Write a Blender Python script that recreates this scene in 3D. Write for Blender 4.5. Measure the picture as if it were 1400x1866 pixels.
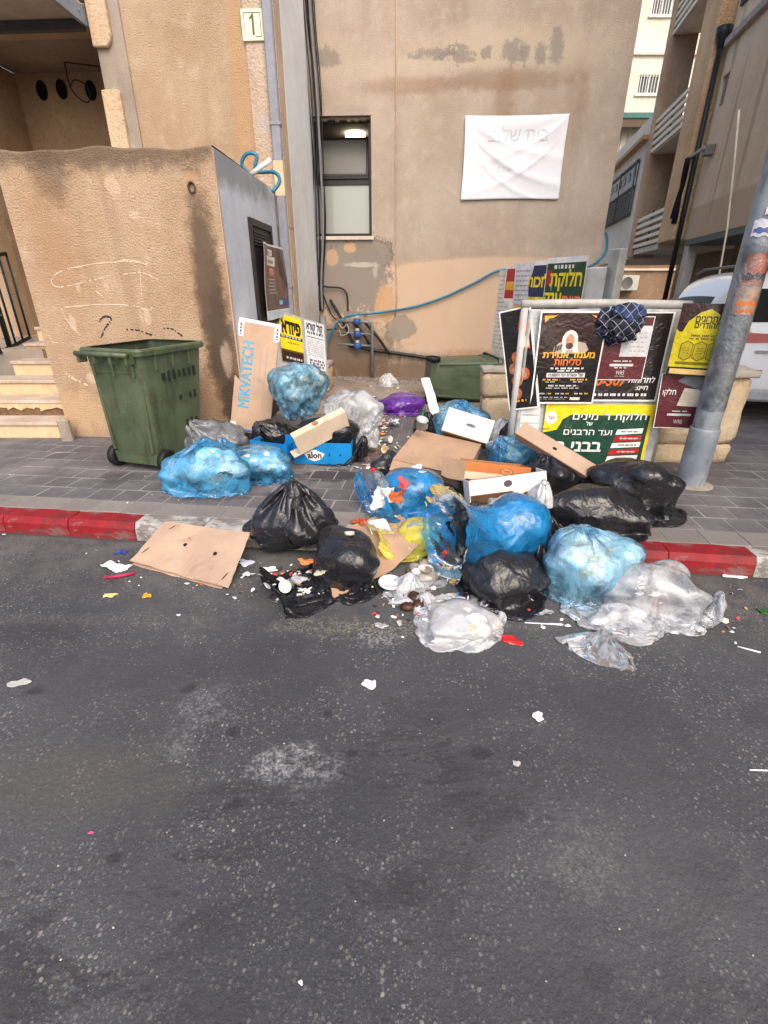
import bpy, bmesh, math, random
import numpy as np
from mathutils import Vector, Matrix
PI = math.pi
for o in list(bpy.data.objects): bpy.data.objects.remove(o)
scene = bpy.context.scene
col = scene.collection
# ------------------------------------------------------------------ camera
CAM_H = 1.6
PITCH = math.atan(408 / 885.0)
cam = bpy.data.cameras.new('camera')
cam.sensor_fit = 'VERTICAL'; cam.sensor_height = 36.0
cam.lens = 36.0 * 885 / 1866
cam.clip_start = 0.05; cam.clip_end = 500
camo = bpy.data.objects.new('camera', cam); col.objects.link(camo)
camo.location = (0, 0, CAM_H)
camo.rotation_euler = (PI / 2 - PITCH, 0, 0)
scene.camera = camo
# ------------------------------------------------------------------ daylight in open shade
SUN_ELEV, SUN_AZ = math.radians(46), math.radians(162)      # azimuth clockwise from +Y: behind the viewer
world = bpy.data.worlds.new('World'); scene.world = world; world.use_nodes = True
wt = world.node_tree
sky = wt.nodes.new('ShaderNodeTexSky'); sky.sky_type = 'NISHITA'; sky.sun_disc = False
sky.sun_elevation = SUN_ELEV; sky.sun_rotation = SUN_AZ
sky.air_density = 1.0; sky.dust_density = 5.0; sky.ozone_density = 0.5
wt.links.new(sky.outputs[0], wt.nodes['Background'].inputs[0])
wt.nodes['Background'].inputs[1].default_value = 0.15
sl = bpy.data.lights.new('sun', 'SUN'); sl.energy = 0.75; sl.angle = math.radians(100); sl.color = (1.0, 0.97, 0.93)
so = bpy.data.objects.new('sun', sl); col.objects.link(so)
sd = Vector((math.sin(SUN_AZ) * math.cos(SUN_ELEV), math.cos(SUN_AZ) * math.cos(SUN_ELEV), math.sin(SUN_ELEV)))
so.rotation_euler = sd.to_track_quat('Z', 'Y').to_euler(); so.location = (0, -4, 12)
scene.view_settings.view_transform = 'Standard'; scene.view_settings.look = 'None'
scene.view_settings.gamma = 1.0; scene.view_settings.use_curve_mapping = False
scene.view_settings.exposure = 0.9
scene.cycles.transparent_max_bounces = 14
scene.cycles.max_bounces = 8
# ------------------------------------------------------------------ survey helpers (photo measurements -> metres)
_c, _s = math.cos(PITCH), math.sin(PITCH)
def ray(u, v):
    x = (u - 700) / 885.0; y = (v - 933) / 885.0
    return x, _c - y * _s, -_s - y * _c
def G(u, v, z=0.0):
    x, y, d = ray(u, v); t = (z - CAM_H) / d
    return Vector((x * t, y * t, z))
def P(u, v, Y):
    x, y, d = ray(u, v); t = Y / y
    return Vector((x * t, Y, CAM_H + d * t))
def PL(u, v, O, ang):
    a = math.radians(ang); n = (math.sin(a), math.cos(a))
    x, y, d = ray(u, v); t = (n[0] * O[0] + n[1] * O[1]) / (n[0] * x + n[1] * y)
    return ((x * t - O[0]) * math.cos(a) - (y * t - O[1]) * math.sin(a), CAM_H + d * t)
# ------------------------------------------------------------------ object helpers
def tag(o, label=None, cat=None, group=None, kind=None):
    if label: o['label'] = label
    if cat: o['category'] = cat
    if group: o['group'] = group
    if kind: o['kind'] = kind
    return o
def empty(name, loc=(0, 0, 0), rz=0.0, label=None, cat=None, group=None):
    o = bpy.data.objects.new(name, None); col.objects.link(o)
    o.location = loc; o.rotation_euler = (0, 0, rz); o.empty_display_size = 0.1
    return tag(o, label, cat, group)
def link(name, me, m, parent=None, smooth=False):
    o = bpy.data.objects.new(name, me); col.objects.link(o)
    if m is not None and not me.materials: me.materials.append(m)
    if parent: o.parent = parent
    if smooth: me.polygons.foreach_set('use_smooth', [True] * len(me.polygons))
    return o
def mesh(name, verts, faces, m, parent=None, smooth=False):
    me = bpy.data.meshes.new(name)
    me.from_pydata([tuple(v) for v in verts], [], faces); me.update()
    return link(name, me, m, parent, smooth)
def bmo(name, bm, m, parent=None, smooth=False):
    me = bpy.data.meshes.new(name); bm.normal_update(); bm.to_mesh(me); bm.free()
    return link(name, me, m, parent, smooth)
def bm_box(bm, x0, x1, y0, y1, z0, z1, bev=0.0, mat=None):
    r = bmesh.ops.create_cube(bm, size=1.0)
    vs = r['verts']
    for v in vs:
        v.co = Vector(((x0 + x1) / 2 + v.co.x * (x1 - x0), (y0 + y1) / 2 + v.co.y * (y1 - y0), (z0 + z1) / 2 + v.co.z * (z1 - z0)))
    if bev > 0:
        es = list({e for v in vs for e in v.link_edges})
        r2 = bmesh.ops.bevel(bm, geom=es, offset=bev, segments=1, affect='EDGES', profile=0.5)
        vs = list({v for f in r2['faces'] for v in f.verts} | {v for v in vs if v.is_valid})
    if mat is not None:
        for v in vs: v.co = mat @ v.co
    return vs
def box(name, x0, x1, y0, y1, z0, z1, m, parent=None, bev=0.0, mat=None):
    bm = bmesh.new(); bm_box(bm, x0, x1, y0, y1, z0, z1, bev, mat)
    return bmo(name, bm, m, parent)
def smooth_path(pts, n=6):
    pts = [Vector(p) for p in pts]
    if len(pts) < 3: return pts
    out = []
    for i in range(len(pts) - 1):
        p0 = pts[max(i - 1, 0)]; p1 = pts[i]; p2 = pts[i + 1]; p3 = pts[min(i + 2, len(pts) - 1)]
        for k in range(n):
            t = k / n
            out.append(0.5 * ((2 * p1) + (p2 - p0) * t + (2 * p0 - 5 * p1 + 4 * p2 - p3) * t * t + (3 * p1 - p0 - 3 * p2 + p3) * t ** 3))
    out.append(pts[-1]); return out
def bm_tube(bm, pts, r, seg=8, cap=True):
    pts = [Vector(p) for p in pts]
    rr = r if isinstance(r, (list, tuple)) else [r] * len(pts)
    rings = []; up = Vector((0.13, 0.27, 0.95)).normalized()
    for i, p in enumerate(pts):
        d = (pts[min(i + 1, len(pts) - 1)] - pts[max(i - 1, 0)])
        if d.length < 1e-9: d = Vector((0, 0, 1))
        d.normalize()
        a = d.cross(up)
        if a.length < 1e-3: a = d.cross(Vector((1, 0, 0)))
        a.normalize(); b = d.cross(a).normalized()
        up = b.cross(d) * -1 if False else up
        rings.append([bm.verts.new(p + (a * math.cos(2 * PI * k / seg) + b * math.sin(2 * PI * k / seg)) * rr[i]) for k in range(seg)])
    for i in range(len(rings) - 1):
        for k in range(seg):
            bm.faces.new((rings[i][k], rings[i][(k + 1) % seg], rings[i + 1][(k + 1) % seg], rings[i + 1][k]))
    if cap:
        bm.faces.new(rings[0][::-1]); bm.faces.new(rings[-1])
def tube(name, pts, r, m, parent=None, seg=8, smooth_n=0, cap=True):
    if smooth_n: pts = smooth_path(pts, smooth_n)
    bm = bmesh.new(); bm_tube(bm, pts, r, seg, cap)
    bmesh.ops.recalc_face_normals(bm, faces=bm.faces)
    o = bmo(name, bm, m, parent, True)
    return o
def lathe(name, prof, m, parent=None, seg=24, mat=None, smooth=True):
    vs, fs = [], []
    for i, (r, z) in enumerate(prof):
        for k in range(seg):
            a = 2 * PI * k / seg; v = Vector((r * math.cos(a), r * math.sin(a), z))
            vs.append(mat @ v if mat is not None else v)
    for i in range(len(prof) - 1):
        for k in range(seg):
            fs.append((i * seg + k, i * seg + (k + 1) % seg, (i + 1) * seg + (k + 1) % seg, (i + 1) * seg + k))
    return mesh(name, vs, fs, m, parent, smooth)
def prism(name, pts2, y0, y1, m, parent=None, bev=0.0, mat=None):
    """pts2 (x,z) outline counter-clockwise seen from -y, extruded y0..y1"""
    bm = bmesh.new()
    f = bm.faces.new([bm.verts.new((x, y0, z)) for x, z in pts2])
    r = bmesh.ops.extrude_face_region(bm, geom=[f])
    for v in r['geom']:
        if isinstance(v, bmesh.types.BMVert): v.co.y = y1
    bmesh.ops.recalc_face_normals(bm, faces=bm.faces)
    if bev: bmesh.ops.bevel(bm, geom=list(bm.edges), offset=bev, segments=1, affect='EDGES', profile=0.5)
    if mat is not None:
        for v in bm.verts: v.co = mat @ v.co
    return bmo(name, bm, m, parent)
def copy_tree(o, parent=None):
    c = o.copy(); col.objects.link(c); c.parent = parent
    for ch in list(o.children): copy_tree(ch, c)
    return c
# ------------------------------------------------------------------ material helpers
def S(r, g, b):
    f = lambda c: (c / 255 / 12.92) if c / 255 <= 0.04045 else ((c / 255 + 0.055) / 1.055) ** 2.4
    return (f(r), f(g), f(b), 1.0)
def L4(c): return tuple(c) + (1.0,) if len(c) == 3 else tuple(c)
class NT:
    def __init__(s, name):
        s.m = bpy.data.materials.new(name); s.m.use_nodes = True
        s.t = s.m.node_tree; s.b = s.t.nodes['Principled BSDF']; s.out = s.t.nodes['Material Output']
        tc = s.t.nodes.new('ShaderNodeTexCoord'); s.v = tc.outputs['Object']; s._sep = None
    def n(s, typ, ins=(), **props):
        nd = s.t.nodes.new(typ)
        for k, v in props.items(): setattr(nd, k, v)
        for k, v in (ins.items() if isinstance(ins, dict) else enumerate(ins)):
            if v is None: continue
            if isinstance(v, bpy.types.NodeSocket): s.t.links.new(v, nd.inputs[k])
            else: nd.inputs[k].default_value = v
        return nd
    def xyz(s):
        if s._sep is None: s._sep = s.n('ShaderNodeSeparateXYZ', [s.v]).outputs
        return s._sep
    def noise(s, scale, detail=4, rough=0.55, vec=None, dist=0.0):
        return s.n('ShaderNodeTexNoise', {'Vector': vec or s.v, 'Scale': scale, 'Detail': detail, 'Roughness': rough, 'Distortion': dist}).outputs[0]
    def vor(s, scale, feature='F1', vec=None, out=0, rnd=1.0):
        return s.n('ShaderNodeTexVoronoi', {'Vector': vec or s.v, 'Scale': scale, 'Randomness': rnd}, feature=feature).outputs[out]
    def ma(s, op, a, b=None, c=None, clamp=False):
        return s.n('ShaderNodeMath', [a, b, c], operation=op, use_clamp=clamp).outputs[0]
    def step(s, x, lo, hi):
        return s.n('ShaderNodeMapRange', {'Value': x, 'From Min': lo, 'From Max': hi, 'To Min': 0.0, 'To Max': 1.0}, interpolation_type='SMOOTHSTEP').outputs[0]
    def mix(s, f, a, b, mode='MIX'):
        nd = s.n('ShaderNodeMix', data_type='RGBA', blend_type=mode)
        for k, v in ((0, f), (6, a), (7, b)):
            if isinstance(v, bpy.types.NodeSocket): s.t.links.new(v, nd.inputs[k])
            else: nd.inputs[k].default_value = v if k == 0 else L4(v)
        return nd.outputs[2]
    def scale_vec(s, sx, sy, sz, vec=None):
        return s.n('ShaderNodeVectorMath', [vec or s.v, (sx, sy, sz)], operation='MULTIPLY').outputs[0]
    def blob(s, cx, cz, rx, rz, k, nz, ax='xz', soft=0.25):
        o = s.xyz(); a, b = {'xz': (o[0], o[2]), 'xy': (o[0], o[1]), 'yz': (o[1], o[2])}[ax]
        dx = s.ma('MULTIPLY', s.ma('SUBTRACT', a, cx), 1.0 / rx); dz = s.ma('MULTIPLY', s.ma('SUBTRACT', b, cz), 1.0 / rz)
        d = s.ma('SQRT', s.ma('ADD', s.ma('MULTIPLY', dx, dx), s.ma('MULTIPLY', dz, dz)))
        d = s.ma('ADD', d, s.ma('MULTIPLY', s.ma('SUBTRACT', nz, 0.5), k * 3.0))
        return s.ma('SUBTRACT', 1.0, s.step(d, 1.0 - soft, 1.0 + soft))
    def bump(s, h, strength, dist, prev=None):
        return s.n('ShaderNodeBump', {'Height': h, 'Strength': strength, 'Distance': dist, 'Normal': prev}).outputs[0]
    def set(s, color=None, rough=None, normal=None, spec=None, metal=None, **kw):
        for k, v in (('Base Color', color), ('Roughness', rough), ('Normal', normal), ('Specular IOR Level', spec), ('Metallic', metal)):
            if v is None: continue
            if isinstance(v, bpy.types.NodeSocket): s.t.links.new(v, s.b.inputs[k])
            else: s.b.inputs[k].default_value = L4(v) if k == 'Base Color' else v
        return s.m
_pm = {}
def paint(rgb, rough=0.55, var=0.12, scale=9.0, bump=0.0, spec=0.4, metal=0.0, name=None, dirt=None, dirt_amt=0.4):
    """plain procedural paint / plastic / paper with mottling, optional dirt"""
    key = (rgb, rough, var, scale, bump, spec, metal, dirt, dirt_amt)
    if key in _pm: return _pm[key]
    n = NT(name or 'paint_%d_%d_%d' % rgb)
    c = S(*rgb)
    nz = n.noise(scale, 5, 0.6)
    lo = tuple(max(0, x * (1 - var)) for x in c[:3]); hi = tuple(min(1, x * (1 + var)) for x in c[:3])
    colr = n.mix(n.step(nz, 0.3, 0.7), lo, hi)
    if dirt:
        colr = n.mix(n.ma('MULTIPLY', n.step(n.noise(scale * 0.5, 6, 0.7, dist=0.3), 0.5, 0.75), dirt_amt), colr, S(*dirt))
    nm = n.bump(n.noise(scale * 14, 3), bump, 0.003) if bump else None
    r = n.ma('ADD', n.ma('MULTIPLY', n.noise(scale * 2.3, 3), 0.2), rough - 0.1)
    _pm[key] = n.set(colr, r, nm, spec, metal)
    return _pm[key]
def flat(rgb, rough=0.42):
    key = (rgb, rough)
    if key in _pm: return _pm[key]
    n = NT('print_%d_%d_%d' % rgb)
    c = S(*rgb); nz = n.noise(14, 5, .65)
    nm = n.bump(n.noise(16, 3, .55, dist=1.8), .35, .012)
    cc = n.mix(n.step(nz, .3, .7), tuple(x * 0.82 for x in c[:3]), tuple(min(1, x * 1.1 + .006) for x in c[:3]))
    _pm[key] = n.set(n.mix(n.ma('MULTIPLY', n.step(n.noise(7, 7, .72), .56, .7), .18), cc, (.42, .40, .37)), rough - .1, nm, 0.45)
    return _pm[key]
def plaster(name, base, dark, light, masks=(), bscale=55.0, bstr=0.9, bdist=0.012, streak=0.35, ax='xz', extra=None):
    n = NT(name)
    big = n.noise(0.9, 6, 0.6); mid = n.noise(4.5, 5, 0.65); fine = n.noise(bscale, 3, 0.6)
    c = n.mix(n.step(big, 0.3, 0.7), S(*dark), S(*base))
    c = n.mix(n.ma('MULTIPLY', n.step(mid, 0.48, 0.75), 0.55), c, S(*light))
    st = n.noise(1.0, 5, 0.6, vec=n.scale_vec(3.0, 3.0, 0.35))
    c = n.mix(n.ma('MULTIPLY', n.step(st, 0.5, 0.78), streak), c, tuple(x * 0.55 for x in S(*dark)[:3]))
    c = n.mix(n.ma('MULTIPLY', n.step(fine, 0.52, 0.66), 0.30), c, tuple(x * 0.5 for x in S(*dark)[:3]))
    hgt = n.ma('MULTIPLY', fine, 1.0)
    nz = n.noise(6.5, 9, 0.78); nz2 = n.noise(2.3, 4, 0.6, vec=n.scale_vec(1, 1, 0.6))
    flatm = None
    for mk in masks:
        cx, cz, rx, rz, k, rgb, op = mk[:7]; soft = mk[7] if len(mk) > 7 else 0.25
        b = n.blob(cx, cz, rx, rz, k, nz if k >= 0 else nz2, ax, soft) if k >= 0 else n.blob(cx, cz, rx, rz, -k, nz2, ax, soft)
        c = n.mix(n.ma('MULTIPLY', b, op), c, S(*rgb))
        if op > 0.75: flatm = b if flatm is None else n.ma('MAXIMUM', flatm, b)
    if flatm is not None: hgt = n.ma('MULTIPLY', hgt, n.ma('SUBTRACT', 1.0, n.ma('MULTIPLY', flatm, 0.85)))
    nm = n.bump(hgt, bstr, bdist)
    nm = n.bump(mid, 0.25, 0.02, nm)
    return n.set(c, 0.93, nm, 0.15)
def film(name, rgb, see=0.45, rough=0.22, tint=None, wrinkle=0.6, trans=0.5):
    """thin plastic bag film: part clear, part diffuse and translucent, glossy"""
    n = NT(name); t = n.t
    nz = n.noise(9, 5, 0.6); w = n.noise(30, 4, 0.6, vec=n.scale_vec(1, 1, 0.45), dist=1.5)
    nm = n.bump(w, wrinkle, 0.012)
    nm = n.bump(n.noise(11, 3, 0.5, dist=2.0), wrinkle * 0.8, 0.03, nm)
    c = S(*rgb)
    cc = n.mix(nz, tuple(x * 0.8 for x in c[:3]), tuple(min(1, x * 1.15) for x in c[:3]))
    n.set(cc, rough, nm, 0.5)
    tl = n.n('ShaderNodeBsdfTranslucent', {'Color': cc, 'Normal': nm}).outputs[0]
    ms = n.n('ShaderNodeMixShader', [trans, n.b.outputs[0], tl]).outputs[0]
    tr = n.n('ShaderNodeBsdfTransparent', [L4(S(*(tint or rgb)))]).outputs[0]
    f = n.ma('ADD', n.ma('MULTIPLY', n.step(nz, 0.3, 0.75), 0.3), see - 0.15, clamp=True)
    fin = n.n('ShaderNodeMixShader', [f, ms, tr]).outputs[0]
    gl = n.n('ShaderNodeBsdfGlossy', {'Color': (1, 1, 1, 1), 'Roughness': rough, 'Normal': nm}).outputs[0]
    fr = n.n('ShaderNodeFresnel', {'IOR': 1.45, 'Normal': nm}).outputs[0]
    fin = n.n('ShaderNodeMixShader', [fr, fin, gl]).outputs[0]
    t.links.new(fin, n.out.inputs[0])
    return n.m
# ------------------------------------------------------------------ ground: road, kerb, pavement
KERB_A = Vector((-2.77, 3.12)); KERB_B = Vector((2.18, 2.53))
KD = (KERB_B - KERB_A).normalized(); KN = Vector((-KD.y, KD.x))          # KN points to the pavement
KANG = math.atan2(KD.y, KD.x); PAVE_Z = 0.13
def make_road_mat():
    n = NT('asphalt')
    big = n.noise(0.55, 6, 0.62); mid = n.noise(2.6, 6, 0.65, dist=0.4)
    c = n.mix(n.step(big, 0.33, 0.68), (0.041, 0.043, 0.050), (0.078, 0.079, 0.085))
    c = n.mix(n.ma('MULTIPLY', n.step(mid, 0.52, 0.72), 0.45), c, (0.036, 0.037, 0.043))
    c = n.mix(n.ma('MULTIPLY', n.step(n.noise(1.3, 5, 0.7), 0.54, 0.74), 0.5), c, (0.105, 0.100, 0.094))
    # exposed aggregate
    v1 = n.n('ShaderNodeTexVoronoi', {'Vector': n.v, 'Scale': 62.0}); v2 = n.n('ShaderNodeTexVoronoi', {'Vector': n.v, 'Scale': 135.0})
    for v, thr, rad, colr in ((v2, 0.30, 0.40, (0.19, 0.19, 0.195)), (v1, 0.56, 0.37, (0.29, 0.275, 0.24))):
        r = n.n('ShaderNodeSeparateColor', [v.outputs[1]]).outputs
        k = n.ma('MULTIPLY', n.step(r[0], thr, thr + 0.05), n.ma('SUBTRACT', 1.0, n.step(v.outputs[0], rad - 0.1, rad)))
        k = n.ma('MULTIPLY', k, n.ma('ADD', 0.12, n.ma('MULTIPLY', n.step(n.noise(2.6, 6, 0.7), 0.38, 0.66), 0.85)))
        c = n.mix(k, c, n.mix(r[1], tuple(x * 0.45 for x in colr), colr))
    fine = n.noise(140, 3, 0.7)
    c = n.mix(n.ma('MULTIPLY', n.step(fine, 0.5, 0.72), 0.5), c, (0.022, 0.022, 0.026))
    nz = n.noise(7.5, 6, 0.7); gr = n.noise(75, 3, 0.6); gr2 = n.noise(24, 5, 0.7)
    def spot(u, v, rx, ry, k, rgb, op, grain=0.0, soft=0.4):
        nonlocal c
        q = G(u, v); b = n.blob(q.x, q.y, rx, ry, k, nz, 'xy', soft)
        if grain: b = n.ma('MULTIPLY', b, n.ma('MULTIPLY', n.step(gr, 0.5 - grain * 0.16, 0.5 + grain * 0.12), n.step(gr2, .36, .6)))
        c = n.mix(n.ma('MULTIPLY', b, op), c, rgb)
    spot(545, 1395, 0.15, 0.085, 0.9, (0.42, 0.42, 0.42), 0.8, 1.0)
    spot(370, 1290, 0.10, 0.12, 1.3, (0.30, 0.30, 0.30), 0.4, 1.0, 0.6)
    spot(320, 1370, 0.07, 0.05, 1.2, (0.30, 0.30, 0.30), 0.4, 1.0, 0.6)
    spot(1075, 1560, 0.13, 0.12, 1.0, (0.22, 0.22, 0.21), 0.55, 0.8, 0.6)
    spot(700, 1142, 0.55, 0.07, 1.0, (0.30, 0.26, 0.19), 0.6, 0.5, 0.6)
    spot(690, 1165, 0.12, 0.06, 1.0, (0.35, 0.35, 0.35), 0.6, 0.6, 0.6)
    spot(1270, 1105, 0.35, 0.10, 1.0, (0.20, 0.19, 0.18), 0.5, 0.3, 0.7)
    spot(140, 1130, 0.8, 0.05, 1.0, (0.17, 0.16, 0.14), 0.5, 0.4, 0.7)
    for (u, v, r) in ((425, 1463, .03), (428, 1333, .02), (640, 1372, .02), (875, 1376, .028), (205, 1563, .022), (60, 1260, .03), (345, 1253, .03), (600, 1300, .018), (1090, 1780, .03)):
        spot(u, v, r * 1.3, r, 1.3, (0.022, 0.022, 0.025), 0.7)
    # worn and tarry zones
    spot(60, 1150, 0.22, 0.08, 1.2, (0.03, 0.03, 0.034), 0.5)
    spot(800, 1430, 0.55, 0.16, 1.0, (0.036, 0.038, 0.046), 0.45, 0, 0.6)
    spot(330, 1210, 0.8, 0.14, 1.0, (0.040, 0.042, 0.050), 0.4, 0, 0.7)
    spot(1000, 1270, 0.55, 0.16, 1.0, (0.038, 0.040, 0.048), 0.4, 0, 0.7)
    tar = n.ma('MULTIPLY', n.step(n.noise(3.4, 9, .78, vec=n.scale_vec(.55, 1.6, 1), dist=.8), .50, .57), n.step(n.noise(1.1, 4, .6), .40, .56))
    tar = n.ma('MULTIPLY', tar, n.ma('SUBTRACT', 1.0, n.step(n.xyz()[1], 1.2, 1.9)))
    c = n.mix(n.ma('MULTIPLY', tar, .5), c, (0.018, 0.018, 0.020))
    spot(1200, 1620, 0.4, 0.3, 0.8, (0.085, 0.088, 0.088), 0.5, 0, 0.8)
    spot(150, 1420, 0.35, 0.16, 1.0, (0.095, 0.088, 0.078), 0.45, 0, 0.8)
    # dusty gutter
    dg = n.ma('ADD', n.ma('MULTIPLY', n.xyz()[0], -KN.x), n.ma('MULTIPLY', n.xyz()[1], -KN.y))
    dg = n.ma('ADD', dg, KERB_A.x * KN.x + KERB_A.y * KN.y)          # metres out from the kerb
    gz_ = n.ma('MULTIPLY', n.ma('SUBTRACT', 1.0, n.step(n.ma('ADD', dg, n.ma('MULTIPLY', n.ma('SUBTRACT', nz, .5), .8)), .15, .95)), n.step(n.noise(5, 6, .7), .3, .62))
    c = n.mix(n.ma('MULTIPLY', gz_, .55), c, (0.15, 0.14, 0.128))
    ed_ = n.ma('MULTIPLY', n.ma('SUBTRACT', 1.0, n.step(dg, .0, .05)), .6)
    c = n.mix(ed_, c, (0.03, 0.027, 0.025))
    h = n.ma('ADD', n.ma('MULTIPLY', v1.outputs[0], -0.5), n.ma('MULTIPLY', fine, 0.8))
    nm = n.bump(h, 0.75, 0.006); nm = n.bump(mid, 0.2, 0.02, nm)
    return n.set(c, 0.82, nm, 0.35)
road_m = make_road_mat()
tag(mesh('road', [(-70, -70, 0), (70, -70, 0), (70, 70, 0), (-70, 70, 0)], [(0, 1, 2, 3)], road_m), kind='structure')

def K(s, d, z=0.0):
    q = KERB_A + KD * s + KN * d
    return Vector((q.x, q.y, z))
def k_of(x, y):
    q = Vector((x, y)) - KERB_A
    return q.dot(KD), q.dot(KN)
def stone_mat(name, c1, c2, c3, bump=0.5, scale=22.0, rnd=0.25, dirt=None, wet=None):
    n = NT(name)
    info = n.n('ShaderNodeObjectInfo').outputs['Random']
    a = n.mix(n.step(n.noise(scale * 0.22, 5, 0.62), 0.32, 0.68), S(*c1), S(*c2))
    a = n.mix(n.ma('MULTIPLY', n.step(n.noise(scale, 4, 0.65), 0.5, 0.72), 0.5), a, S(*c3))
    a = n.mix(n.ma('MULTIPLY', info, rnd), a, tuple(x * 0.5 for x in S(*c1)[:3]))
    if dirt: a = n.mix(n.ma('MULTIPLY', n.step(n.noise(3.0, 6, 0.7, dist=0.5), 0.5, 0.68), 0.75), a, S(*dirt))
    if wet:
        pos = n.n('ShaderNodeNewGeometry').outputs['Position']; n._sep = n.n('ShaderNodeSeparateXYZ', [pos]).outputs
        wn = n.noise(5.0, 7, .72, vec=pos); wd = n.noise(1.6, 5, .6, vec=pos)
        a = n.mix(n.ma('MULTIPLY', n.step(wd, .45, .7), .35), a, S(150, 146, 144))
        for u, v, rx, ry, op in wet:
            q_ = G(u, v, .13); a = n.mix(n.ma('MULTIPLY', n.blob(q_.x, q_.y, rx, ry, 1.0, wn, 'xy', .3), op), a, S(46, 42, 42))
        n._sep = None
    nm = n.bump(n.noise(scale * 5, 3, 0.65), bump, 0.004); nm = n.bump(n.noise(scale * 0.8, 4, 0.6), bump * 0.7, 0.012, nm)
    return n.set(a, 0.88, nm, 0.25)
paver_m = stone_mat('paver_concrete', (96, 92, 95), (110, 106, 108), (80, 77, 80), 0.5, 22, 0.4, wet=((600, 868, .32, .16, .75), (540, 900, .22, .1, .6), (640, 790, .3, .3, .5), (380, 905, .3, .08, .5), (850, 900, .6, .4, .5), (240, 870, .3, .12, .4)))
pave_n = NT('joint_sand')
pave_n.set(pave_n.mix(pave_n.step(pave_n.noise(3, 5), .35, .65), S(120, 115, 111), S(158, 153, 148)), 0.95, pave_n.bump(pave_n.noise(90, 3), .6, .004), 0.1)
pav = empty('pavement', (0, 0, 0)); tag(pav, kind='structure')
q = [K(-20, 0.15), K(24, 0.15), K(24, 40), K(-20, 40)]
mesh('joint_bed', [(p.x, p.y, 0.1265) for p in q], [(0, 1, 2, 3)], pave_n.m, pav)
def kerb_mat(name, rgb, worn=(112, 104, 98), amt=0.6, thr=.52):
    n = NT(name); x = n.xyz()
    c = n.mix(n.step(n.noise(3.5, 5, 0.65), 0.3, 0.7), tuple(v * 0.62 for v in S(*rgb)[:3]), S(*rgb))
    wearm = n.ma('MULTIPLY', n.step(n.noise(7, 7, 0.72, vec=n.scale_vec(0.6, 1.0, 1.8), dist=0.4), thr, thr + .08), amt)
    c = n.mix(wearm, c, S(*worn))
    c = n.mix(n.ma('MULTIPLY', n.step(n.noise(2.8, 7, 0.75), 0.46, 0.66), 0.6), c, S(44, 36, 36))
    low = n.ma('MULTIPLY', n.ma('SUBTRACT', 1.0, n.step(x[2], 0.0, 0.05)), n.step(n.noise(14, 4, 0.6), 0.4, 0.6))
    c = n.mix(n.ma('MULTIPLY', low, 0.7), c, S(70, 62, 58))
    nm = n.bump(n.noise(55, 4, 0.65), 0.5, 0.004); nm = n.bump(n.noise(9, 4), 0.35, 0.01, nm)
    return n.set(c, 0.62, nm, 0.35)
red_m = kerb_mat('kerb_red_paint', (150, 26, 36)); white_m = kerb_mat('kerb_white_paint', (186, 184, 180), amt=0.9, thr=.45)
grey_m = kerb_mat('kerb_bare', (150, 142, 134))
def kerb_stone(m):
    bm = bmesh.new(); ln = 0.494
    prof = [(0.0, -0.05), (0.004, 0.085), (0.028, 0.128), (0.155, 0.131), (0.155, -0.05)]
    NS = 5; rings = []
    rnd = random.Random(hash(m.name) % 97)
    for i in range(NS + 1):
        rings.append([bm.verts.new((ln * i / NS, y + rnd.uniform(-.003, .003), z + (rnd.uniform(-.004, .002) if z > 0 else 0))) for y, z in prof])
    for i in range(NS):
        for k in range(len(prof) - 1):
            bm.faces.new((rings[i][k], rings[i + 1][k], rings[i + 1][k + 1], rings[i][k + 1]))
    bm.faces.new(rings[0]); bm.faces.new(rings[-1][::-1])
    bmesh.ops.recalc_face_normals(bm, faces=bm.faces)
    me = bpy.data.meshes.new('kerb_stone'); bm.to_mesh(me); bm.free(); me.materials.append(m)
    return me
kerb = empty('kerb', (0, 0, 0)); tag(kerb, kind='structure')
kst = {k: kerb_stone(m) for k, m in (('r', red_m), ('w', white_m), ('g', grey_m))}
s_white0 = k_of(*G(250, 985)[:2])[0]; s_end = k_of(*G(1352, 1050)[:2])[0]
for i in range(-14, 24):
    s = s_white0 + 0.5 * i
    k = 'r' if i < 0 else ('w' if i < 3 else ('r' if s + 0.25 < s_end else 'w'))
    o = bpy.data.objects.new('kerb_stone', kst[k]); col.objects.link(o); o.parent = kerb
    p = K(s, 0, 0); o.location = p; o.rotation_euler = (random.Random(i).uniform(-.012, .012), 0, KANG + random.Random(i + 50).uniform(-.006, .006))
# concrete edging behind the kerb
apron_m = stone_mat('edging_concrete', (128, 122, 118), (144, 138, 132), (104, 99, 97), 0.5, 16, 0.4, dirt=(94, 88, 86))
ap_me = bpy.data.meshes.new('edging_slab')
bm = bmesh.new(); bm_box(bm, 0, 0.246, 0, 0.196, -0.03, 0.0, 0.004); bm.to_mesh(ap_me); bm.free(); ap_me.materials.append(apron_m)
for i in range(-28, 44):
    o = bpy.data.objects.new('edging_slab', ap_me); col.objects.link(o); o.parent = pav
    o.location = K(0.25 * i + 0.1, 0.162, 0.1305 + random.Random(i).uniform(-.0015, .0015)); o.rotation_euler = (0, 0, KANG)
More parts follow.
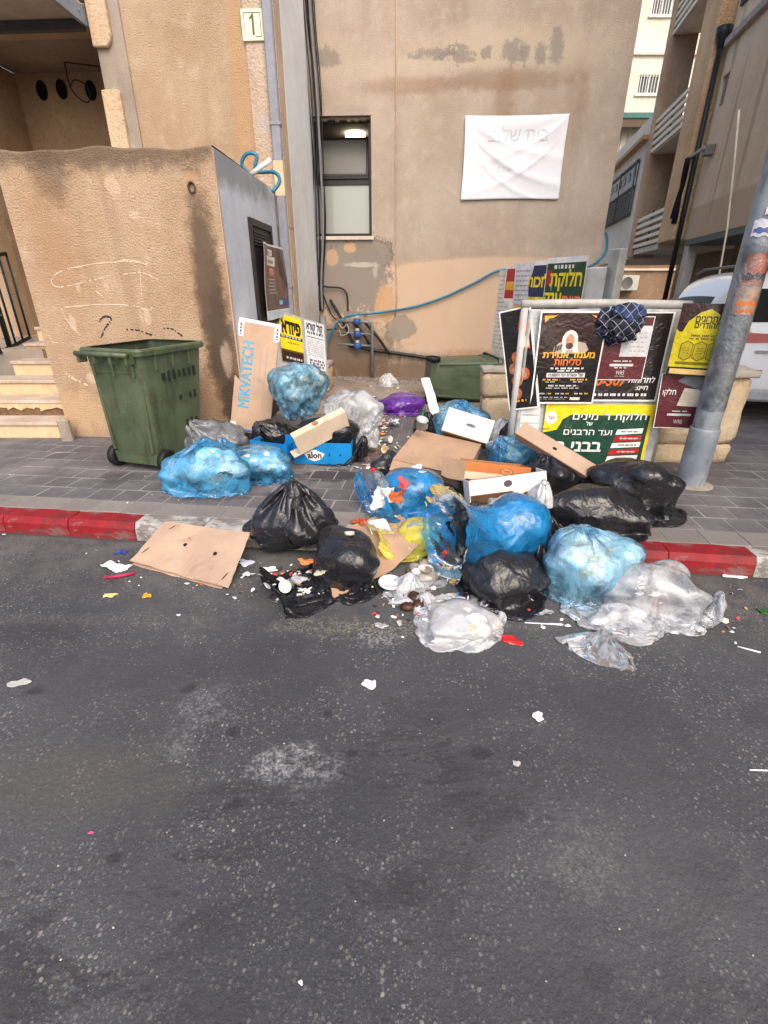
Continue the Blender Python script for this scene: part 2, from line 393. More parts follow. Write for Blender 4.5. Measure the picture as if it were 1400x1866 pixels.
# pavers in running bond; the nearest 300 are objects, the rest one mesh
pv_me = []
for j in range(3):
    bm = bmesh.new(); bm_box(bm, 0, 0.2055, 0, 0.2055, -0.04, 0, 0.004)
    r = random.Random(j)
    for v in bm.verts: v.co.z += r.uniform(-.0012, .0012)
    me = bpy.data.meshes.new('paver'); bm.to_mesh(me); bm.free(); me.materials.append(paver_m); pv_me.append(me)
slots = []
for row in range(0, 24):
    for i in range(-25, 62):
        s = 0.2135 * (i + (0.5 if row % 2 else 0)) ; d = 0.364 + 0.2135 * row
        c = K(s + .1, d + .1)
        if c.y > 7.2 or c.x > 7.5 or c.x < -6.5: continue
        zc = c.y * _c + (CAM_H - .13) * _s
        u = 700 + 885 * c.x / zc
        vis = -30 < u < 1430
        slots.append((0 if vis else 1, zc, s, d, row, i))
slots.sort()
rp = random.Random(4)
for (_, _, s, d, row, i) in slots[:300]:
    o = bpy.data.objects.new('paver', pv_me[rp.randrange(3)]); col.objects.link(o); o.parent = pav
    o.location = K(s, d, PAVE_Z + rp.uniform(-.0025, .0015)); o.rotation_euler = (rp.uniform(-.004, .004), rp.uniform(-.004, .004), KANG)
bm = bmesh.new()
for (_, _, s, d, row, i) in slots[300:]:
    mt = Matrix.Translation(K(s, d, PAVE_Z + rp.uniform(-.003, .001))) @ Matrix.Rotation(KANG, 4, 'Z')
    bm_box(bm, 0, 0.2075, 0, 0.2075, -0.03, 0, 0.0, mt)
tag(bmo('far_pavers', bm, paver_m, pav), kind='stuff')
# dirty concrete apron before the back wall
cn = NT('yard_concrete')
cc = cn.mix(cn.step(cn.noise(1.4, 6, .65), .32, .68), S(128, 116, 106), S(160, 148, 136))
cc = cn.mix(cn.ma('MULTIPLY', cn.step(cn.noise(5, 6, .7, dist=.4), .5, .7), .6), cc, S(92, 82, 75))
cn.set(cc, .9, cn.bump(cn.noise(60, 4, .65), .5, .006), .2)
bm = bmesh.new(); bm_box(bm, -3.6, 3.6, 6.2, 9.3, 0.05, 0.139)
tag(bmo('yard_slab', bm, cn.m), kind='structure')
# ------------------------------------------------------------------ buildings
AW = math.radians(-3.2)
def wall_holes(name, x0, x1, z0, z1, y0, y1, holes, m, parent):
    """wall slab y0 (front) .. y1 (back) with rectangular openings (a,b,c,d)=(x0,x1,z0,z1)"""
    xs = sorted({x0, x1, *[h[0] for h in holes], *[h[1] for h in holes]}); zs = sorted({z0, z1, *[h[2] for h in holes], *[h[3] for h in holes]})
    xs = [x for x in xs if x0 <= x <= x1]; zs = [z for z in zs if z0 <= z <= z1]
    vs, fs = [], []
    def quad(*p):
        i = len(vs); vs.extend(p); fs.append((i, i + 1, i + 2, i + 3))
    for i in range(len(xs) - 1):
        for j in range(len(zs) - 1):
            cx, cz = (xs[i] + xs[i + 1]) / 2, (zs[j] + zs[j + 1]) / 2
            if any(h[0] < cx < h[1] and h[2] < cz < h[3] for h in holes): continue
            a, b, c, d = xs[i], xs[i + 1], zs[j], zs[j + 1]
            quad((a, y0, c), (b, y0, c), (b, y0, d), (a, y0, d)); quad((b, y1, c), (a, y1, c), (a, y1, d), (b, y1, d))
    for a, b, c, d in holes:
        quad((a, y0, c), (a, y0, d), (a, y1, d), (a, y1, c)); quad((b, y0, d), (b, y0, c), (b, y1, c), (b, y1, d))
        quad((a, y0, d), (b, y0, d), (b, y1, d), (a, y1, d)); quad((b, y0, c), (a, y0, c), (a, y1, c), (b, y1, c))
    quad((x0, y0, z0), (x0, y0, z1), (x0, y1, z1), (x0, y1, z0)); quad((x1, y0, z1), (x1, y0, z0), (x1, y1, z0), (x1, y1, z1))
    quad((x0, y0, z1), (x1, y0, z1), (x1, y1, z1), (x0, y1, z1))
    bm = bmesh.new(); me = bpy.data.meshes.new(name); me.from_pydata(vs, [], fs); bm.from_mesh(me)
    bmesh.ops.remove_doubles(bm, verts=bm.verts, dist=1e-5); bm.to_mesh(me); bm.free()
    return link(name, me, m, parent)
# ---- back building with the banner
MB = empty('apartment_building', (0, 8.95, 0), AW, 'beige plastered building wall with the small window and white banner, behind the rubbish heap', 'building')
GREYC = (138, 130, 124)
masks = [(1.7, 4.62, 1.35, 0.28, 0.7, (206, 188, 166), 0.72, 0.5), (-0.75, 4.55, 0.55, 0.3, 0.8, (200, 184, 166), 0.6, 0.5), (0.3, 4.42, 0.7, 0.16, 0.8, (205, 190, 170), 0.55, 0.5),
         (1.7, 4.3, 0.9, 0.12, 0.9, (140, 112, 86), 0.5, 0.5), (0.4, 4.25, 0.7, 0.1, 0.9, (150, 124, 98), 0.45, 0.5),
         (-0.82, 4.6, 0.17, 0.11, 1.5, GREYC, 0.66, 0.3), (0.75, 4.6, 0.3, 0.06, 2.0, GREYC, 0.66, 0.3), (1.05, 4.57, 0.2, 0.09, 2.3, GREYC, 0.66, 0.3),
         (1.42, 4.58, 0.07, 0.07, 1.8, GREYC, 0.66, 0.3), (1.80, 4.60, 0.14, 0.13, 1.4, GREYC, 0.66, 0.3), (1.95, 4.57, 0.07, 0.13, 1.4, GREYC, 0.66, 0.3), (2.19, 4.57, 0.07, 0.14, 1.3, GREYC, 0.66, 0.3), (2.40, 4.63, 0.10, 0.20, 1.3, GREYC, 0.66, 0.3),
         (-0.5, 3.98, 0.28, 0.06, 1.3, (170, 160, 150), 0.6, 0.3), (1.75, 4.05, 0.14, 0.35, 0.9, (150, 118, 88), 0.45, 0.6), (2.75, 4.05, 0.16, 0.4, 1.0, (160, 134, 112), 0.4, 0.6),
         (1.9, 1.3, 3.2, 0.78, 0.06, (204, 176, 150), 0.8, 0.06),
         (-0.62, 1.78, 0.72, 0.62, 0.85, (138, 130, 122), 0.93, 0.07), (-0.2, 2.1, 0.30, 0.24, 1.0, (140, 130, 120), 0.9, 0.08), (-0.55, 2.2, 0.10, 0.08, 0.8, (196, 160, 124), 0.9, 0.1), (-0.85, 2.05, 0.10, 0.13, 0.8, (190, 160, 128), 0.85, 0.12),
         (-0.35, 1.95, 0.28, 0.035, 1.0, (188, 180, 168), 0.8, 0.3), (-0.15, 1.85, 0.04, 0.12, 1.0, (182, 172, 160), 0.7, 0.3), (0.02, 1.35, 0.16, 0.3, 1.0, (198, 158, 122), 0.85, 0.1),
         (0.3, 0.98, 0.24, 0.2, 0.5, (150, 140, 128), 0.88, 0.06), (0.15, 0.86, 0.14, 0.12, 0.6, (150, 140, 128), 0.85, 0.06),
         (-0.6, 0.55, 0.8, 0.5, 0.9, (112, 98, 84), 0.7, 0.3), (0.6, 0.2, 2.0, 0.26, 0.9, (120, 96, 76), 0.7, 0.4), (1.6, 0.5, 0.8, 0.12, 1.0, (170, 122, 86), 0.5, 0.5)]
main_m = plaster('beige_stucco', (196, 181, 165), (176, 158, 141), (210, 197, 184), masks, 70, 1.0, 0.02)
WL, WR, WB, WT = -1.16, -0.195, 2.36, 3.92
wall_holes('front_wall', -1.35, 3.46, -0.2, 6.4, 0.0, 0.28, [(WL, WR, WB, WT)], main_m, MB)  # top cut off low above the view so more sky light reaches the alley
con0_m = plaster('roof_concrete', (160, 152, 142), (140, 132, 122), (176, 168, 158))
side_m = plaster('beige_stucco_side', (198, 174, 152), (178, 152, 128), (212, 192, 172), (), 70, 0.9, 0.02)
box('side_wall', 3.18, 3.46, 0.282, 5, -0.2, 6.4, side_m, MB)  # unseen depth kept short to open the far alley to sky light
box('roof_slab', -7.5, 3.6, .29, 5, 6.402, 6.6, con0_m, MB)  # unseen roof, set low and shallow like the walls cut for sky light
trim_m = stone_mat('sill_stone', (198, 184, 170), (212, 200, 188), (170, 158, 146), 0.3, 20, 0.1)
box('window_sill', -1.2, -0.165, -0.045, 0.2, 2.305, 2.358, trim_m, MB, 0.005)
alu = paint((44, 38, 38), 0.4, 0.15, name='dark_aluminium')
win = box('window', WL, WR, 0.13, 0.175, WB + 0.002, WB + 0.05, alu, MB)
zt = 3.12
def fr(x0, x1, z0, z1, y0=0.13, y1=0.175): return box('frame_bar', x0, x1, y0, y1, z0, z1, alu, win, 0.003)
fr(WL, WL + .05, WB + .052, WT - .062); fr(WR - .05, WR, WB + .052, WT - .062); fr(WL, WR, WT - .06, WT - .002); fr(WL + .052, WR - .052, zt - .045, zt + .03)
fr(WL + .052, WR - .052, zt + 0.032, zt + .07, 0.10, 0.16)
fg = NT('frosted_glass'); fg.set(fg.mix(fg.step(fg.xyz()[0], -.86, -.80), S(150, 154, 150), S(168, 172, 168)), 0.28, None, 0.5)
box('pane', WL + .052, WR - .052, 0.148, 0.156, WB + .052, zt - .047, fg.m, win)
# top sash hinged at its foot and tilted into the room
sash_rot = Matrix.Translation((0, 0.15, zt + .075)) @ Matrix.Rotation(math.radians(-24), 4, 'X')
sf = box('sash', WL + .06, WR - .06, -.012, .02, 0, .035, alu, win, 0.003, sash_rot)
for a in ((WL + .06, WL + .095, .036, .56), (WR - .095, WR - .06, .036, .56), (WL + .06, WR - .06, .562, .6)):
    box('sash_bar', a[0], a[1], -.012, .02, a[2], a[3], alu, win, 0.003, sash_rot)
fg2 = NT('frosted_sash_glass'); fg2.set(fg2.mix(fg2.noise(2), S(92, 91, 88), S(108, 106, 102)), 0.3, None, 0.5)
box('sash_pane', WL + .1, WR - .1, 0.0, 0.007, .036, .56, fg2.m, win, 0, sash_rot)
# ragged lintel render over the window
bm = bmesh.new(); rr = random.Random(3)
for i in range(16):
    x = WL + .02 + i * (WR - WL - .04) / 16
    bm_box(bm, x, x + .062, .05, .125, WT - .012 - rr.uniform(.02, .05), WT - .004, 0.006)
bmo('broken_render', bm, paint((126, 108, 92), .95, .25, 20, .5), win)
room = paint((150, 142, 132), 0.9, name='room_paint')
bm = bmesh.new()
for q in (((-2.4, 3.2), (3.2, 3.3), (1.4, 4.05)), ((-2.4, -2.3), (.29, 3.2), (1.4, 4.05)), ((.6, .7), (.29, 3.2), (1.4, 4.05)), ((-2.4, .7), (.29, 3.3), (4.05, 4.15)), ((-2.4, .7), (.29, 3.3), (1.3, 1.4))):
    if q[0] == (-2.4, 3.2): q = ((-2.4, .7), q[1], q[2])
    bm_box(bm, *q[0], *q[1], *q[2])
bmo('room', bm, room, MB)
lp = NT('lamp_glow'); lp.b.inputs['Emission Color'].default_value = (1.0, 0.86, 0.62, 1); lp.b.inputs['Emission Strength'].default_value = 4.5
lp.set((.8, .75, .65), .5)
la = lathe('ceiling_lamp', [(0.0, 3.945), (.09, 3.948), (.15, 3.965), (.175, 3.99), (.175, 4.05)], lp.m, None, 32, Matrix.Translation((-0.58, 1.45, 0)))
la.parent = MB
# ---- thin conduit down the wall
cond = tube('wall_conduit', [(0.17, -.013, 6.4), (0.175, -.013, 4.0), (0.185, -.013, 2.4), (0.2, -.012, 1.9), (0.215, -.012, 1.4), (0.19, -.014, 1.16)], 0.011, paint((182, 158, 134), .7), None, 8)
cond.location = (0, 8.95, 0); cond.rotation_euler = (0, 0, AW); tag(cond, 'thin beige conduit running straight down the wall right of the window', 'conduit')
# ---- banner
bn = NT('banner_cloth'); bn.set(bn.mix(bn.noise(6, 4), S(226, 228, 234), S(240, 241, 246)), .7, bn.bump(bn.noise(300, 2), .15, .002), .2)
bn.b.inputs['Subsurface Weight'].default_value = 0.0
NX, NZ = 60, 44; vs = []
b0, b1, c0, c1 = 1.19, 2.685, 2.835, 3.885
def banner_y(fx, fz):
    # shallow swags radiating from the pinned top-left corner
    d = math.hypot(fx, 1.0 - fz) ; a = math.atan2(1.0 - fz, fx + 1e-5)
    y = 0.016 * math.sin(a * 9.0 + 0.6) * min(1, d * 1.8) * math.exp(-1.2 * d) + 0.018 * math.sin(PI * fx) * math.sin(PI * fz)
    d2 = math.hypot(1 - fx, 1.0 - fz); a2 = math.atan2(1.0 - fz, 1 - fx + 1e-5)
    y += 0.016 * math.sin(a2 * 8.0) * min(1, d2 * 2) * math.exp(-1.3 * d2)
    for (p_, q_, w_, a_, mir) in ((1.05, .62, .045, .030, 0), (.72, .8, .05, .022, 0), (1.3, .5, .03, .018, 0), (.8, .75, .05, .018, 1), (1.15, .55, .035, .014, 1)):
        f_ = 1 - fx if mir else fx
        zc_ = 1 - p_ * f_ ** q_ + .22 * f_ * f_
        y += a_ * math.exp(-((fz - zc_) / (w_ * (.4 + f_))) ** 2) * min(1, f_ * 4) * (1 - .6 * f_)
    return -0.03 - y
for j in range(NZ + 1):
    for i in range(NX + 1):
        fx, fz = i / NX, j / NZ
        x = b0 + (b1 - b0) * fx + (0.012 * math.sin(fz * PI) if fx < .5 else -.012 * math.sin(fz * PI)); z = c0 + (c1 - c0) * fz + .012 * math.sin(fx * PI) * (1 - 2 * fz)
        if fx == 1 and fz == 0: z += .02
        vs.append((x, banner_y(fx, fz), z))
fs = [(j * (NX + 1) + i, j * (NX + 1) + i + 1, (j + 1) * (NX + 1) + i + 1, (j + 1) * (NX + 1) + i) for j in range(NZ) for i in range(NX)]
ban = mesh('banner', vs, fs, bn.m, None, True); ban.location = (0, 8.95, 0); ban.rotation_euler = (0, 0, AW)
sm = ban.modifiers.new('thick', 'SOLIDIFY'); sm.thickness = 0.002; sm.offset = -1
tag(ban, 'creased white cloth banner with faded lettering pinned to the beige wall', 'banner')
# ---- left building with the porch
LB = empty('entrance_building', (-1.2, 7.1, 0), AW, 'beige roughcast building with the dark porch and number plate on the left', 'building')
lm = plaster('roughcast', (194, 170, 144), (174, 148, 120), (208, 188, 166), [(-0.45, 3.3, .1, 1.5, .3, (198, 154, 112), .5, .5)], 66, 1.0, 0.022)
lm2 = plaster('roughcast_strip', (204, 184, 164), (182, 158, 136), (218, 200, 182), [(-.22, 3.35, .07, .12, 1., (182, 176, 168), .7, .2)], 40, 1.0, 0.024)
wall_holes('front_wall', -7.0, -0.345, 0.0, 6.4, 0.0, 0.3, [(-3.95, -2.05, 0.98, 4.27)], lm, LB)  # also stopped low, out of view, letting more sky light into the yard
box('corner_strip', -0.343, -0.002, -0.02, 0.3, 2.3, 6.4, lm2, LB, 0.004)
box('corner_strip', -0.343, -0.002, 0.01, 0.3, 0.0, 2.298, lm2, LB, 0.004)
ret_m = plaster('smooth_render', (222, 226, 230), (206, 208, 210), (230, 234, 238), [(1.2, 1.0, .9, .5, .6, (160, 146, 126), .5, .5)], 70, 0.35, 0.008, 0.15, 'yz')
box('return_wall', -0.3, 0.0, 0.302, 2.0, -0.2, 6.4, ret_m, LB)
# jamb of the porch: stone facing slabs with bare concrete between
con_m = plaster('bare_concrete', (168, 156, 144), (140, 128, 118), (188, 178, 168), (), 60, 0.4, 0.006, 0.2)
box('jamb', -2.05, -1.72, -0.03, -0.002, 0.9, 6.4, con_m, LB, 0.006)
jf = plaster('jamb_facing', (214, 188, 160), (192, 162, 130), (226, 206, 182), (), 40, 0.8, 0.018, .2)
def facing(pts): prism('facing_slab', pts, -0.085, -0.032, jf, LB, 0.008)
facing([(-2.065, 4.06), (-1.90, 4.06), (-1.86, 4.10), (-1.84, 4.16), (-1.845, 6.0), (-2.065, 6.0)])
facing([(-2.075, 3.0), (-1.86, 3.0), (-1.855, 3.66), (-1.875, 3.685), (-2.07, 3.68)])
por_m = plaster('porch_paint', (176, 150, 122), (150, 124, 98), (190, 166, 140), [(-2.9, 2.9, .7, .3, 1., (190, 160, 130), .4, .5)], 30, 0.3, 0.006, .4)
wall_holes('porch_wall', -3.95, -2.05, 0.98, 4.27, 1.25, 1.4, [], por_m, LB)
box('porch_side', -4.1, -3.95, 0.302, 1.4, 0.98, 4.27, por_m, LB); box('porch_side', -2.05, -1.9, 0.302, 1.4, 0.98, 4.27, por_m, LB)
ceil_m = plaster('porch_ceiling', (150, 136, 122), (126, 112, 100), (160, 148, 134), (), 30, 0.25, 0.006)
box('porch_ceiling', -3.95, -2.05, 0.302, 1.4, 4.272, 4.4, ceil_m, LB); box('porch_floor', -4.1, -1.9, -.25, 1.4, 0.8, 0.978, con_m, LB)
hole_m = paint((14, 13, 13), .95)
for (u, v) in ((77, 165), (113, 163), (166, 165)):
    s, z = PL(u, v, (-1.2 + 1.25 * math.sin(-AW), 7.1 + 1.25 * math.cos(AW)), 3.2)
    lathe('vent_sleeve', [(0.0, .003), (.062, .003), (.066, .012), (.076, .012), (.078, .0)], hole_m, LB, 20, Matrix.Translation((s, 1.249, z)) @ Matrix.Rotation(PI / 2, 4, 'X') @ Matrix.Scale(1.45, 4, (0, 1, 0)))
dk = paint((40, 38, 38), .6)
tube('porch_cable', [(-3.0, .9, 4.268), (-3.0, .9, 4.05), (-2.94, .9, 3.92), (-2.82, .92, 3.85), (-2.76, .93, 3.93), (-2.80, .92, 4.04), (-2.92, .9, 4.08), (-3.0, .9, 4.0)], .009, dk, LB, 6, 5)
tube('porch_cable', [(-3.0, .9, 4.262), (-2.55, 1.1, 4.262), (-2.35, 1.237, 4.262)], .007, dk, LB, 6)
tube('porch_conduit', [(-2.35, 1.237, 4.26), (-2.35, 1.237, 3.62)], .012, paint((170, 156, 140), .7), LB, 6)
box('switch_box', -2.43, -2.31, 1.2, 1.248, 3.50, 3.61, paint((160, 148, 132), .6), LB, .01)
cano = empty('canopy', (-1.2, 7.1, 0), AW, 'grey metal edged canopy slab jutting out over the porch at top left', 'canopy')
can_s = paint((176, 166, 150), .85, .15, 3, .2, dirt=(130, 118, 104))
box('slab', -7.0, -2.13, -1.2, -0.035, 4.30, 4.42, can_s, cano)
steel = paint((126, 136, 152), .5, .15, name='galvanised_steel', dirt=(90, 92, 98))
box('edge_beam', -2.128, -2.085, -1.25, -0.037, 4.235, 4.40, steel, cano, .004); box('edge_rail', -2.128, -2.06, -1.25, -0.037, 4.44, 4.5, steel, cano, .004)
box('wall_beam', -7.0, -2.13, -0.095, -0.036, 4.20, 4.298, paint((74, 72, 74), .6), cano, .004)
box('fascia', -7.0, -2.40, -1.24, -1.2, 4.20, 4.46, paint((206, 204, 178), .6, dirt=(160, 150, 130)), cano, .004)
for i in range(4):
    lathe('bolt', [(0, 0), (.012, 0), (.012, .01), (0, .012)], steel, cano, 6, Matrix.Translation((-2.084, -1.1 + .3 * i, 4.32)) @ Matrix.Rotation(PI / 2, 4, 'Y'))
# drainpipe on the corner
dp = empty('drainpipe', (-1.2, 7.1, 0), AW, 'grey square drainpipe down the building corner beside the number plate', 'drainpipe')
gp_m = paint((138, 140, 150), .45, .12, name='grey_sheet_metal', dirt=(110, 108, 112))
box('pipe', -0.115, -0.005, -0.10, -0.025, 0.15, 6.4, gp_m, dp, .012)
for z in (1.6, 3.32, 5.0): box('bracket', -0.125, 0.005, -0.108, -0.021, z, z + .035, gp_m, dp, .004)
box('joint_tape', -0.119, -0.001, -0.104, -0.021, 2.62, 2.98, paint((206, 186, 150), .8), dp, .004)
# ---- concrete shed with the spout
SB = empty('utility_shed', (-1.56, 5.06, 0), AW, 'stained beige concrete shed with a drain spout, behind the green bin', 'shed')
sm_masks = [(-0.9, 2.68, 1.3, .13, .8, (92, 78, 66), .75, .5), (-0.1, 1.5, .13, .95, .55, (70, 58, 50), .82, .35), (-0.03, .9, .16, .75, .7, (74, 60, 50), .7, .4), (-.12, 2.42, .075, .09, .8, (196, 160, 124), .65, .35),
            (-1.4, 2.5, .16, .22, .9, (96, 82, 70), .6, .5), (-.85, 2.42, .06, .09, 1.0, (210, 184, 160), .7, .3), (-.7, 2.2, .045, .035, 1.4, (212, 188, 164), .65, .35), (-1.5, 1.9, .2, .5, 1., (170, 128, 88), .4, .5),
            (-.75, 1.35, .03, .07, .8, (212, 190, 168), .65, .35), (-1.45, .75, .06, .05, 1., (212, 192, 170), .65, .35), (-1.52, 1.28, .03, .07, 1.2, (212, 190, 168), .65, .35), (-1.1, 1.62, .03, .05, 1., (208, 182, 156), .6, .35), (-1.38, 1.6, .02, .04, 1., (208, 182, 156), .6, .35),
            (-.5, .45, .5, .3, 1., (150, 118, 90), .5, .5), (-1.7, .4, .3, .2, 1., (206, 172, 134), .6, .4), (.0, .5, .12, .3, .8, (60, 54, 50), .75, .3), (-.02, .95, .05, .16, .9, (190, 168, 148), .6, .35)]
shed_m = plaster('shed_stucco', (192, 166, 140), (172, 142, 114), (206, 184, 160), sm_masks, 62, 1.0, 0.022)
shed_g = plaster('shed_grey_concrete', (204, 211, 222), (182, 188, 200), (212, 218, 228), [(.2, 2.62, 1.6, .16, .9, (104, 102, 102), .6, .5), (.0, 1.2, .045, 1.6, .25, (176, 140, 106), .75, .3)], 60, .5, .008, .4)
bm = bmesh.new()
# slightly uneven body: front, left and top
nx = 28
def top_z(x): return 2.70 + .012 * math.sin(x * 5.3) + .008 * math.sin(x * 13 + 1)
xs = [-1.87 + 1.96 * i / nx for i in range(nx + 1)]
vb = [bm.verts.new((x, 0, .05)) for x in xs]; vt = [bm.verts.new((x, 0.0, top_z(x) - .02)) for x in xs]; vt2 = [bm.verts.new((x, 0.03, top_z(x))) for x in xs]; vk = [bm.verts.new((x, 2.05, 2.69)) for x in xs]; vkb = [bm.verts.new((x, 2.05, .05)) for x in xs]
for i in range(nx):
    for a, b in ((vb, vt), (vt, vt2), (vt2, vk), (vk, vkb)): bm.faces.new((a[i], a[i + 1], b[i + 1], b[i]))
bm.faces.new([vb[0], vt[0], vt2[0], vk[0], vkb[0]])
bmesh.ops.recalc_face_normals(bm, faces=bm.faces); bmo('body', bm, shed_m, SB)
SIDE_X = 0.09
wall_holes('side_wall', 0, 2.05, .05, 2.69, 0, .02, [(.78, 1.62, .05, 2.27)], shed_g, SB).matrix_local = Matrix.Translation((SIDE_X + .012, 0.004, 0)) @ Matrix.Rotation(PI / 2, 4, 'Z')
n_ = shed_g.node_tree
dark_metal = paint((38, 34, 36), .5, .2, dirt=(70, 60, 54))
box('door', SIDE_X + .001, SIDE_X + .02, .80, 1.60, .14, 2.25, dark_metal, SB)
for a in ((.775, .83, .14, 2.27), (1.585, 1.63, .14, 2.27), (.831, 1.584, 2.2, 2.27)): box('door_frame', SIDE_X + .015, SIDE_X + .045, a[0], a[1], a[2], a[3], dark_metal, SB, .004)
for i in range(5): box('louvre', SIDE_X + .018, SIDE_X + .036, .9, 1.5, 2.02 + i * .03, 2.04 + i * .03, dark_metal, SB, .003, None)
sp = lathe('spout', [(.030, -.012), (.036, -.03), (.026, -.03), (.024, .06), (.0, .06)], paint((70, 58, 48), .8), SB, 16, Matrix.Translation((-.12, 0, 2.40)) @ Matrix.Rotation(-PI / 2, 4, 'X') @ Matrix.Scale(1.3, 4, (0, 1, 0)))
chalk = paint((214, 192, 170), .95, .25, 60)
def scribble(pts, w=.006, name='chalk_line', m=chalk, parent=SB, y=-.0022, gaps=True):
    """thin broken stroke lying on the wall"""
    P2 = smooth_path([Vector((a, y, b)) for a, b in pts], 9); vs, fs = [], []
    rr = random.Random(len(pts) + int(w * 1e4))
    for i, p in enumerate(P2):
        d = (P2[min(i + 1, len(P2) - 1)] - P2[max(i - 1, 0)]).normalized(); nrm = Vector((-d.z, 0, d.x)); ww = w * rr.uniform(.25, 1.1); jit = nrm * rr.uniform(-.3, .3) * w
        vs += [p + nrm * ww + jit, p - nrm * ww + jit]
    for i in range(len(P2) - 1):
        if gaps and rr.random() < .14: continue
        a = i * 2; fs.append((a, a + 1, a + 3, a + 2))
    return tag(mesh(name, vs, fs, m, parent), kind='stuff')
def spx(l): return [PL(u, v, (-1.56, 5.06), 3.2) for u, v in l]
scribble(spx([(270, 480), (225, 477), (160, 483), (110, 495), (94, 512), (105, 523), (130, 520), (170, 510), (190, 505)]))
scribble(spx([(225, 500), (260, 497), (290, 510)]), .005); scribble(spx([(255, 490), (260, 550)]), .004)
scribble(spx([(118, 560), (180, 555), (240, 557), (272, 566), (278, 560)])); scribble(spx([(112, 560), (120, 580), (148, 612)]), .005)
scribble(spx([(205, 478), (235, 474), (268, 482)]), .008); scribble(spx([(118, 680), (135, 690), (160, 702)]), .014); scribble(spx([(175, 530), (188, 540)]), .005)
scribble(spx([(257, 575), (262, 590)]), .004); scribble(spx([(90, 610), (95, 622), (108, 625)]), .005)
spray = paint((52, 50, 50), .9, .3, 30)
scribble(spx([(181, 586), (190, 577), (203, 581), (192, 598), (184, 615)]), .011, 'spray_mark', spray)
scribble(spx([(230, 600), (252, 602), (278, 611)]), .011, 'spray_mark', spray); scribble(spx([(298, 598), (315, 600), (333, 613)]), .011, 'spray_mark', spray)
# stair at the shed's left
ST = empty('entrance_stairs', (0, 0, 0), 0, 'worn beige stone steps climbing to the porch left of the shed', 'stairs')
tread_m = stone_mat('tread_stone', (176, 158, 142), (196, 180, 164), (150, 134, 122), .4, 18, .2); riser_m = stone_mat('riser_stone', (206, 178, 140), (218, 194, 158), (184, 154, 118), .4, 16, .2, dirt=(180, 146, 108))
brk_m = paint((110, 84, 62), .95, .3, 20, .6)
for k in range(6):
    z = .13 + .17 * (k + 1); y = 5.10 + .3 * k
    xl = [-6, -6, -6, P(18, 655, y).x, P(42, 622, y).x, P(62, 592, y).x][k]; xr = -3.42
    box('riser', xl, xr, y + .015, y + .3, z - .17 if k else 0.1, z - .036, riser_m if k != 1 else brk_m, ST, .003)
    box('tread', xl - .01, xr, y - .01, y + .33, z - .035, z, tread_m, ST, .006)
    if k == 1:
        rr = random.Random(8); xx = -6
        while xx < xr - .05:
            w = rr.uniform(.08, .2); x2 = min(xx + w, xr - .003)
            hh = rr.uniform(.05, .09)
            prism('riser_shard', [(xx, z - .036 - hh), (xx + (x2 - xx) * .5, z - .036 - hh * rr.uniform(.5, .8)), (x2 - .004, z - .036 - hh * rr.uniform(.6, 1.1)), (x2 - .004, z - .037), (xx, z - .037)], y + .001, y + .014, riser_m, ST)
            xx += w
box('stringer', -6.0, -4.2, 6.25, 7.0, .1, .92, con_m, ST)
box('foot_stone', -3.42, -3.30, 4.98, 5.055, .1, .36, stone_mat('foot_conc', (140, 128, 118), (160, 148, 136), (110, 100, 92), .7), ST, .02)
GT = empty('iron_fence', (0, 0, 0), 0, 'black iron bar fence above the steps at the left edge', 'fence')
fa, fb = Vector((-4.62, 5.6, 0)), Vector((-4.82, 7.0, 0)); iron = paint((24, 22, 22), .5, .2)
def fpt(t, z0, z1): q = fa.lerp(fb, t); return Vector((q.x, q.y, z0 + (z1 - z0) * t))
tube('bottom_rail', [fpt(-.1, .8, .99), fpt(1, .8, .99)], .025, iron, GT, 4); tube('top_rail', [fpt(-.1, 1.78, 2.0), fpt(1, 1.78, 2.0)], .022, iron, GT, 4)
for i in range(9):
    t = -.08 + i * 1.08 / 8.; tube('bar', [fpt(t, .8, .99), fpt(t, 1.78, 2.0)], .014, iron, GT, 5)
for t in (-.1, .62): tube('post', [fpt(t, .3, .9), fpt(t, 1.85, 2.1)], .035, iron, GT, 4)
# climbing twig by the fence
vine = empty('vine', (-4.75, 6.3, 1.2), 0, 'thin green vine twined in the iron fence', 'plant')
leaf_m = paint((52, 78, 46), .6, .3, 12); rr = random.Random(2)
tube('stem', [(0, 0, -.3), (-.03, .1, .3), (.02, .2, .8), (-.04, .3, 1.3)], .008, paint((70, 60, 40), .8), vine, 5, 4)
for i in range(22):
    t = rr.random(); c = Vector((rr.uniform(-.12, .12), .3 * t + rr.uniform(-.1, .2), -.2 + 1.5 * t)); a = rr.uniform(0, 6.28)
    d = Vector((math.cos(a), math.sin(a), rr.uniform(-.6, .2))).normalized() * rr.uniform(.05, .09); w = d.cross(Vector((0, 0, 1))).normalized() * .022
    mesh('leaf', [c, c + d * .5 + w, c + d, c + d * .5 - w - Vector((0, 0, .006))], [(0, 1, 2), (0, 2, 3)], leaf_m, vine)
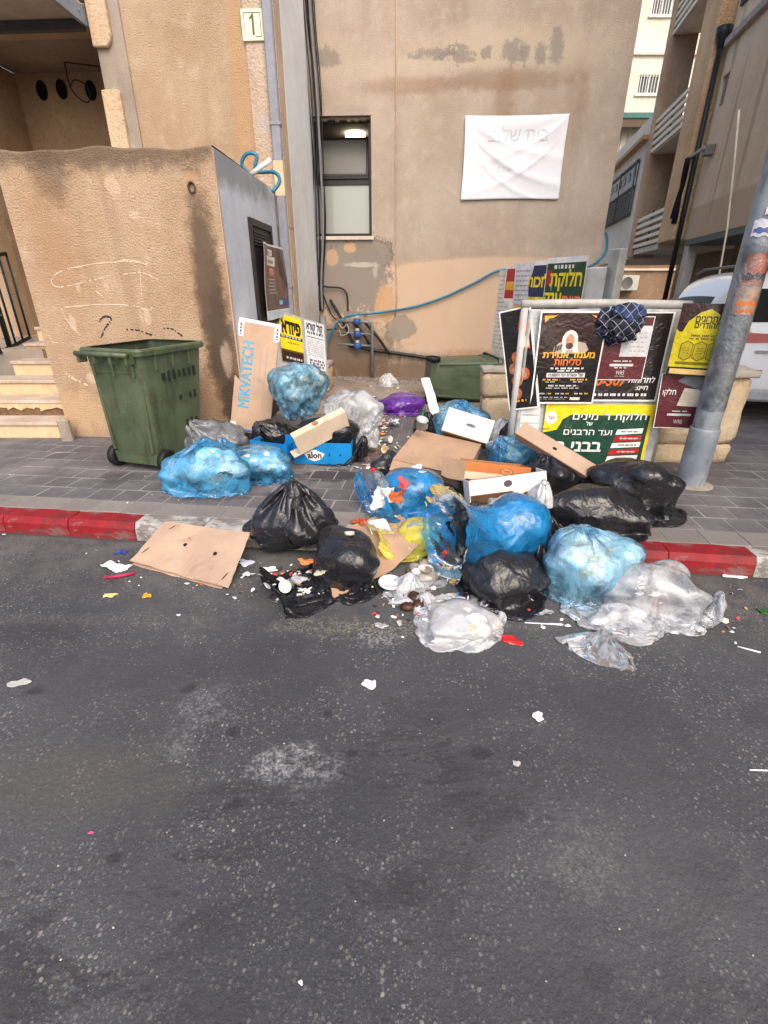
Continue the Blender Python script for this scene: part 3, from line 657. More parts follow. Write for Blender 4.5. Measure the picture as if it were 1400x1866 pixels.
# house number plate
NP = empty('number_plate', (-1.2, 7.1, 0), AW, 'cream house number plate reading 1 on the building corner', 'sign')
s0, zt_ = PL(440, 20, (-1.2, 7.1), 3.2); s1, zb_ = PL(487, 77, (-1.2, 7.1), 3.2)
box('plate', s0, s1 - .01, -.045, -.021, zb_, zt_, paint((232, 230, 196), .35, .05), NP, .004)
fr_m = paint((60, 74, 66), .4); cx, cz = (s0 + s1) / 2 - .005, (zb_ + zt_) / 2
for a in ((s0 + .03, s0 + .036, zb_ + .05, zt_ - .03), (s1 - .05, s1 - .044, zb_ + .03, zt_ - .03), (s0 + .037, s1 - .051, zt_ - .036, zt_ - .03), (cx + .02, s1 - .051, zb_ + .03, zb_ + .036)): box('border', a[0], a[1], -.048, -.0455, a[2], a[3], fr_m, NP)
prism('digit', [(cx - .008, cz - .085), (cx + .016, cz - .085), (cx + .016, cz + .09), (cx - .002, cz + .09), (cx - .036, cz + .055), (cx - .028, cz + .042), (cx - .008, cz + .058)], -.049, -.0455, paint((88, 100, 56), .4), NP)
# ---- right-hand buildings along the alley
RB = empty('pilotis_building', (6.17, 9.07, 0), math.radians(78.6), 'grey beige overhanging building on pillars at the right edge', 'building')
OA = (6.17, 9.07); RA = -78.6
rm = plaster('pale_render', (230, 208, 178), (216, 192, 162), (236, 218, 194), [(2.0, 2.9, 7.0, .32, .05, (192, 166, 138), .7, .1), (2.6, 4.2, .06, 1.2, .6, (140, 122, 104), .5, .5), (1.6, 4.6, .08, 1.4, .6, (144, 128, 110), .45, .5), (3.3, 5.9, .1, .5, .8, (140, 124, 106), .5, .5)], 34, .35, .01, .3)
wall_holes('upper_wall', -9, 3.72, 2.6, 10, 0.0, -0.2, [(3.28, 3.80 - .12, 4.96, 5.5)], rm, RB)
box('end_wall', 3.52, 3.72, -7, -0.202, 2.6, 10, rm, RB)
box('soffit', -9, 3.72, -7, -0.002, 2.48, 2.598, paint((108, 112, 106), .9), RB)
for i in range(9): box('louvre_slat', 3.285, 3.675, -.12, -.05, 4.975 + i * .058, 5.02 + i * .058, paint((150, 148, 134), .6), RB, .004)
box('window_reveal', 3.27, 3.28, -.12, .012, 4.95, 5.52, paint((196, 184, 168), .8), RB)
box('ledge', -9, 3.74, 0.002, .1, 5.98, 6.12, plaster('ledge_conc', (176, 166, 154), (150, 140, 130), (196, 188, 178), (), 20, .8, .02), RB, .01)
box('corner_trim', 3.722, 3.80, -.2, .004, 2.6, 6.0, paint((178, 186, 170), .7), RB)
box('window_frame', 2.0, 3.5, .0025, .05, 6.5, 6.6, paint((60, 56, 54), .6), RB); box('railing', 2.0, 3.4, .1, .13, 6.9, 6.95, dk, RB)
col_m = plaster('white_pillar', (206, 200, 190), (180, 172, 160), (218, 214, 206), (), 20, .5, .01)
box('pillar', 3.45, 3.70, -.22, -.01, 0, 2.48, col_m, RB, .01); box('pillar', -2.2, -1.95, -.22, -.01, 0, 2.48, col_m, RB, .01)
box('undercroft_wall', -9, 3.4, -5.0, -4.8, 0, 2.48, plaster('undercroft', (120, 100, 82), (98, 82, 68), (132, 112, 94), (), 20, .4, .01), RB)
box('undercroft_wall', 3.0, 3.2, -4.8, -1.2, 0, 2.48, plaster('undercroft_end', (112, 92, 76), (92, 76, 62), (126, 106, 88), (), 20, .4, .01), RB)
box('grille_window', 2.985, 2.998, -2.6, -1.7, 1.3, 2.1, paint((52, 46, 40), .8), RB)
for i in range(7): box('grille_bar', 2.955, 2.975, -2.55 + i * .13, -2.53 + i * .13, 1.3, 2.1, paint((170, 150, 120), .6), RB)
box('storage_panel', 1.6, 1.7, -4.2, -2.0, 0, 1.75, paint((190, 176, 158), .8, .1), RB)
bp = empty('black_drainpipe', (6.17, 9.07, 0), math.radians(78.6), 'black drainpipe down the corner of the overhanging building', 'drainpipe')
tube('pipe', [(3.85, .12, .2), (3.85, .12, 6.0)], .055, paint((20, 20, 22), .4), bp, 10)
lathe('hopper', [(.055, 6.0), (.14, 6.22), (.15, 6.34), (.0, 6.34)], paint((24, 24, 26), .5), bp, 10, Matrix.Translation((3.85, .12, 0)))
tube('inlet', [(3.85, .12, 6.25), (4.2, .2, 6.2)], .05, paint((24, 24, 26), .5), bp, 8)
bk = empty('wall_bracket', (6.17, 9.07, 0), math.radians(78.6), 'grey clothes bracket across the black drainpipe on the far corner', 'bracket')
box('arm', 3.2, 4.2, .17, .22, 4.2, 4.26, paint((150, 150, 146), .6), bk, .005); box('plate', 3.15, 3.35, .003, .17, 4.1, 4.28, paint((120, 118, 112), .6), bk, .01)
# black garment hanging from the bracket
vs, fs = [], []
for j in range(9):
    for i in range(7):
        t = j / 8; vs.append((3.92 + .24 * (i / 6 - .5) * (.6 + .5 * t) + .1 * t, .26 + .05 * math.sin(i * 1.9 + t * 3), 4.2 - 1.25 * t + (.12 if (i > 3 and j == 8) else 0)))
for j in range(8):
    for i in range(6): fs.append((j * 7 + i, j * 7 + i + 1, j * 7 + 8 + i, j * 7 + 7 + i))
gm = mesh('garment', vs, fs, paint((22, 20, 26), .9), None, True); gm.location = (6.17, 9.07, 0); gm.rotation_euler = (0, 0, math.radians(78.6)); gm.modifiers.new('t', 'SOLIDIFY').thickness = .01
tag(gm, 'black garment hanging from the bracket on the drainpipe', 'clothing')
BB = empty('balcony_building', (6.17 - .98 * .25, 9.07 + .197 * .25, 0), math.radians(78.6), 'brown roughcast building with white slatted balconies along the alley', 'building')
bcol = plaster('brown_roughcast', (230, 194, 152), (210, 170, 128), (236, 206, 170), (), 22, 1.2, .04, .3)
box('pier', 3.95, 5.0, -.6, 0.0, 2.62, 14, bcol, BB, .02)
gr_m = plaster('grey_render', (226, 210, 192), (208, 192, 174), (232, 218, 202), (), 30, .3, .008)
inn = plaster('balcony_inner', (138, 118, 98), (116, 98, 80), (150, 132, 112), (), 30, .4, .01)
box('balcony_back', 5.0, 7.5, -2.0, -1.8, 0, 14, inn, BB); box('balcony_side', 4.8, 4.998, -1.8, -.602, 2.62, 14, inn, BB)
for z in (2.5, 4.95, 7.45, 9.9): box('balcony_floor', 5.002, 7.35, -1.8, -.03, z, z + .12, gr_m, BB)
slat_m = paint((226, 214, 192), .6, .06)
for zb, n in ((2.66, 5), (4.98, 5), (7.45, 6)):
    for i in range(n): box('balcony_slat', 4.95, 7.38, -.025, .02, zb + i * .165, zb + i * .165 + .085, slat_m, BB, .004)
    box('balcony_stile', 6.1, 6.14, -.06, -.03, zb, zb + .165 * n, dk, BB)
    box('balcony_door', 5.6, 6.9, -1.795, -1.75, zb, zb + 2.0, paint((84, 78, 74), .5), BB)
    tube('balcony_pipe', [(5.35, -1.6, zb), (5.35, -1.6, zb + 2.3)], .04, gr_m, BB, 6)
box('bay_wall', 7.4, 12.3, -3, .06, 2.39, 5.35, gr_m, BB); box('fin', 7.36, 7.52, -.6, .1, 2.42, 14, plaster('fin_render', (186, 160, 138), (164, 140, 118), (200, 178, 158), (), 30, .5, .01), BB, .01)
box('bay_roof', 7.55, 12.4, -2, .25, 5.352, 5.45, paint((170, 136, 96), .8), BB); box('roof_parapet', 7.55, 12.4, -.1, .0, 5.46, 6.0, gr_m, BB)
bw = box('bay_window', 8.2, 12.0, .062, .09, 3.62, 4.98, paint((98, 96, 96), .4), BB)
wf = paint((70, 68, 66), .6)
for i in range(16): box('grille_bar', 8.25 + i * .235, 8.27 + i * .235, .2, .22, 3.6, 4.3, wf, bw)
for i in range(9): box('grille_rail', 8.2, 12.0, .18, .2, 3.62 + i * .085, 3.64 + i * .085, wf, bw)
for z in (3.6, 4.32, 4.96): box('frame_bar', 8.15, 12.05, .092, .14, z, z + .06, wf, bw)
for x in (8.15, 10.05, 12.0): box('frame_bar', x, x + .06, .142, .17, 3.6, 5.0, wf, bw)
for i in range(6): lathe('blind_ring', [(.0, 0), (.12, 0), (.12, .01)], paint((150, 148, 146), .7), bw, 12, Matrix.Translation((8.5 + i * .6, .1, 4.72)) @ Matrix.Rotation(-PI / 2, 4, 'X'))
box('ground_wall', 4.0, 13, -3.2, -3.0, 0, 2.5, plaster('ground_brown', (150, 122, 96), (122, 98, 76), (168, 142, 114), (), 20, .5, .01), BB)
box('shutter', 4.9, 6.8, -2.995, -2.9, .2, 2.3, paint((60, 54, 50), .6), BB)
for i in range(14): box('shutter_rib', 4.92 + i * .135, 4.95 + i * .135, -2.898, -2.87, .2, 2.3, paint((96, 90, 84), .6), BB)
box('meter_box', 9.0, 9.5, -2.995, -2.85, 1.2, 1.65, paint((210, 206, 196), .6), BB, .02); box('wall_ledge', 7.6, 11.5, -2.995, -2.8, 1.95, 2.0, gr_m, BB)
FB = empty('far_building', (0, 28, 0), 0, 'pale cream building closing the end of the alley', 'building')
fm = plaster('cream_wall', (222, 216, 198), (200, 194, 176), (234, 230, 216), [(11.6, 11.2, 1.0, .6, .9, (226, 222, 208), .5, .5)], 12, .2, .01, .25)
wall_holes('wall', 7, 17, 8.75, 16, 0, .3, [(11.47, 12.45, 9.62, 10.3), (11.5, 12.4, 12.3, 13.6)], fm, FB)
box('ledge', 7, 17, -.12, -.002, 10.95, 11.05, paint((196, 190, 176), .8), FB)
gl_m = paint((58, 62, 60), .15, .3, 2)
for x0, x1, z0, z1 in ((11.47, 12.45, 9.62, 10.3), (11.5, 12.4, 12.3, 13.6)):
    w_ = box('window', x0, x1, .12, .14, z0, z1, gl_m, FB)
    for a in ((x0, x1, z0, z0 + .05), (x0, x1, z1 - .05, z1), (x0, x0 + .05, z0 + .052, z1 - .052), (x1 - .05, x1, z0 + .052, z1 - .052), ((x0 + x1) / 2 - .03, (x0 + x1) / 2 + .03, z0 + .052, z1 - .052)):
        box('frame_bar', a[0], a[1], .05, .11, a[2], a[3], paint((226, 224, 216), .5), w_)
    for i in range(7): box('grille_bar', x0 + .1 + i * (x1 - x0 - .2) / 6 - .012, x0 + .1 + i * (x1 - x0 - .2) / 6 + .012, -.02, .0, z0, z1, paint((220, 220, 216), .5), w_)
    box('sill', x0 - .1, x1 + .1, -.08, -.003, z0 - .1, z0 - .01, paint((212, 206, 198), .7), w_)
box('sky_panel', 10.7, 11.3, .02, .2, 12.3, 14, paint((150, 196, 226), .3), FB)
box('awning', 9.5, 12.6, -.5, -.002, 8.6, 8.82, paint((62, 104, 100), .6), FB, .02); box('awning_lip', 9.5, 12.6, -.45, -.05, 8.3, 8.595, paint((92, 78, 66), .8), FB)
box('yard_wall', 5, 14, -4.2, -4.0, 0, 3.3, plaster('yard_wall_render', (150, 124, 100), (126, 102, 80), (168, 142, 118), (), 20, .6, .02), FB)
box('yard_wall_ledge', 5, 14, -4.3, -4.202, 2.3, 2.38, gr_m, FB)
ac_ = box('air_conditioner', 10.2, 11.1, -4.6, -4.205, 1.5, 2.1, paint((206, 202, 192), .6), FB, .02)
lathe('fan_grille', [(0, .0), (.22, .0), (.24, .012)], paint((110, 108, 104), .6), ac_, 16, Matrix.Translation((10.6, -4.603, 1.8)) @ Matrix.Rotation(PI / 2, 4, 'X'))
box('shed_wall', 7, 17, .31, .6, 0, 8.74, paint((206, 202, 186), .8, .1, 1.0), FB)
for i in range(14): box('panel_joint', 9.6 + i * .32, 9.63 + i * .32, .29, .308, 5, 8.25, paint((150, 146, 132), .8), FB)
# ------------------------------------------------------------------ lettering and posters
_txt = {}
def text_mesh(body, size=1.0, bold=0.0, sx=1.0):
    """outline of the lettering, filled by winding number"""
    key = (body, bold, sx)
    if key in _txt: return _txt[key]
    from mathutils.geometry import delaunay_2d_cdt
    cu = bpy.data.curves.new('t', 'FONT'); cu.body = body; cu.size = 1.0; cu.resolution_u = 2
    cu.align_x = 'CENTER'; cu.fill_mode = 'NONE'
    ob = bpy.data.objects.new('t', cu); col.objects.link(ob)
    dg = bpy.context.evaluated_depsgraph_get()
    me = bpy.data.meshes.new_from_object(ob.evaluated_get(dg))
    co = np.array([(v.co.x, v.co.y) for v in me.vertices]); ed = [tuple(e.vertices) for e in me.edges]
    bpy.data.objects.remove(ob); bpy.data.curves.remove(cu); bpy.data.meshes.remove(me)
    nxt = {}
    for a, b in ed: nxt.setdefault(a, []).append(b); nxt.setdefault(b, []).append(a)
    seen, loops = set(), []
    for a in range(len(co)):
        if a in seen or a not in nxt: continue
        lp, cur, prv = [a], a, None
        while True:
            seen.add(cur); opts = [q for q in nxt[cur] if q != prv and q not in seen]
            if prv is None: opts = [q for q in nxt[cur] if q == a + 1] or opts
            if not opts: break
            prv, cur = cur, opts[0]; lp.append(cur)
        loops.append(lp)
    segs = np.array([(lp[i], lp[(i + 1) % len(lp)]) for lp in loops for i in range(len(lp))])
    if bold > 0:
        sg = sum(co[a][0] * co[b][1] - co[b][0] * co[a][1] for a, b in segs); cs, ss = [co], [segs]; b0_ = len(co)
        for a, b in segs:
            d = co[b] - co[a]; l = np.hypot(*d)
            if l < 1e-6: continue
            d /= l; nn_ = np.array((-d[1], d[0])) * bold; e = d * bold * .8
            q = np.array([co[a] - e - nn_, co[b] + e - nn_, co[b] + e + nn_, co[a] - e + nn_])
            if sg < 0: q = q[::-1]
            cs.append(q); ss.append(np.array([(b0_ + k, b0_ + (k + 1) % 4) for k in range(4)])); b0_ += 4
        co = np.concatenate(cs); segs = np.concatenate(ss)
    r = delaunay_2d_cdt([Vector(c) for c in co], [tuple(map(int, s_)) for s_ in segs], [], 0, 1e-6)
    V, F = r[0], r[2]; P0, P1 = co[segs[:, 0]], co[segs[:, 1]]
    out = []
    for f in F:
        x = sum(V[i].x for i in f) / len(f); y = sum(V[i].y for i in f) / len(f)
        up = (P0[:, 1] <= y) & (P1[:, 1] > y); dn = (P0[:, 1] > y) & (P1[:, 1] <= y)
        crs = (P1[:, 0] - P0[:, 0]) * (y - P0[:, 1]) - (x - P0[:, 0]) * (P1[:, 1] - P0[:, 1])
        if int((up & (crs > 0)).sum()) - int((dn & (crs < 0)).sum()) != 0: out.append(tuple(f))
    _txt[key] = ([(v.x * sx, v.y) for v in V], out); return _txt[key]
def heb(s): return s[::-1]
class Sheet:
    """a printed sheet: x right, y up (0..w, 0..h), z towards the reader; print is built as thin meshes on it"""
    def __init__(s, name, w, h, m, mat, wave=0.006, seed=0, thick=0.0012, nx=16, ny=20):
        s.w, s.h, s.mat, s.seed, s.amp = w, h, mat, seed, wave; s.layer = 0
        r = random.Random(seed); s.ph = [r.uniform(0, 6) for _ in range(6)]; s.fr = [r.uniform(5, 9), r.uniform(3, 6), r.uniform(9, 15)]
        s.groups = {}
        vs, fs = [], []
        for side, dz in ((0, 0), (1, -thick)):
            b = len(vs)
            for j in range(ny + 1):
                for i in range(nx + 1): vs.append(s.pt(w * i / nx, h * j / ny, dz))
            for j in range(ny):
                for i in range(nx):
                    q = (b + j * (nx + 1) + i, b + j * (nx + 1) + i + 1, b + (j + 1) * (nx + 1) + i + 1, b + (j + 1) * (nx + 1) + i)
                    fs.append(q if not side else q[::-1])
        s.o = mesh(name, vs, fs, m, None, True); s.o.matrix_world = mat
    def z(s, x, y):
        return s.amp * (math.sin(s.fr[0] * x + s.ph[0] + 2 * y) + .8 * math.sin(s.fr[1] * y + s.ph[1] - 3 * x) + .35 * math.sin(s.fr[2] * (x + y) + s.ph[2])) + s.amp * 1.5
    def pt(s, x, y, dz=0): return (x, y, s.z(x, y) + dz)
    def _add(s, m, vs, fs, lay):
        g = s.groups.setdefault(m.name, [m, [], []]); b = len(g[1])
        g[1].extend(s.pt(x, y, 0.0008 + 0.0006 * lay) for x, y in vs); g[2].extend(tuple(b + i for i in f) for f in fs)
    def rect(s, x0, y0, x1, y1, m, lay=0):
        nx = max(1, int((x1 - x0) / .04)); ny = max(1, int((y1 - y0) / .04)); vs = []; fs = []
        for j in range(ny + 1):
            for i in range(nx + 1): vs.append((x0 + (x1 - x0) * i / nx, y0 + (y1 - y0) * j / ny))
        for j in range(ny):
            for i in range(nx): fs.append((j * (nx + 1) + i, j * (nx + 1) + i + 1, (j + 1) * (nx + 1) + i + 1, (j + 1) * (nx + 1) + i))
        s._add(m, vs, fs, lay); return s
    def poly(s, pts, m, lay=1):
        area = sum(pts[i][0] * pts[(i + 1) % len(pts)][1] - pts[(i + 1) % len(pts)][0] * pts[i][1] for i in range(len(pts)))
        if area < 0: pts = list(pts)[::-1]
        bm = bmesh.new(); f = bm.faces.new([bm.verts.new((x, y, 0)) for x, y in pts]); bmesh.ops.triangulate(bm, faces=[f])
        for _ in range(5):
            bmesh.ops.subdivide_edges(bm, edges=[e for e in bm.edges if e.calc_length() > .05], cuts=1); bmesh.ops.triangulate(bm, faces=bm.faces[:])
        bmesh.ops.triangulate(bm, faces=bm.faces[:]); bm.verts.index_update()
        s._add(m, [(v.co.x, v.co.y) for v in bm.verts], [tuple(v.index for v in f.verts) for f in bm.faces], lay); bm.free(); return s
    def ell(s, cx, cy, rx, ry, m, lay=1, n=18): return s.poly([(cx + rx * math.cos(2 * PI * i / n), cy + ry * math.sin(2 * PI * i / n)) for i in range(n)], m, lay)
    def text(s, body, cx, y, size, m, bold=0.02, lay=3, width=None, skew=0.0, clip=None):
        vs, fs = text_mesh(body, 1.0, bold)
        if not vs: return s
        x0 = min(v[0] for v in vs); x1 = max(v[0] for v in vs); k = size * 1.35
        kx = (width / (x1 - x0)) if width else k
        vv = [(cx + (a - (x0 + x1) / 2) * kx + skew * b * k, y + b * k) for a, b in vs]
        if clip is not None:
            keep = [f for f in fs if all(clip[0] <= vv[i][0] <= clip[1] for i in f)]; fs = keep
        s._add(m, vv, fs, lay); return s
    def dashes(s, x0, x1, y, h, m, seed=0, lay=2, words=(.02, .06), gap=.012):
        r = random.Random(seed); x = x0
        while x < x1:
            w = min(r.uniform(*words), x1 - x)
            n = max(1, int(w / (h * .75))); cw = w / n
            for i in range(n):
                a = x + i * cw
                vs = [(a, y), (a + cw * .72, y), (a + cw * .72, y + h * r.uniform(.8, 1.0)), (a, y + h)]
                s._add(m, vs, [(0, 1, 2, 3)], lay)
                
            x += w + gap
        return s
    def done(s, label, cat='poster', group=None):
        for k, (m, vs, fs) in s.groups.items():
            tag(mesh('lettering' if len(fs) > 40 else 'printed_panel', vs, fs, m, s.o), kind='stuff')
        return tag(s.o, label, cat, group)
def frame(O, X, Yv):
    """matrix with origin O, x axis towards X, y axis (upwards) towards Yv"""
    O, X, Yv = Vector(O), Vector(X), Vector(Yv)
    x = (X - O).normalized(); y = (Yv - O); y = (y - x * y.dot(x)).normalized(); z = x.cross(y)
    return Matrix(((x.x, y.x, z.x, O.x), (x.y, y.y, z.y, O.y), (x.z, y.z, z.z, O.z), (0, 0, 0, 1)))
WHT = flat((232, 230, 226)); BLK = flat((26, 22, 22)); GOLD = flat((226, 168, 46)); ORG = flat((214, 104, 36)); YEL = flat((236, 208, 36)); NAVY = flat((34, 40, 78)); MAR = flat((92, 32, 40)); GRN = flat((24, 66, 48)); RED = flat((176, 30, 36)); DBR = flat((50, 26, 22)); SKIN = flat((190, 140, 110)); CREAM = flat((222, 208, 186)); GREY = flat((150, 148, 146)); PALE = flat((206, 206, 208))
# faint lettering on the banner
def on_banner(body, cx, z, size, rgb):
    vs, fs = text_mesh(body, 1.0, 0.0); k = size
    v3 = []
    for a, b in vs:
        x = cx + a * k; zz = z + b * k; v3.append((x, banner_y((x - b0) / (b1 - b0), (zz - c0) / (c1 - c0)) - .004, zz))
    tag(mesh('faded_lettering', v3, fs, flat(rgb, .8), ban), kind='stuff')
on_banner(heb('בית שלום'), 1.97, 3.57, .235, (212, 212, 220))
on_banner(heb('לזכרון עולם'), 1.95, 3.20, .10, (224, 224, 231))
# ---- the wrapped board
BA = math.radians(-2.0); BO = Vector((1.14, 4.12, 0)); BW, BT = 1.22, 1.50
bd = empty('notice_board', BO, BA, 'white plastic wrapped notice board covered in posters beside the lamp post', 'notice board')
wrap_n = NT('wrapped_board'); wrap_n.set(wrap_n.mix(wrap_n.step(wrap_n.noise(7, 5, .6), .35, .65), S(150, 150, 150), S(190, 190, 190)), .3, wrap_n.bump(wrap_n.noise(22, 4, .6, dist=2), .5, .012), .5)
box('panel', 0, BW, 0.0, .06, .13, BT - .05, wrap_n.m, bd, .01)
tube('top_rail', [(-.06, .03, BT - .015), (.4, .028, BT - .008), (BW * .7, .03, BT - .012), (BW + .03, .03, BT - .02)], .032, paint((170, 168, 162), .5, .2, 12, .4, dirt=(120, 116, 110)), bd, 10, 3)
for x in (-.03, BW + .0): tube('post', [(x, .03, .13), (x, .03, BT - .04)], .03, paint((176, 174, 170), .5), bd, 8)
for i in range(7): box('paper_strip', .03, .19, -.004 - .0006 * i, -.002, .62 - i * .07, .68 - i * .07, paint((218, 216, 210), .7), bd)
BM = Matrix.Translation(BO) @ Matrix.Rotation(BA, 4, 'Z') @ Matrix.Rotation(PI / 2, 4, 'X')      # sheet x -> along, y -> up, z -> towards viewer
def bpos(u, v): s, z = PL(u, v, BO, 2.0); return s, z
def board_sheet(name, tl, br, m, off, **kw):
    x0, y1 = bpos(*tl); x1, y0 = bpos(*br)
    return Sheet(name, x1 - x0, y1 - y0, m, BM @ Matrix.Translation((x0, y0, off)), **kw)
bag_gloss = NT('laminate_black'); bag_gloss.set(bag_gloss.mix(bag_gloss.noise(5), (.014, .011, .012), (.03, .024, .024)), .16, bag_gloss.bump(bag_gloss.noise(10, 3, .5, dist=2), .35, .02), .6)
mar_gloss = NT('laminate_brown'); mar_gloss.set(mar_gloss.mix(mar_gloss.step(mar_gloss.xyz()[1], .25, .75), (.012, .009, .009), (.035, .011, .013)), .2, mar_gloss.bump(mar_gloss.noise(9, 3, .5, dist=2), .3, .015), .6)
# black poster with the phone line, behind
p = board_sheet('poster', (1100, 568), (1193, 731), WHT, .010, seed=3, wave=.005)
W, H = p.w, p.h
p.rect(.0, .015, W - .015, H - .01, bag_gloss.m)
p.text('00-307', W * .22, .13, .085, ORG, .03, skew=.2, width=W * .55)
p.text(heb('לתרומות'), W * .72, .155, .045, WHT, .015, skew=.15); p.text(heb('חייגו:'), W * .74, .095, .04, WHT, .015, skew=.15)
p.dashes(W * .05, W * .85, .045, .022, WHT, 4)
p.done('black glossy poster with orange 307 digits at the right of the board')
# maroon sheet over it
p = board_sheet('poster', (1103, 576), (1167, 692), WHT, .024, seed=5, wave=.004)
W, H = p.w, p.h
p.rect(.006, .006, W - .006, H - .006, MAR).rect(W * .42, H * .38, W * .98, H * .86, PALE, 1)
for i in range(5): p.dashes(W * .6, W * .92, H * (.46 + .07 * i), .008, GREY, i, 2, (.01, .03))
p.rect(W * .25, H * .225, W * .75, H * .265, PALE, 1); p.dashes(W * .32, W * .7, H * .30, .009, WHT, 2); p.dashes(W * .36, W * .62, H * .195, .008, WHT, 3)
p.text('WRS', W * .5, H * .09, .035, PALE, 0, width=W * .18); p.dashes(W * .4, W * .6, H * .06, .005, PALE, 8)
p.done('small maroon poster with a pale card, pinned in the middle of the board')
# selichot poster
p = board_sheet('poster', (984, 566), (1077, 734), WHT, .036, seed=7, wave=.006)
W, H = p.w, p.h
p.rect(.012, .014, W - .012, H - .014, mar_gloss.m)
gx = W * .5
# hooded praying figure with a shawl, as printed shapes
p.poly([(gx - .13, H * .56), (gx - .125, H * .62), (gx - .09, H * .67), (gx - .05, H * .69), (gx + .06, H * .69), (gx + .12, H * .67), (gx + .15, H * .60), (gx + .12, H * .56)], flat((176, 160, 146)), 1)
p.ell(gx - .005, H * .70, .062, H * .105, flat((222, 214, 206)), 2); p.ell(gx - .005, H * .69, .034, H * .075, SKIN, 3); p.ell(gx - .005, H * .64, .03, H * .035, flat((84, 54, 44)), 4)
p.poly([(gx - .06, H * .56), (gx - .055, H * .68), (gx - .025, H * .61), (gx - .03, H * .56)], flat((226, 220, 214)), 4); p.poly([(gx + .03, H * .56), (gx + .02, H * .62), (gx + .055, H * .69), (gx + .075, H * .56)], flat((226, 220, 214)), 4)
for i in range(3): p.poly([(gx - .125 + i * .02, H * (.575 + .012 * i)), (gx - .11 + i * .02, H * (.575 + .012 * i)), (gx - .10 + i * .02, H * (.64 + .008 * i)), (gx - .115 + i * .02, H * (.64 + .008 * i))], flat((60, 52, 50)), 3)
for cx, s_ in ((W * .14, 1), (W * .88, -1)): p.poly([(cx - .04 * s_, H * .95), (cx + .05 * s_, H * .955), (cx + .07 * s_, H * .965), (cx + .03 * s_, H * .93), (cx, H * .925), (cx - .03 * s_, H * .88)], GOLD, 1)
p.text(heb('מעמד אמירת'), gx, H * .515, .05, GOLD, .03, 5, width=W * .8); p.text(heb('סליחות'), gx, H * .435, .055, ORG, .03, 5, width=W * .42)
p.dashes(W * .25, W * .78, H * .39, .014, WHT, 1); p.dashes(W * .36, W * .66, H * .365, .012, WHT, 2)
p.rect(W * .2, H * .3, W * .8, H * .35, PALE, 1); p.text(heb('של עשרת ימי תשובה'), gx, H * .312, .026, BLK, .02, 3, width=W * .54)
for x in (.15, .58): p.dashes(W * x, W * (x + .27), H * .265, .014, GOLD, int(x * 9)); p.dashes(W * (x + .05), W * (x + .2), H * .245, .008, PALE, int(x * 7))
p.dashes(W * .25, W * .72, H * .20, .011, WHT, 5); p.dashes(W * .22, W * .74, H * .175, .008, PALE, 6)
for x in (.1, .38, .68): p.dashes(W * x, W * (x + .14), H * .11, .011, PALE, int(x * 20)); p.dashes(W * (x + .16), W * (x + .22), H * .11, .012, GOLD, 3)
p.dashes(W * .1, W * .58, H * .07, .007, PALE, 9); p.dashes(W * .1, W * .55, H * .05, .006, GREY, 10); p.rect(W * .62, H * .045, W * .78, H * .075, CREAM, 1)
p.done('dark poster of a figure under a white prayer shawl with gold lettering')
# green distribution poster below
p = board_sheet('poster', (995, 735), (1163, 868), flat((236, 210, 30)), .018, seed=9, wave=.004)
W, H = p.w, p.h
p.poly([(.0, H * .14), (W * .62, H * .14), (W * .66, H * .17), (W * .97, H * .17), (W * .97, H * .86), (W * .24, H * .86), (W * .17, H * .8), (W * .13, H * .66), (.0, H * .62)], GRN, 1)
p.ell(W * .06, H * .82, .05, H * .09, WHT, 2); p.text(heb('ועד'), W * .06, H * .80, .03, RED, .02, 4)
p.text(heb('חלוקת ד\' מינים'), W * .60, H * .795, .062, BLK, .03, 3, width=W * .69); p.text(heb('חלוקת ד\' מינים'), W * .60, H * .80, .06, WHT, .012, 5, width=W * .68)
p.text(heb('של'), W * .42, H * .725, .032, WHT, .02, 5); p.text(heb('ועד הרבנים'), W * .42, H * .595, .055, WHT, .012, 5, width=W * .45)
p.text(heb('בבני ברק'), W * .26, H * .37, .1, WHT, .028, 5, width=W * .62)
for i, (m_, t_) in enumerate(((WHT, BLK), (RED, WHT), (WHT, BLK), (RED, WHT), (WHT, BLK))):
    y = H * (.60 - i * .092); p.poly([(W * .68 - .01 * i, y), (W * .93, y + .012), (W * .935, y + H * .07 + .012), (W * .69 - .01 * i, y + H * .07)], m_, 2); p.dashes(W * .73, W * .9, y + .022, .012, t_, i, 3, (.02, .05), .008)
p.rect(W * .28, H * .02, W * .5, H * .15, RED, 2); p.text(heb('ביום שלישי'), W * .39, H * .09, .03, WHT, .02, 4, width=W * .17); p.dashes(W * .36, W * .46, H * .045, .016, WHT, 3, 4)
p.dashes(.0, W * .08, H * .66, .012, ORG, 2)
p.done('green and yellow poster with big white Hebrew lettering low on the board')
# strip of orange black poster wrapped round the board's left end
p = Sheet('poster', .26, .80, WHT, frame(P(929, 748, 4.16), P(966, 744, 4.07), P(946, 560, 4.18)), seed=11, wave=.006)
W, H = p.w, p.h
p.rect(.01, .012, W - .02, H - .012, BLK); p.poly([(W * .5, H * .62), (W * .86, H * .60), (W * .86, H * .97), (W * .66, H * .96), (W * .55, H * .82)], ORG, 1); p.rect(W * .52, H * .62, W * .84, H * .72, CREAM, 2)
for i, (x, y) in enumerate(((.3, .42), (.35, .30), (.3, .17), (.42, .53), (.6, .36))): p.ell(W * x, H * y, .045, .05, flat((150 + 12 * i, 96, 58)), 1); p.ell(W * x, H * y - .01, .02, .025, SKIN, 2)
p.dashes(W * .1, W * .6, H * .08, .02, GOLD, 3); p.dashes(W * .5, W * .8, H * .76, .02, BLK, 5, 3)
p.done('narrow black and orange poster on the left end of the board')
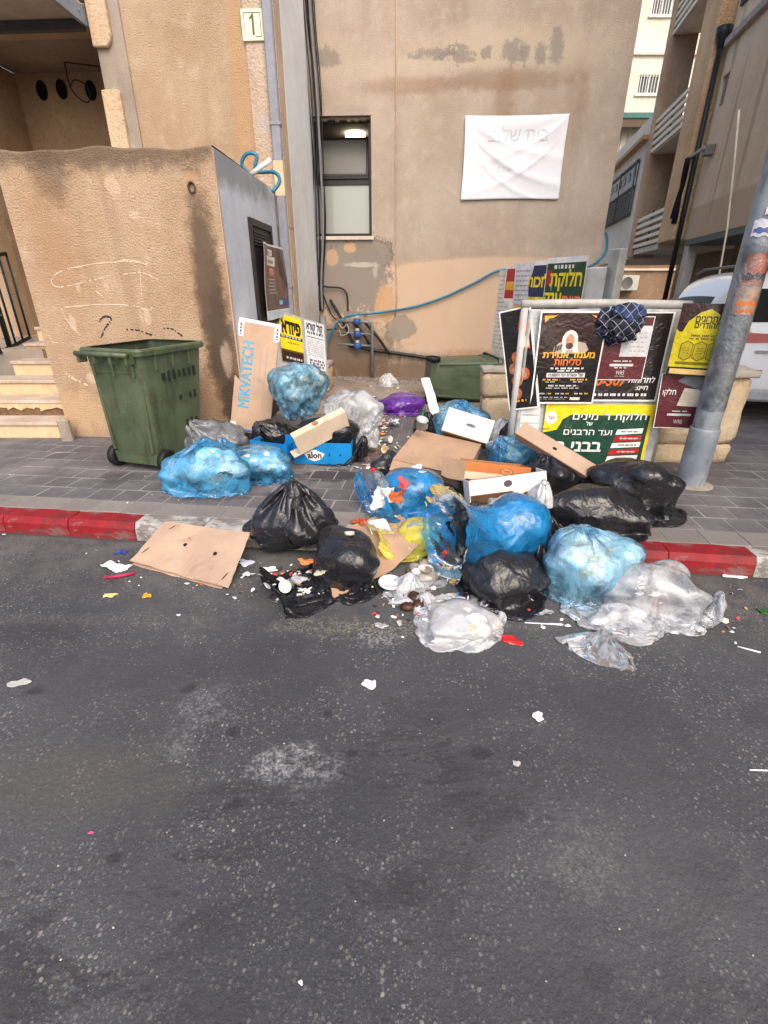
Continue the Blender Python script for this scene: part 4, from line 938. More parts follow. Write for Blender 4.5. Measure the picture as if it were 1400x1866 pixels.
# ---- crumpled dark patterned cloth on the top of the board
def crumple(name, w, h, seed, m, mat, amp=.04, n=26, fold=1.0, thick=.002, droop=0.0, smooth=True, shape=None):
    """crushed sheet: creases are the upper envelope of random tilted planes, outline a torn polygon"""
    r = random.Random(seed * 7 + 1)
    pl_ = [(r.uniform(-1, 1), r.uniform(-1, 1), r.uniform(-.25, .25)) for _ in range(7)]
    waves = [(r.uniform(-1, 1) * 9 * fold, r.uniform(-1, 1) * 9 * fold, r.uniform(0, 6)) for _ in range(4)]
    K_ = 11; tab = [r.uniform(.66, 1.0) for _ in range(K_)]; ph = r.uniform(0, 6.28)
    vs, fs = [], []
    for j in range(n + 1):
        for i in range(n + 1):
            fx, fy = i / n - .5, j / n - .5
            rad = 2 * math.hypot(fx, fy); k = 1.0
            if shape and rad > 1e-6:
                t = ((math.atan2(fy, fx) + ph) / (2 * PI) * K_) % K_; a = int(t); lim = tab[a] + (tab[(a + 1) % K_] - tab[a]) * (t - a)
                k = lim * (max(abs(fx), abs(fy)) * 2 / rad)
            z = max(a * fx * 2 * fold + b * fy * 2 * fold + c for a, b, c in pl_[:4]) * .5 + min(a * fx * 3 * fold + b * fy * 3 * fold + c for a, b, c in pl_[4:]) * .35
            for a, b, c in waves: z += .16 * abs(math.sin(a * fx + b * fy + c))
            x = fx * w * k + amp * .35 * math.sin(7 * fy + seed); y = fy * h * k + amp * .35 * math.sin(6 * fx + 2 * seed)
            vs.append((x, y, amp * 1.5 * z - droop * (fx * fx + fy * fy) * 4))
    z0 = min(v[2] for v in vs) if not droop else 0
    vs = [(x, y, max((z - z0) * .8 - amp * .25, .002 + .15 * amp * abs(math.sin(31 * x / w + 17 * y / h)))) if not droop else (x, y, z) for x, y, z in vs]
    for j in range(n):
        for i in range(n): fs.append((j * (n + 1) + i, j * (n + 1) + i + 1, (j + 1) * (n + 1) + i + 1, (j + 1) * (n + 1) + i))
    o = mesh(name, vs, fs, m, None, smooth); o.matrix_world = mat
    s_ = o.modifiers.new('thick', 'SOLIDIFY'); s_.thickness = thick
    return o
cl = NT('patterned_cloth')
vx = cl.n('ShaderNodeMapping', {'Vector': cl.v, 'Rotation': (0, 0, .78)}).outputs[0]; sx_ = cl.n('ShaderNodeSeparateXYZ', [vx]).outputs
def gridl(c_): return cl.ma('LESS_THAN', cl.ma('ABSOLUTE', cl.ma('SUBTRACT', cl.ma('FRACT', cl.ma('MULTIPLY', c_, 17.0)), .5)), .035)
gl = cl.ma('MAXIMUM', gridl(sx_[0]), gridl(sx_[1]))
cb = cl.mix(cl.step(cl.noise(4, 2), .52, .58), S(20, 24, 44), S(40, 58, 104))
cb = cl.mix(cl.blob(.02, .10, .05, .09, .3, cl.noise(9), 'xy', .1), cb, S(130, 160, 204))
cl.set(cl.mix(gl, cb, S(150, 152, 160)), .8)
n = cl
uvv = n.n('ShaderNodeCombineXYZ', [n.xyz()[0], n.xyz()[2], 0.0]).outputs[0]
vx.node.inputs[0].default_value = (0, 0, 0); n.t.links.new(uvv, vx.node.inputs[0])
# ---- second board behind, running back into the yard
p1_, p2_ = P(1092, 640, 5.5), P(905, 660, 7.3)
bA = Vector((p2_.x, p2_.y, 0)); bB = Vector((p1_.x, p1_.y, 0)); blen = (bB - bA).length
bb = empty('poster_screen', bA, math.atan2((bB - bA).y, (bB - bA).x), 'tall poster covered screen behind the notice board, receding into the yard', 'screen')
box('panel', 0, blen, 0.0, .05, .13, 1.80, paint((196, 194, 188), .6, .15, 5), bb, .01)
box('end_post', blen - .10, blen + .05, .0, .1, .13, 1.96, paint((150, 150, 146), .7, .2, 6), bb, .01)
BM2 = Matrix.Translation(bA) @ Matrix.Rotation(math.atan2((bB - bA).y, (bB - bA).x), 4, 'Z') @ Matrix.Rotation(PI / 2, 4, 'X')
ang2 = -math.degrees(math.atan2((bB - bA).y, (bB - bA).x))
def b2(u, v): return PL(u, v, bA, ang2)
def sheet2(tl, br, m, off, ytop=None, ybot=None, **kw):
    x0, y1 = b2(*tl); x1, y0 = b2(*br); y1 = ytop or y1; y0 = ybot or y0
    return Sheet('poster', x1 - x0, y1 - y0, m, BM2 @ Matrix.Translation((x0, y0, off)), **kw)
p = sheet2((1002, 478), (1062, 560), WHT, .012, ytop=1.92, ybot=1.18, seed=21, wave=.008); W, H = p.w, p.h
p.rect(.01, .01, W - .015, H - .06, GRN)
p.text(heb('חלוקת'), W * .52, H * .60, .16, YEL, .03, 4, width=W * .8); p.text(heb('ענק'), W * .24, H * .33, .15, YEL, .035, 4, width=W * .42); p.text(heb('היום'), W * .72, H * .30, .14, RED, .06, 3, width=W * .5); p.text(heb('היום'), W * .72, H * .30, .14, flat((232, 150, 90)), .01, 4, width=W * .48)
p.dashes(W * .2, W * .7, H * .84, .04, WHT, 2); p.rect(W * .04, H * .62, W * .16, H * .82, RED, 2)
p.done('dark green poster with large yellow Hebrew lettering on the back screen')
p = sheet2((965, 480), (1003, 560), WHT, .010, ytop=1.90, ybot=1.15, seed=22, wave=.008); W, H = p.w, p.h
p.rect(.02, .01, W - .005, H - .05, NAVY); p.text(heb('לזכות'), W * .5, H * .62, .13, YEL, .035, 4, width=W * .8); p.text(heb('גדול'), W * .45, H * .32, .13, YEL, .03, 4, width=W * .7); p.dashes(W * .2, W * .7, H * .12, .03, CREAM, 3)
p.done('navy poster with yellow lettering in the middle of the back screen')
p = sheet2((945, 484), (966, 590), PALE, .016, ytop=1.88, ybot=.95, seed=23, wave=.008); W, H = p.w, p.h
for i in range(14): p.dashes(W * .1, W * .85, H * (.9 - i * .06), .02, GREY, i, 2, (.02, .07))
p.rect(W * .1, H * .42, W * .6, H * .48, GOLD, 2)
p.done('pale printed notice with grey text on the back screen')
p = sheet2((925, 490), (946, 600), WHT, .008, ytop=1.86, ybot=.85, seed=24, wave=.008); W, H = p.w, p.h
p.rect(W * .05, H * .62, W * .95, H * .97, RED, 1); p.rect(W * .1, H * .72, W * .6, H * .82, GOLD, 2); p.rect(W * .1, H * .2, W * .75, H * .5, YEL, 1)
for i in range(4): p.dashes(W * .1, W * .9, H * (.14 - i * .035), .02, BLK, i, 2, (.02, .08))
p.done('red and yellow notice near the far end of the back screen')
p = sheet2((912, 500), (926, 610), flat((210, 204, 194)), .014, ytop=1.82, ybot=.7, seed=25, wave=.01); W, H = p.w, p.h
for i in range(18): p.dashes(W * .1, W * .9, H * (.93 - i * .048), .014, GREY, i + 40, 2, (.02, .06))
p.done('weathered grey text notice at the far end of the back screen')
# ---- posters strung between board and lamp post
q = Sheet('poster', .35, .52, flat((206, 188, 26)), frame(P(1213, 682, 3.96), P(1290, 687, 3.84), P(1239, 564, 3.96)), seed=31, wave=.008); W, H = q.w, q.h
q.poly([(.0, H * .66), (W * .06, H * .62), (W * .12, H * .62), (W * .2, H * .78), (W * .35, H * .9), (W * .55, H * .95), (W * .75, H * .88), (W * .87, H * .72), (W * .95, H * .66), (W, H * .62), (W, H), (.0, H)], DBR, 1)
q.poly([(W * .2, H * .62), (W * .22, H * .78), (W * .37, H * .88), (W * .55, H * .93), (W * .73, H * .86), (W * .85, H * .7), (W * .8, H * .6), (W * .5, H * .55)], flat((206, 188, 26)), 2)
q.text(heb('אתרוגים'), W * .56, H * .755, .05, BLK, .02, 4, width=W * .5); q.text(heb('מהודרים'), W * .55, H * .675, .045, BLK, .02, 4, width=W * .46)
q.dashes(W * .3, W * .75, H * .56, .014, flat((110, 96, 30)), 2, 3); q.dashes(W * .28, W * .78, H * .52, .012, flat((110, 96, 30)), 4, 3)
OLV = flat((120, 108, 26))
for i in range(3):
    cx = W * (.27 + .255 * i); cy = H * .36
    q.poly([(cx - .042, cy - .05), (cx, cy - .075), (cx + .042, cy - .05), (cx + .042, cy + .05), (cx, cy + .075), (cx - .042, cy + .05)], OLV, 2); q.poly([(cx - .036, cy - .045), (cx, cy - .067), (cx + .036, cy - .045), (cx + .036, cy + .045), (cx, cy + .067), (cx - .036, cy + .045)], flat((176, 160, 30)), 3)
    for k in range(3): q.dashes(cx - .02, cx + .02, cy - .02 + .018 * k, .007, OLV, k, 4, (.01, .02), .006)
q.rect(W * .12, H * .165, W * .9, H * .205, OLV, 2); q.rect(0, 0, W, H * .125, BLK, 1); q.rect(W * .05, H * .025, W * .95, H * .1, flat((226, 190, 120)), 2)
q.done('yellow citron poster with a scalloped brown top tied to the lamp post')
q = Sheet('poster', .34, .44, WHT, frame(P(1190, 779, 3.98), P(1268, 781, 3.88), P(1209, 682, 3.98)), seed=33, wave=.008); W, H = q.w, q.h
q.rect(.006, .006, W - .006, H - .004, MAR); q.poly([(W * .42, H * .42), (W * .95, H * .40), (W * .97, H * .70), (W * .52, H * .74)], CREAM, 1); q.poly([(W * .35, H * .86), (W * .5, H * .96), (W * .98, H * .98), (W * .97, H * .68), (W * .85, H * .70), (W * .6, H * .78)], flat((120, 122, 126)), 2)
q.text(heb('חלקו'), W * .22, H * .62, .045, WHT, .012, 3, width=W * .28); q.rect(W * .25, H * .235, W * .75, H * .275, PALE, 1); q.dashes(W * .35, W * .66, H * .31, .009, WHT, 2)
q.text('WRS', W * .5, H * .09, .035, PALE, 0, 3, width=W * .18)
q.done('torn maroon poster hanging below the yellow one on the lamp post')
# ---- lamp post
LPO = empty('lamp_post', (2.53, 3.75, PAVE_Z), 0, 'grey steel lamp post wrapped with torn stickers at the right', 'lamp post')
pole_n = NT('pole_steel'); pc = pole_n.mix(pole_n.step(pole_n.noise(4, 5, .65), .35, .65), S(120, 128, 138), S(150, 156, 162)); pc = pole_n.mix(pole_n.ma('MULTIPLY', pole_n.step(pole_n.noise(9, 6, .7, vec=pole_n.scale_vec(1, 1, .4)), .53, .66), .6), pc, S(88, 90, 92)); pole_n.set(pc, .5, pole_n.bump(pole_n.noise(40, 3), .2, .004), .4, .2)
lathe('base_sleeve', [(.107, 0), (.107, .46), (.104, .475), (.092, .475)], pole_n.m, LPO, 28); lathe('pole', [(.094, .40), (.090, 3), (.075, 7.5), (0, 7.52)], pole_n.m, LPO, 28)
lathe('footing', [(.0, .012), (.15, .010), (.17, 0)], paint((150, 140, 130), .9), LPO, 20)
def wrap_label(z0, z1, a0, a1, m, r=.0945, name='sticker', lay=0):
    vs, fs = [], []; N = 10; R_ = r + .0015 * lay
    for j in range(5):
        for i in range(N + 1):
            a = a0 + (a1 - a0) * i / N; vs.append((R_ * math.cos(a), R_ * math.sin(a), z0 + (z1 - z0) * j / 4 + .006 * math.sin(i * 1.7 + j) * (j in (0, 4))))
    for j in range(4):
        for i in range(N): fs.append((j * (N + 1) + i, j * (N + 1) + i + 1, (j + 1) * (N + 1) + i + 1, (j + 1) * (N + 1) + i))
    return mesh(name, vs, fs, m, LPO, True)
clear_tape = film('clear_tape', (215, 218, 222), .85, .18, (240, 242, 245), .8, .2)
wrap_label(.62, 1.05, -3.0, 0.2, clear_tape, lay=2, name='tape_wrap'); wrap_label(1.05, 1.75, -3.1, 0.3, clear_tape, lay=4, name='tape_wrap')
wrap_label(1.46, 1.68, -2.5, -.9, ORG, lay=2); wrap_label(1.30, 1.48, -2.6, -.95, flat((220, 180, 140)), lay=3); wrap_label(1.52, 1.56, -2.5, -1.0, DBR, lay=3); wrap_label(1.36, 1.385, -2.4, -1.1, ORG, lay=4); wrap_label(1.315, 1.33, -2.4, -1.1, ORG, lay=4)
wrap_label(1.78, 1.88, -2.7, -1.0, flat((206, 206, 212)), lay=2); wrap_label(1.80, 1.83, -2.6, -1.2, flat((84, 96, 150)), lay=3); wrap_label(1.98, 2.1, -2.2, -1.2, WHT, lay=2); wrap_label(2.15, 2.3, -2.4, -1.4, PALE, lay=2); wrap_label(.70, 1.0, -2.9, -.3, flat((128, 132, 136)), lay=1); wrap_label(1.9, 1.95, -2.2, -1.0, CREAM, lay=3)
# hanging rope
rp_ = tube('rope', [P(1347, 200, 8.2), P(1338, 300, 8.2), P(1325, 420, 8.2), Vector((P(1322, 528, 8.2).x, 8.2, 0.13))], .014, paint((214, 200, 176), .8), None, 6)
tag(rp_, 'taut pale rope hanging in front of the overhanging building', 'rope')
# ---- rough stone blocks of the low walls
def rough_stone(name, x0, x1, y0, y1, z0, z1, m, parent, seed, amp=.02):
    bm = bmesh.new(); bm_box(bm, x0, x1, y0, y1, z0, z1, min(x1 - x0, z1 - z0) * .10); bmesh.ops.subdivide_edges(bm, edges=bm.edges[:], cuts=3, use_grid_fill=True)
    r = random.Random(seed); ph = [r.uniform(0, 6) for _ in range(3)]
    for v in bm.verts:
        c = v.co; v.co = c + Vector((math.sin(c.y * 23 + c.z * 19 + ph[0]), math.sin(c.x * 21 + c.z * 17 + ph[1]), math.sin(c.x * 18 + c.y * 22 + ph[2]))) * amp * .35 + Vector((r.uniform(-1, 1), r.uniform(-1, 1), r.uniform(-1, 1))) * amp * .25
    return bmo(name, bm, m, parent, True)
lime = stone_mat('limestone', (196, 174, 142), (214, 196, 166), (160, 138, 110), 1.0, 26, .15, dirt=(140, 120, 98)); capm = stone_mat('cap_concrete', (168, 160, 150), (184, 176, 166), (140, 132, 124), .7, 24, .1)
RW = empty('stone_pier', (2.46, 4.28, 0), AW, 'rough limestone pier behind the lamp post', 'wall')
rough_stone('block', .0, .36, 0, .3, .30, .90, lime, RW, 1); rough_stone('block', .365, .72, 0.01, .3, .32, .90, lime, RW, 2); rough_stone('block', .02, .70, .02, .3, .12, .30, lime, RW, 3); rough_stone('cap', -.02, .74, -.02, .32, .905, .97, capm, RW, 4, .012)
LW = empty('stone_post', (1.12, 5.6, 0), AW, 'short limestone post left of the notice board', 'wall')
rough_stone('block', .02, .42, 0, .3, .12, .46, lime, LW, 5); rough_stone('block', .0, .40, -.01, .3, .465, .74, lime, LW, 6); rough_stone('cap', -.01, .42, -.02, .31, .742, .78, capm, LW, 8, .008)
BLo = empty('stone_block', (-1.35, 7.6, 0), AW, 'single squared limestone block beside the leaning yellow poster', 'block')
rough_stone('block', .0, .50, 0, .5, .12, .50, lime, BLo, 7); rough_stone('cap', -.005, .51, -.012, .5, .502, .56, capm, BLo, 9, .008)
# ---- leaning panel with two posters, and the poster on the shed door
Lf = frame(P(518, 655, 6.5), P(598, 672, 7.1), P(492, 578, 6.55)); 
lp_ = empty('leaning_panel', (0, 0, 0)); lp_.matrix_world = Lf; tag(lp_, 'grey sheet leaning between the shed and the stone block', 'panel')
LWd = (P(598, 672, 7.1) - P(518, 655, 6.5)).length
box('sheet', -.12, LWd, -.3, .62, -.03, -.004, paint((170, 170, 168), .6, .15, 6), lp_, .004)
p = Sheet('poster', LWd * .48, .60, YEL, Lf @ Matrix.Translation((-.05, -.02, .004)), seed=41, wave=.006); W, H = p.w, p.h
p.text(heb('פיזדא')[::1], W * .52, H * .62, .18, BLK, .05, 4, width=W * .86); p.rect(0, H * .50, W, H * .56, BLK, 2); p.dashes(W * .06, W * .95, H * .515, .025, PALE, 2, 3); p.dashes(W * .3, W * .8, H * .40, .018, flat((120, 100, 20)), 3); p.rect(0, 0, W, H * .22, DBR, 1); p.dashes(W * .2, W * .95, H * .06, .03, PALE, 5, 3); p.rect(0, H * .22, W, H * .26, flat((90, 74, 20)), 2)
p.done('yellow poster with thick black lettering on the leaning sheet')
p = Sheet('poster', LWd * .44, .64, flat((222, 224, 232)), Lf @ Matrix.Translation((LWd * .49, -.05, .008)), seed=42, wave=.006); W, H = p.w, p.h
p.text(heb('קול קורא'), W * .5, H * .82, .1, BLK, .04, 4, width=W * .86); p.dashes(W * .1, W * .95, H * .73, .035, BLK, 2, 3); p.rect(W * .05, H * .66, W * .95, H * .675, BLK, 2)
for i in range(9): p.dashes(W * .08, W * .92, H * (.6 - .04 * i), .012, GREY, i, 2)
for i in range(3): p.dashes(W * .15, W * .95, H * (.16 - .06 * i), .03, BLK, i + 20, 3, (.03, .06), .02)
p.done('white text notice beside the yellow poster on the leaning sheet')
SM = SB.matrix_basis if False else Matrix.Translation((-1.56, 5.06, 0)) @ Matrix.Rotation(AW, 4, 'Z')
SMs = SM @ Matrix.Translation((SIDE_X + .05, 0, 0)) @ Matrix.Rotation(PI / 2, 4, 'Z') @ Matrix.Rotation(PI / 2, 4, 'X')
brn = NT('laminate_bronze'); brn.set(brn.mix(brn.step(brn.noise(3, 3, vec=brn.scale_vec(3, .6, 1)), .4, .6), S(70, 48, 38), S(104, 74, 56)), .25, brn.bump(brn.noise(9, 3, dist=2), .3, .02), .5)
p = Sheet('poster', 1.08, .80, WHT, SMs @ Matrix.Translation((.95, 1.26, .01)), seed=43, wave=.014); W, H = p.w, p.h
p.rect(.02, .1, W - .02, H - .02, brn.m); p.rect(W * .1, H * .72, W * .55, H * .84, WHT, 2); p.dashes(W * .14, W * .5, H * .75, .04, BLK, 3, 3); p.rect(W * .2, H * .85, W * .45, H * .93, WHT, 2); p.dashes(W * .22, W * .42, H * .87, .03, BLK, 6, 3); p.rect(W * .15, H * .58, W * .52, H * .71, RED, 2); p.text(heb('פרדס'), W * .34, H * .61, .07, WHT, .03, 4, width=W * .25)
for i in range(5): p.dashes(W * .16, W * .5, H * (.53 - i * .045), .016, PALE, i, 2)
p.poly([(W * .62, H * .97), (W * .72, H * .97), (W * .9, H * .55), (W * .95, H * .4), (W * .7, H * .6)], flat((40, 26, 22)), 1); p.rect(W * .55, H * .17, W * .96, H * .27, flat((40, 66, 110)), 2); p.rect(W * .58, H * .19, W * .7, H * .25, flat((150, 196, 224)), 3); p.rect(.02, .0, W - .02, H * .11, flat((190, 210, 226)), 2)
p.done('brown poster with a red lettered label on the shed door')
# scraps of blue hose and a white tube on the shed roof
hose_m = paint((34, 112, 142), .35, .2, 10, name='blue_hose')
h_ = tube('roof_hose', [P(462, 322, 6.5), P(441, 300, 6.5), P(450, 280, 6.5), P(468, 284, 6.5), P(466, 312, 6.5), P(500, 314, 6.5), P(510, 330, 6.45), P(497, 350, 6.4)], .02, hose_m, None, 8, 5); tag(h_, 'looped blue hose end lying on the shed roof', 'hose')
h_ = tube('white_tube', [P(455, 320, 6.4), P(494, 291, 6.35)], .026, paint((232, 234, 234), .4), None, 10); tag(h_, 'white plastic tube poking up from the shed roof', 'tube')
# ---- cables in the corner
MW = Matrix.Translation((0, 8.95, 0)) @ Matrix.Rotation(AW, 4, 'Z')
def on_wall(pts): return [MW @ Vector(p_) for p_ in pts]
cab = paint((26, 26, 30), .5, .2, 10); rr = random.Random(12)
for i in range(11):
    x = -1.17 + i * .026 ; y = -.04 - .035 * (i % 3); w_ = rr.uniform(.008, .02)
    pts = [(x + rr.uniform(-.02, .02), y, 6.4), (x - .04 + rr.uniform(-.015, .015), y, 5.2), (x + rr.uniform(-.02, .02), y, 4.2), (x + rr.uniform(-.02, .02), y - .01, 3.3), (x + rr.uniform(-.03, .03) - .01, y, 2.5), (-1.13 + .012 * i, y, 1.7), (-1.1 + .008 * i, y, 1.25)]
    m_ = cab if i % 4 else paint((120, 118, 122), .5)
    o = tube('cable', on_wall(pts), w_, m_, None, 6, 5)
    if i % 4: tag(o, 'black cable in the bundle hanging down the wall corner left of the window', 'cable', 'corner cables')
    else: tag(o, 'grey cable among the black bundle in the wall corner', 'cable', 'grey corner cables')
o = tube('cable', on_wall([(-1.12, -.08, 1.95), (-1.1, -.08, 1.68), (-.95, -.06, 1.62), (-.72, -.05, 1.60), (-.62, -.05, 1.5), (-.61, -.05, 1.25)]), .014, cab, None, 6, 6); tag(o, 'black cable bending over to the blue meters', 'cable')
o = tube('cable', on_wall([(-1.1, -.1, 1.75), (-1.24, -.12, 1.5), (-1.24, -.12, 1.2), (-1.15, -.12, 1.0), (-1.0, -.12, .95), (-.8, -.12, .97)]), .013, cab, None, 6, 6); tag(o, 'black cable looping down round the thick grey pipe', 'cable')
o = tube('cable', on_wall([(-1.08, -.09, 1.7), (-1.0, -.08, 1.45), (-.9, -.07, 1.2), (-.8, -.07, 1.1)]), .012, cab, None, 6, 6); tag(o, 'short black cable slanting down to the meter pipes', 'cable')
o = tube('blue_hose', on_wall([(-.98, -.14, .75), (-.85, -.14, .98), (-.7, -.13, 1.12), (-.5, -.12, 1.19), (-.1, -.06, 1.22), (.5, -.05, 1.31), (1.0, -.05, 1.46), (1.5, -.05, 1.68), (1.88, -.06, 1.86), (2.3, -.06, 1.84), (2.9, -.06, 1.82), (3.3, -.06, 1.92), (3.5, -.05, 2.08), (3.52, -.03, 2.25), (3.48, -.02, 2.4)]), .019, hose_m, None, 10, 6); tag(o, 'long blue hose sagging along the beige wall', 'hose')
o = tube('black_pipe', on_wall([(-.62, -.1, .70), (-.2, -.07, .62), (.1, -.06, .58), (.7, -.06, .5), (1.3, -.06, .40)]), .03, paint((22, 22, 24), .4), None, 10, 4); tag(o, 'thick black pipe running low along the wall to the tipped bin', 'pipe')
MT = empty('water_meters', (0, 8.95, 0), AW, 'three blue water meters on grey pipes against the wall', 'water meter')
gpm = paint((120, 122, 126), .5, .2, 12, dirt=(90, 86, 82)); blu = paint((44, 84, 146), .4, .2)
tube('main_pipe', [(-1.03, -.16, .12), (-1.03, -.16, 1.18)], .06, gpm, MT, 12); tube('riser_pipe', [(-.2, -.14, .12), (-.2, -.14, 1.05), (-.24, -.14, 1.08), (-.75, -.14, 1.1)], .028, gpm, MT, 8)
for i, z in enumerate((1.08, .88, .69)):
    tube('branch_pipe', [(-.8, -.12, z + .03), (-.2, -.14, z)], .018, gpm, MT, 8)
    lathe('meter', [(0, -.05), (.055, -.05), (.065, -.02), (.065, .035), (.05, .05), (0, .052)], blu, MT, 14, Matrix.Translation((-.45, -.14, z)) )
    lathe('meter_cap', [(.0, .10), (.035, .10), (.04, .055)], paint((150, 152, 156), .4), MT, 10, Matrix.Translation((-.45, -.14, z)))
for a, b in (((-.9, 1.42), (-.5, .65)), ((-.35, 1.1), (.1, .55)), ((-.55, 1.1), (-.25, .72))): tube('hose_tail', [(a[0], -.1, a[1]), ((a[0] + b[0]) / 2 + .03, -.11, (a[1] + b[1]) / 2), (b[0], -.09, b[1])], .025, cab, MT, 8, 4)
tube('wire', [(-.8, -.13, 1.1), (-.7, -.16, .98), (-.62, -.16, 1.04), (-.6, -.16, .92), (-.72, -.16, .86), (-.75, -.15, .95)], .008, paint((170, 168, 160), .6), MT, 5, 5)
# ---- wheelie bins
def make_bin(name):
    root = empty(name); gn = NT('bin_green_plastic')
    c_ = gn.mix(gn.step(gn.noise(3.5, 5, .6), .3, .7), S(68, 80, 60), S(84, 96, 72)); c_ = gn.mix(gn.ma('MULTIPLY', gn.step(gn.noise(6, 6, .7, vec=gn.scale_vec(2.2, 2.2, .35)), .48, .66), .6), c_, S(56, 52, 40)); c_ = gn.mix(gn.ma('MULTIPLY', gn.step(gn.noise(30, 5, .7), .58, .68), .35), c_, S(120, 132, 104))
    gn.set(c_, .42, gn.bump(gn.noise(70, 3), .12, .003), .45); gm_ = gn.m
    # local: rear (wheel, handle) side at y=0, front at y=L; x across
    prof = [(.24, .0, .10, .60), (.25, .0, .13, .62), (.285, -.03, .98, .72), (.29, -.035, 1.0, .735)]   # (halfwidth, y0, z, y1)
    def ring(hw, y0, z, y1, r=.06, n=4):
        pts = []
        for cx, cy, a0 in ((hw - r, y0 + r, -PI / 2), (hw - r, y1 - r, 0), (-hw + r, y1 - r, PI / 2), (-hw + r, y0 + r, PI)):
            for k in range(n + 1): a = a0 + PI / 2 * k / n; pts.append((cx + r * math.cos(a), cy + r * math.sin(a), z))
        return pts
    rings = [ring(.235, .015, .10, .585), ring(.24, .0, .14, .60), ring(.262, -.015, .55, .655), ring(.288, -.032, .985, .722)]
    rim = [ring(.318, -.062, .985, .752, .07), ring(.322, -.066, 1.02, .756, .07), ring(.314, -.058, 1.035, .748, .07), ring(.276, -.02, 1.035, .71)]
    inner = [ring(.276, -.02, 1.0, .71), ring(.25, -.0, .55, .643), ring(.228, .012, .15, .588)]
    def skin(nm, rr_, cap0=False, cap1=False, m_=gm_):
        vs = [p_ for r_ in rr_ for p_ in r_]; n = len(rr_[0]); fs = [(i * n + k, i * n + (k + 1) % n, (i + 1) * n + (k + 1) % n, (i + 1) * n + k) for i in range(len(rr_) - 1) for k in range(n)]
        if cap0: fs.append(tuple(range(n))[::-1])
        if cap1: fs.append(tuple((len(rr_) - 1) * n + k for k in range(n)))
        return mesh(nm, vs, fs, m_, root, True)
    bd_ = skin('body', rings, True); e_ = bd_.modifiers.new('e', 'EDGE_SPLIT'); e_.split_angle = .9
    rm_ = skin('rim', rim); e_ = rm_.modifiers.new('e', 'EDGE_SPLIT'); e_.split_angle = .6
    skin('inside', inner, False, True, paint((50, 58, 44), .7, .3, 6))
    tube('handle', [(-.26, -.125, 1.0), (.26, -.125, 1.0)], .020, gm_, root, 10)
    for x in (-.24, -.08, .08, .24): prism('handle_bracket', [(x - .012, 1.015), (x - .012, .93), (x + .012, .93), (x + .012, 1.015)], -.13, -.055, gm_, root)
    for x in (-.2, .0, .2): box('rib', x - .01, x + .01, -.05, -.018, .82, .983, gm_, root, .003)
    for y in (.12, .32, .52): box('rib', .27, .300, y - .01, y + .01, .86, .983, gm_, root, .003); box('rib', -.300, -.27, y - .01, y + .01, .86, .983, gm_, root, .003)
    for s_ in (-1, 1): prism('panel_edge', [(s_ * .205 - .012, .18), (s_ * .205 + .012, .18), (s_ * .235 + .012, .86), (s_ * .235 - .012, .86)], -.022, .012, gm_, root, .004)
    prism('panel_edge', [(-.2, .84), (.2, .84), (.2, .86), (-.2, .86)], -.034, .0, gm_, root, .004)
    blk = paint((20, 20, 21), .6, .2)
    tube('axle', [(-.27, .07, .10), (.27, .07, .10)], .012, paint((150, 150, 150), .4, metal=.8), root, 8)
    for s_ in (-1, 1):
        mt_ = Matrix.Translation((s_ * .275, .06, .10)) @ Matrix.Rotation(PI / 2, 4, 'Y')
        w_ = lathe('wheel', [(.05, -.03), (.085, -.032), (.1, -.022), (.1, .022), (.085, .032), (.05, .03)], blk, root, 24, mt_)
        lathe('hub', [(.0, -.02), (.03, -.024), (.052, -.012), (.052, .012), (.03, .024), (.0, .02)], paint((44, 44, 46), .5), w_, 12, mt_)
    prism('axle_block', [(-.22, .06), (.22, .06), (.24, .16), (-.24, .16)], .0, .1, gm_, root, .006)
    return root
bin1 = make_bin('wheelie_bin'); tag(bin1, 'upright open green wheelie bin standing before the shed', 'bin', 'green wheelie bins')
bin1.location = (-2.17, 4.07, PAVE_Z); bin1.rotation_euler = (0, 0, math.radians(-19))
# smudged dark lettering on the bin's right side
lm_ = paint((30, 34, 30), .7, .3, 20); rr = random.Random(5)
for row, (zc, n, h) in enumerate(((.80, 7, .1), (.60, 4, .08), (.36, 5, .08))):
    for i in range(n):
        y = .62 - .06 * i * 1.05 - .06 * row * .3; hw = .2655 + (zc - .14) * .053 + .004
        if rr.random() < .12: continue
        w = .036 * rr.uniform(.6, 1.1); hh = h * rr.uniform(.5, 1)
        prism('faded_letter', [(-w / 2, zc - hh / 2), (w / 2, zc - hh / 2 + .01), (w / 2 * rr.uniform(.4, 1), zc + hh / 2), (-w / 2, zc + hh / 2 * rr.uniform(.6, 1))], -.003, .003, lm_, bin1, 0, Matrix.Translation((hw - .013, y - .06, 0)) @ Matrix.Rotation(PI / 2, 4, 'Z'))
bin2 = copy_tree(bin1); tag(bin2, 'green wheelie bin tipped over on its side by the stone post', 'bin')
for ch in list(bin2.children):
    if ch.name.startswith('faded_letter'): bpy.data.objects.remove(ch)
bin2.matrix_world = Matrix.Translation((0.56, 6.75, .139 + .325)) @ Matrix.Rotation(math.radians(6), 4, 'Z') @ Matrix(((0, 0, 1, 0), (0, 1, 0, 0), (-1, 0, 0, 0), (0, 0, 0, 1))) @ Matrix.Rotation(math.radians(2.5), 4, 'Y')
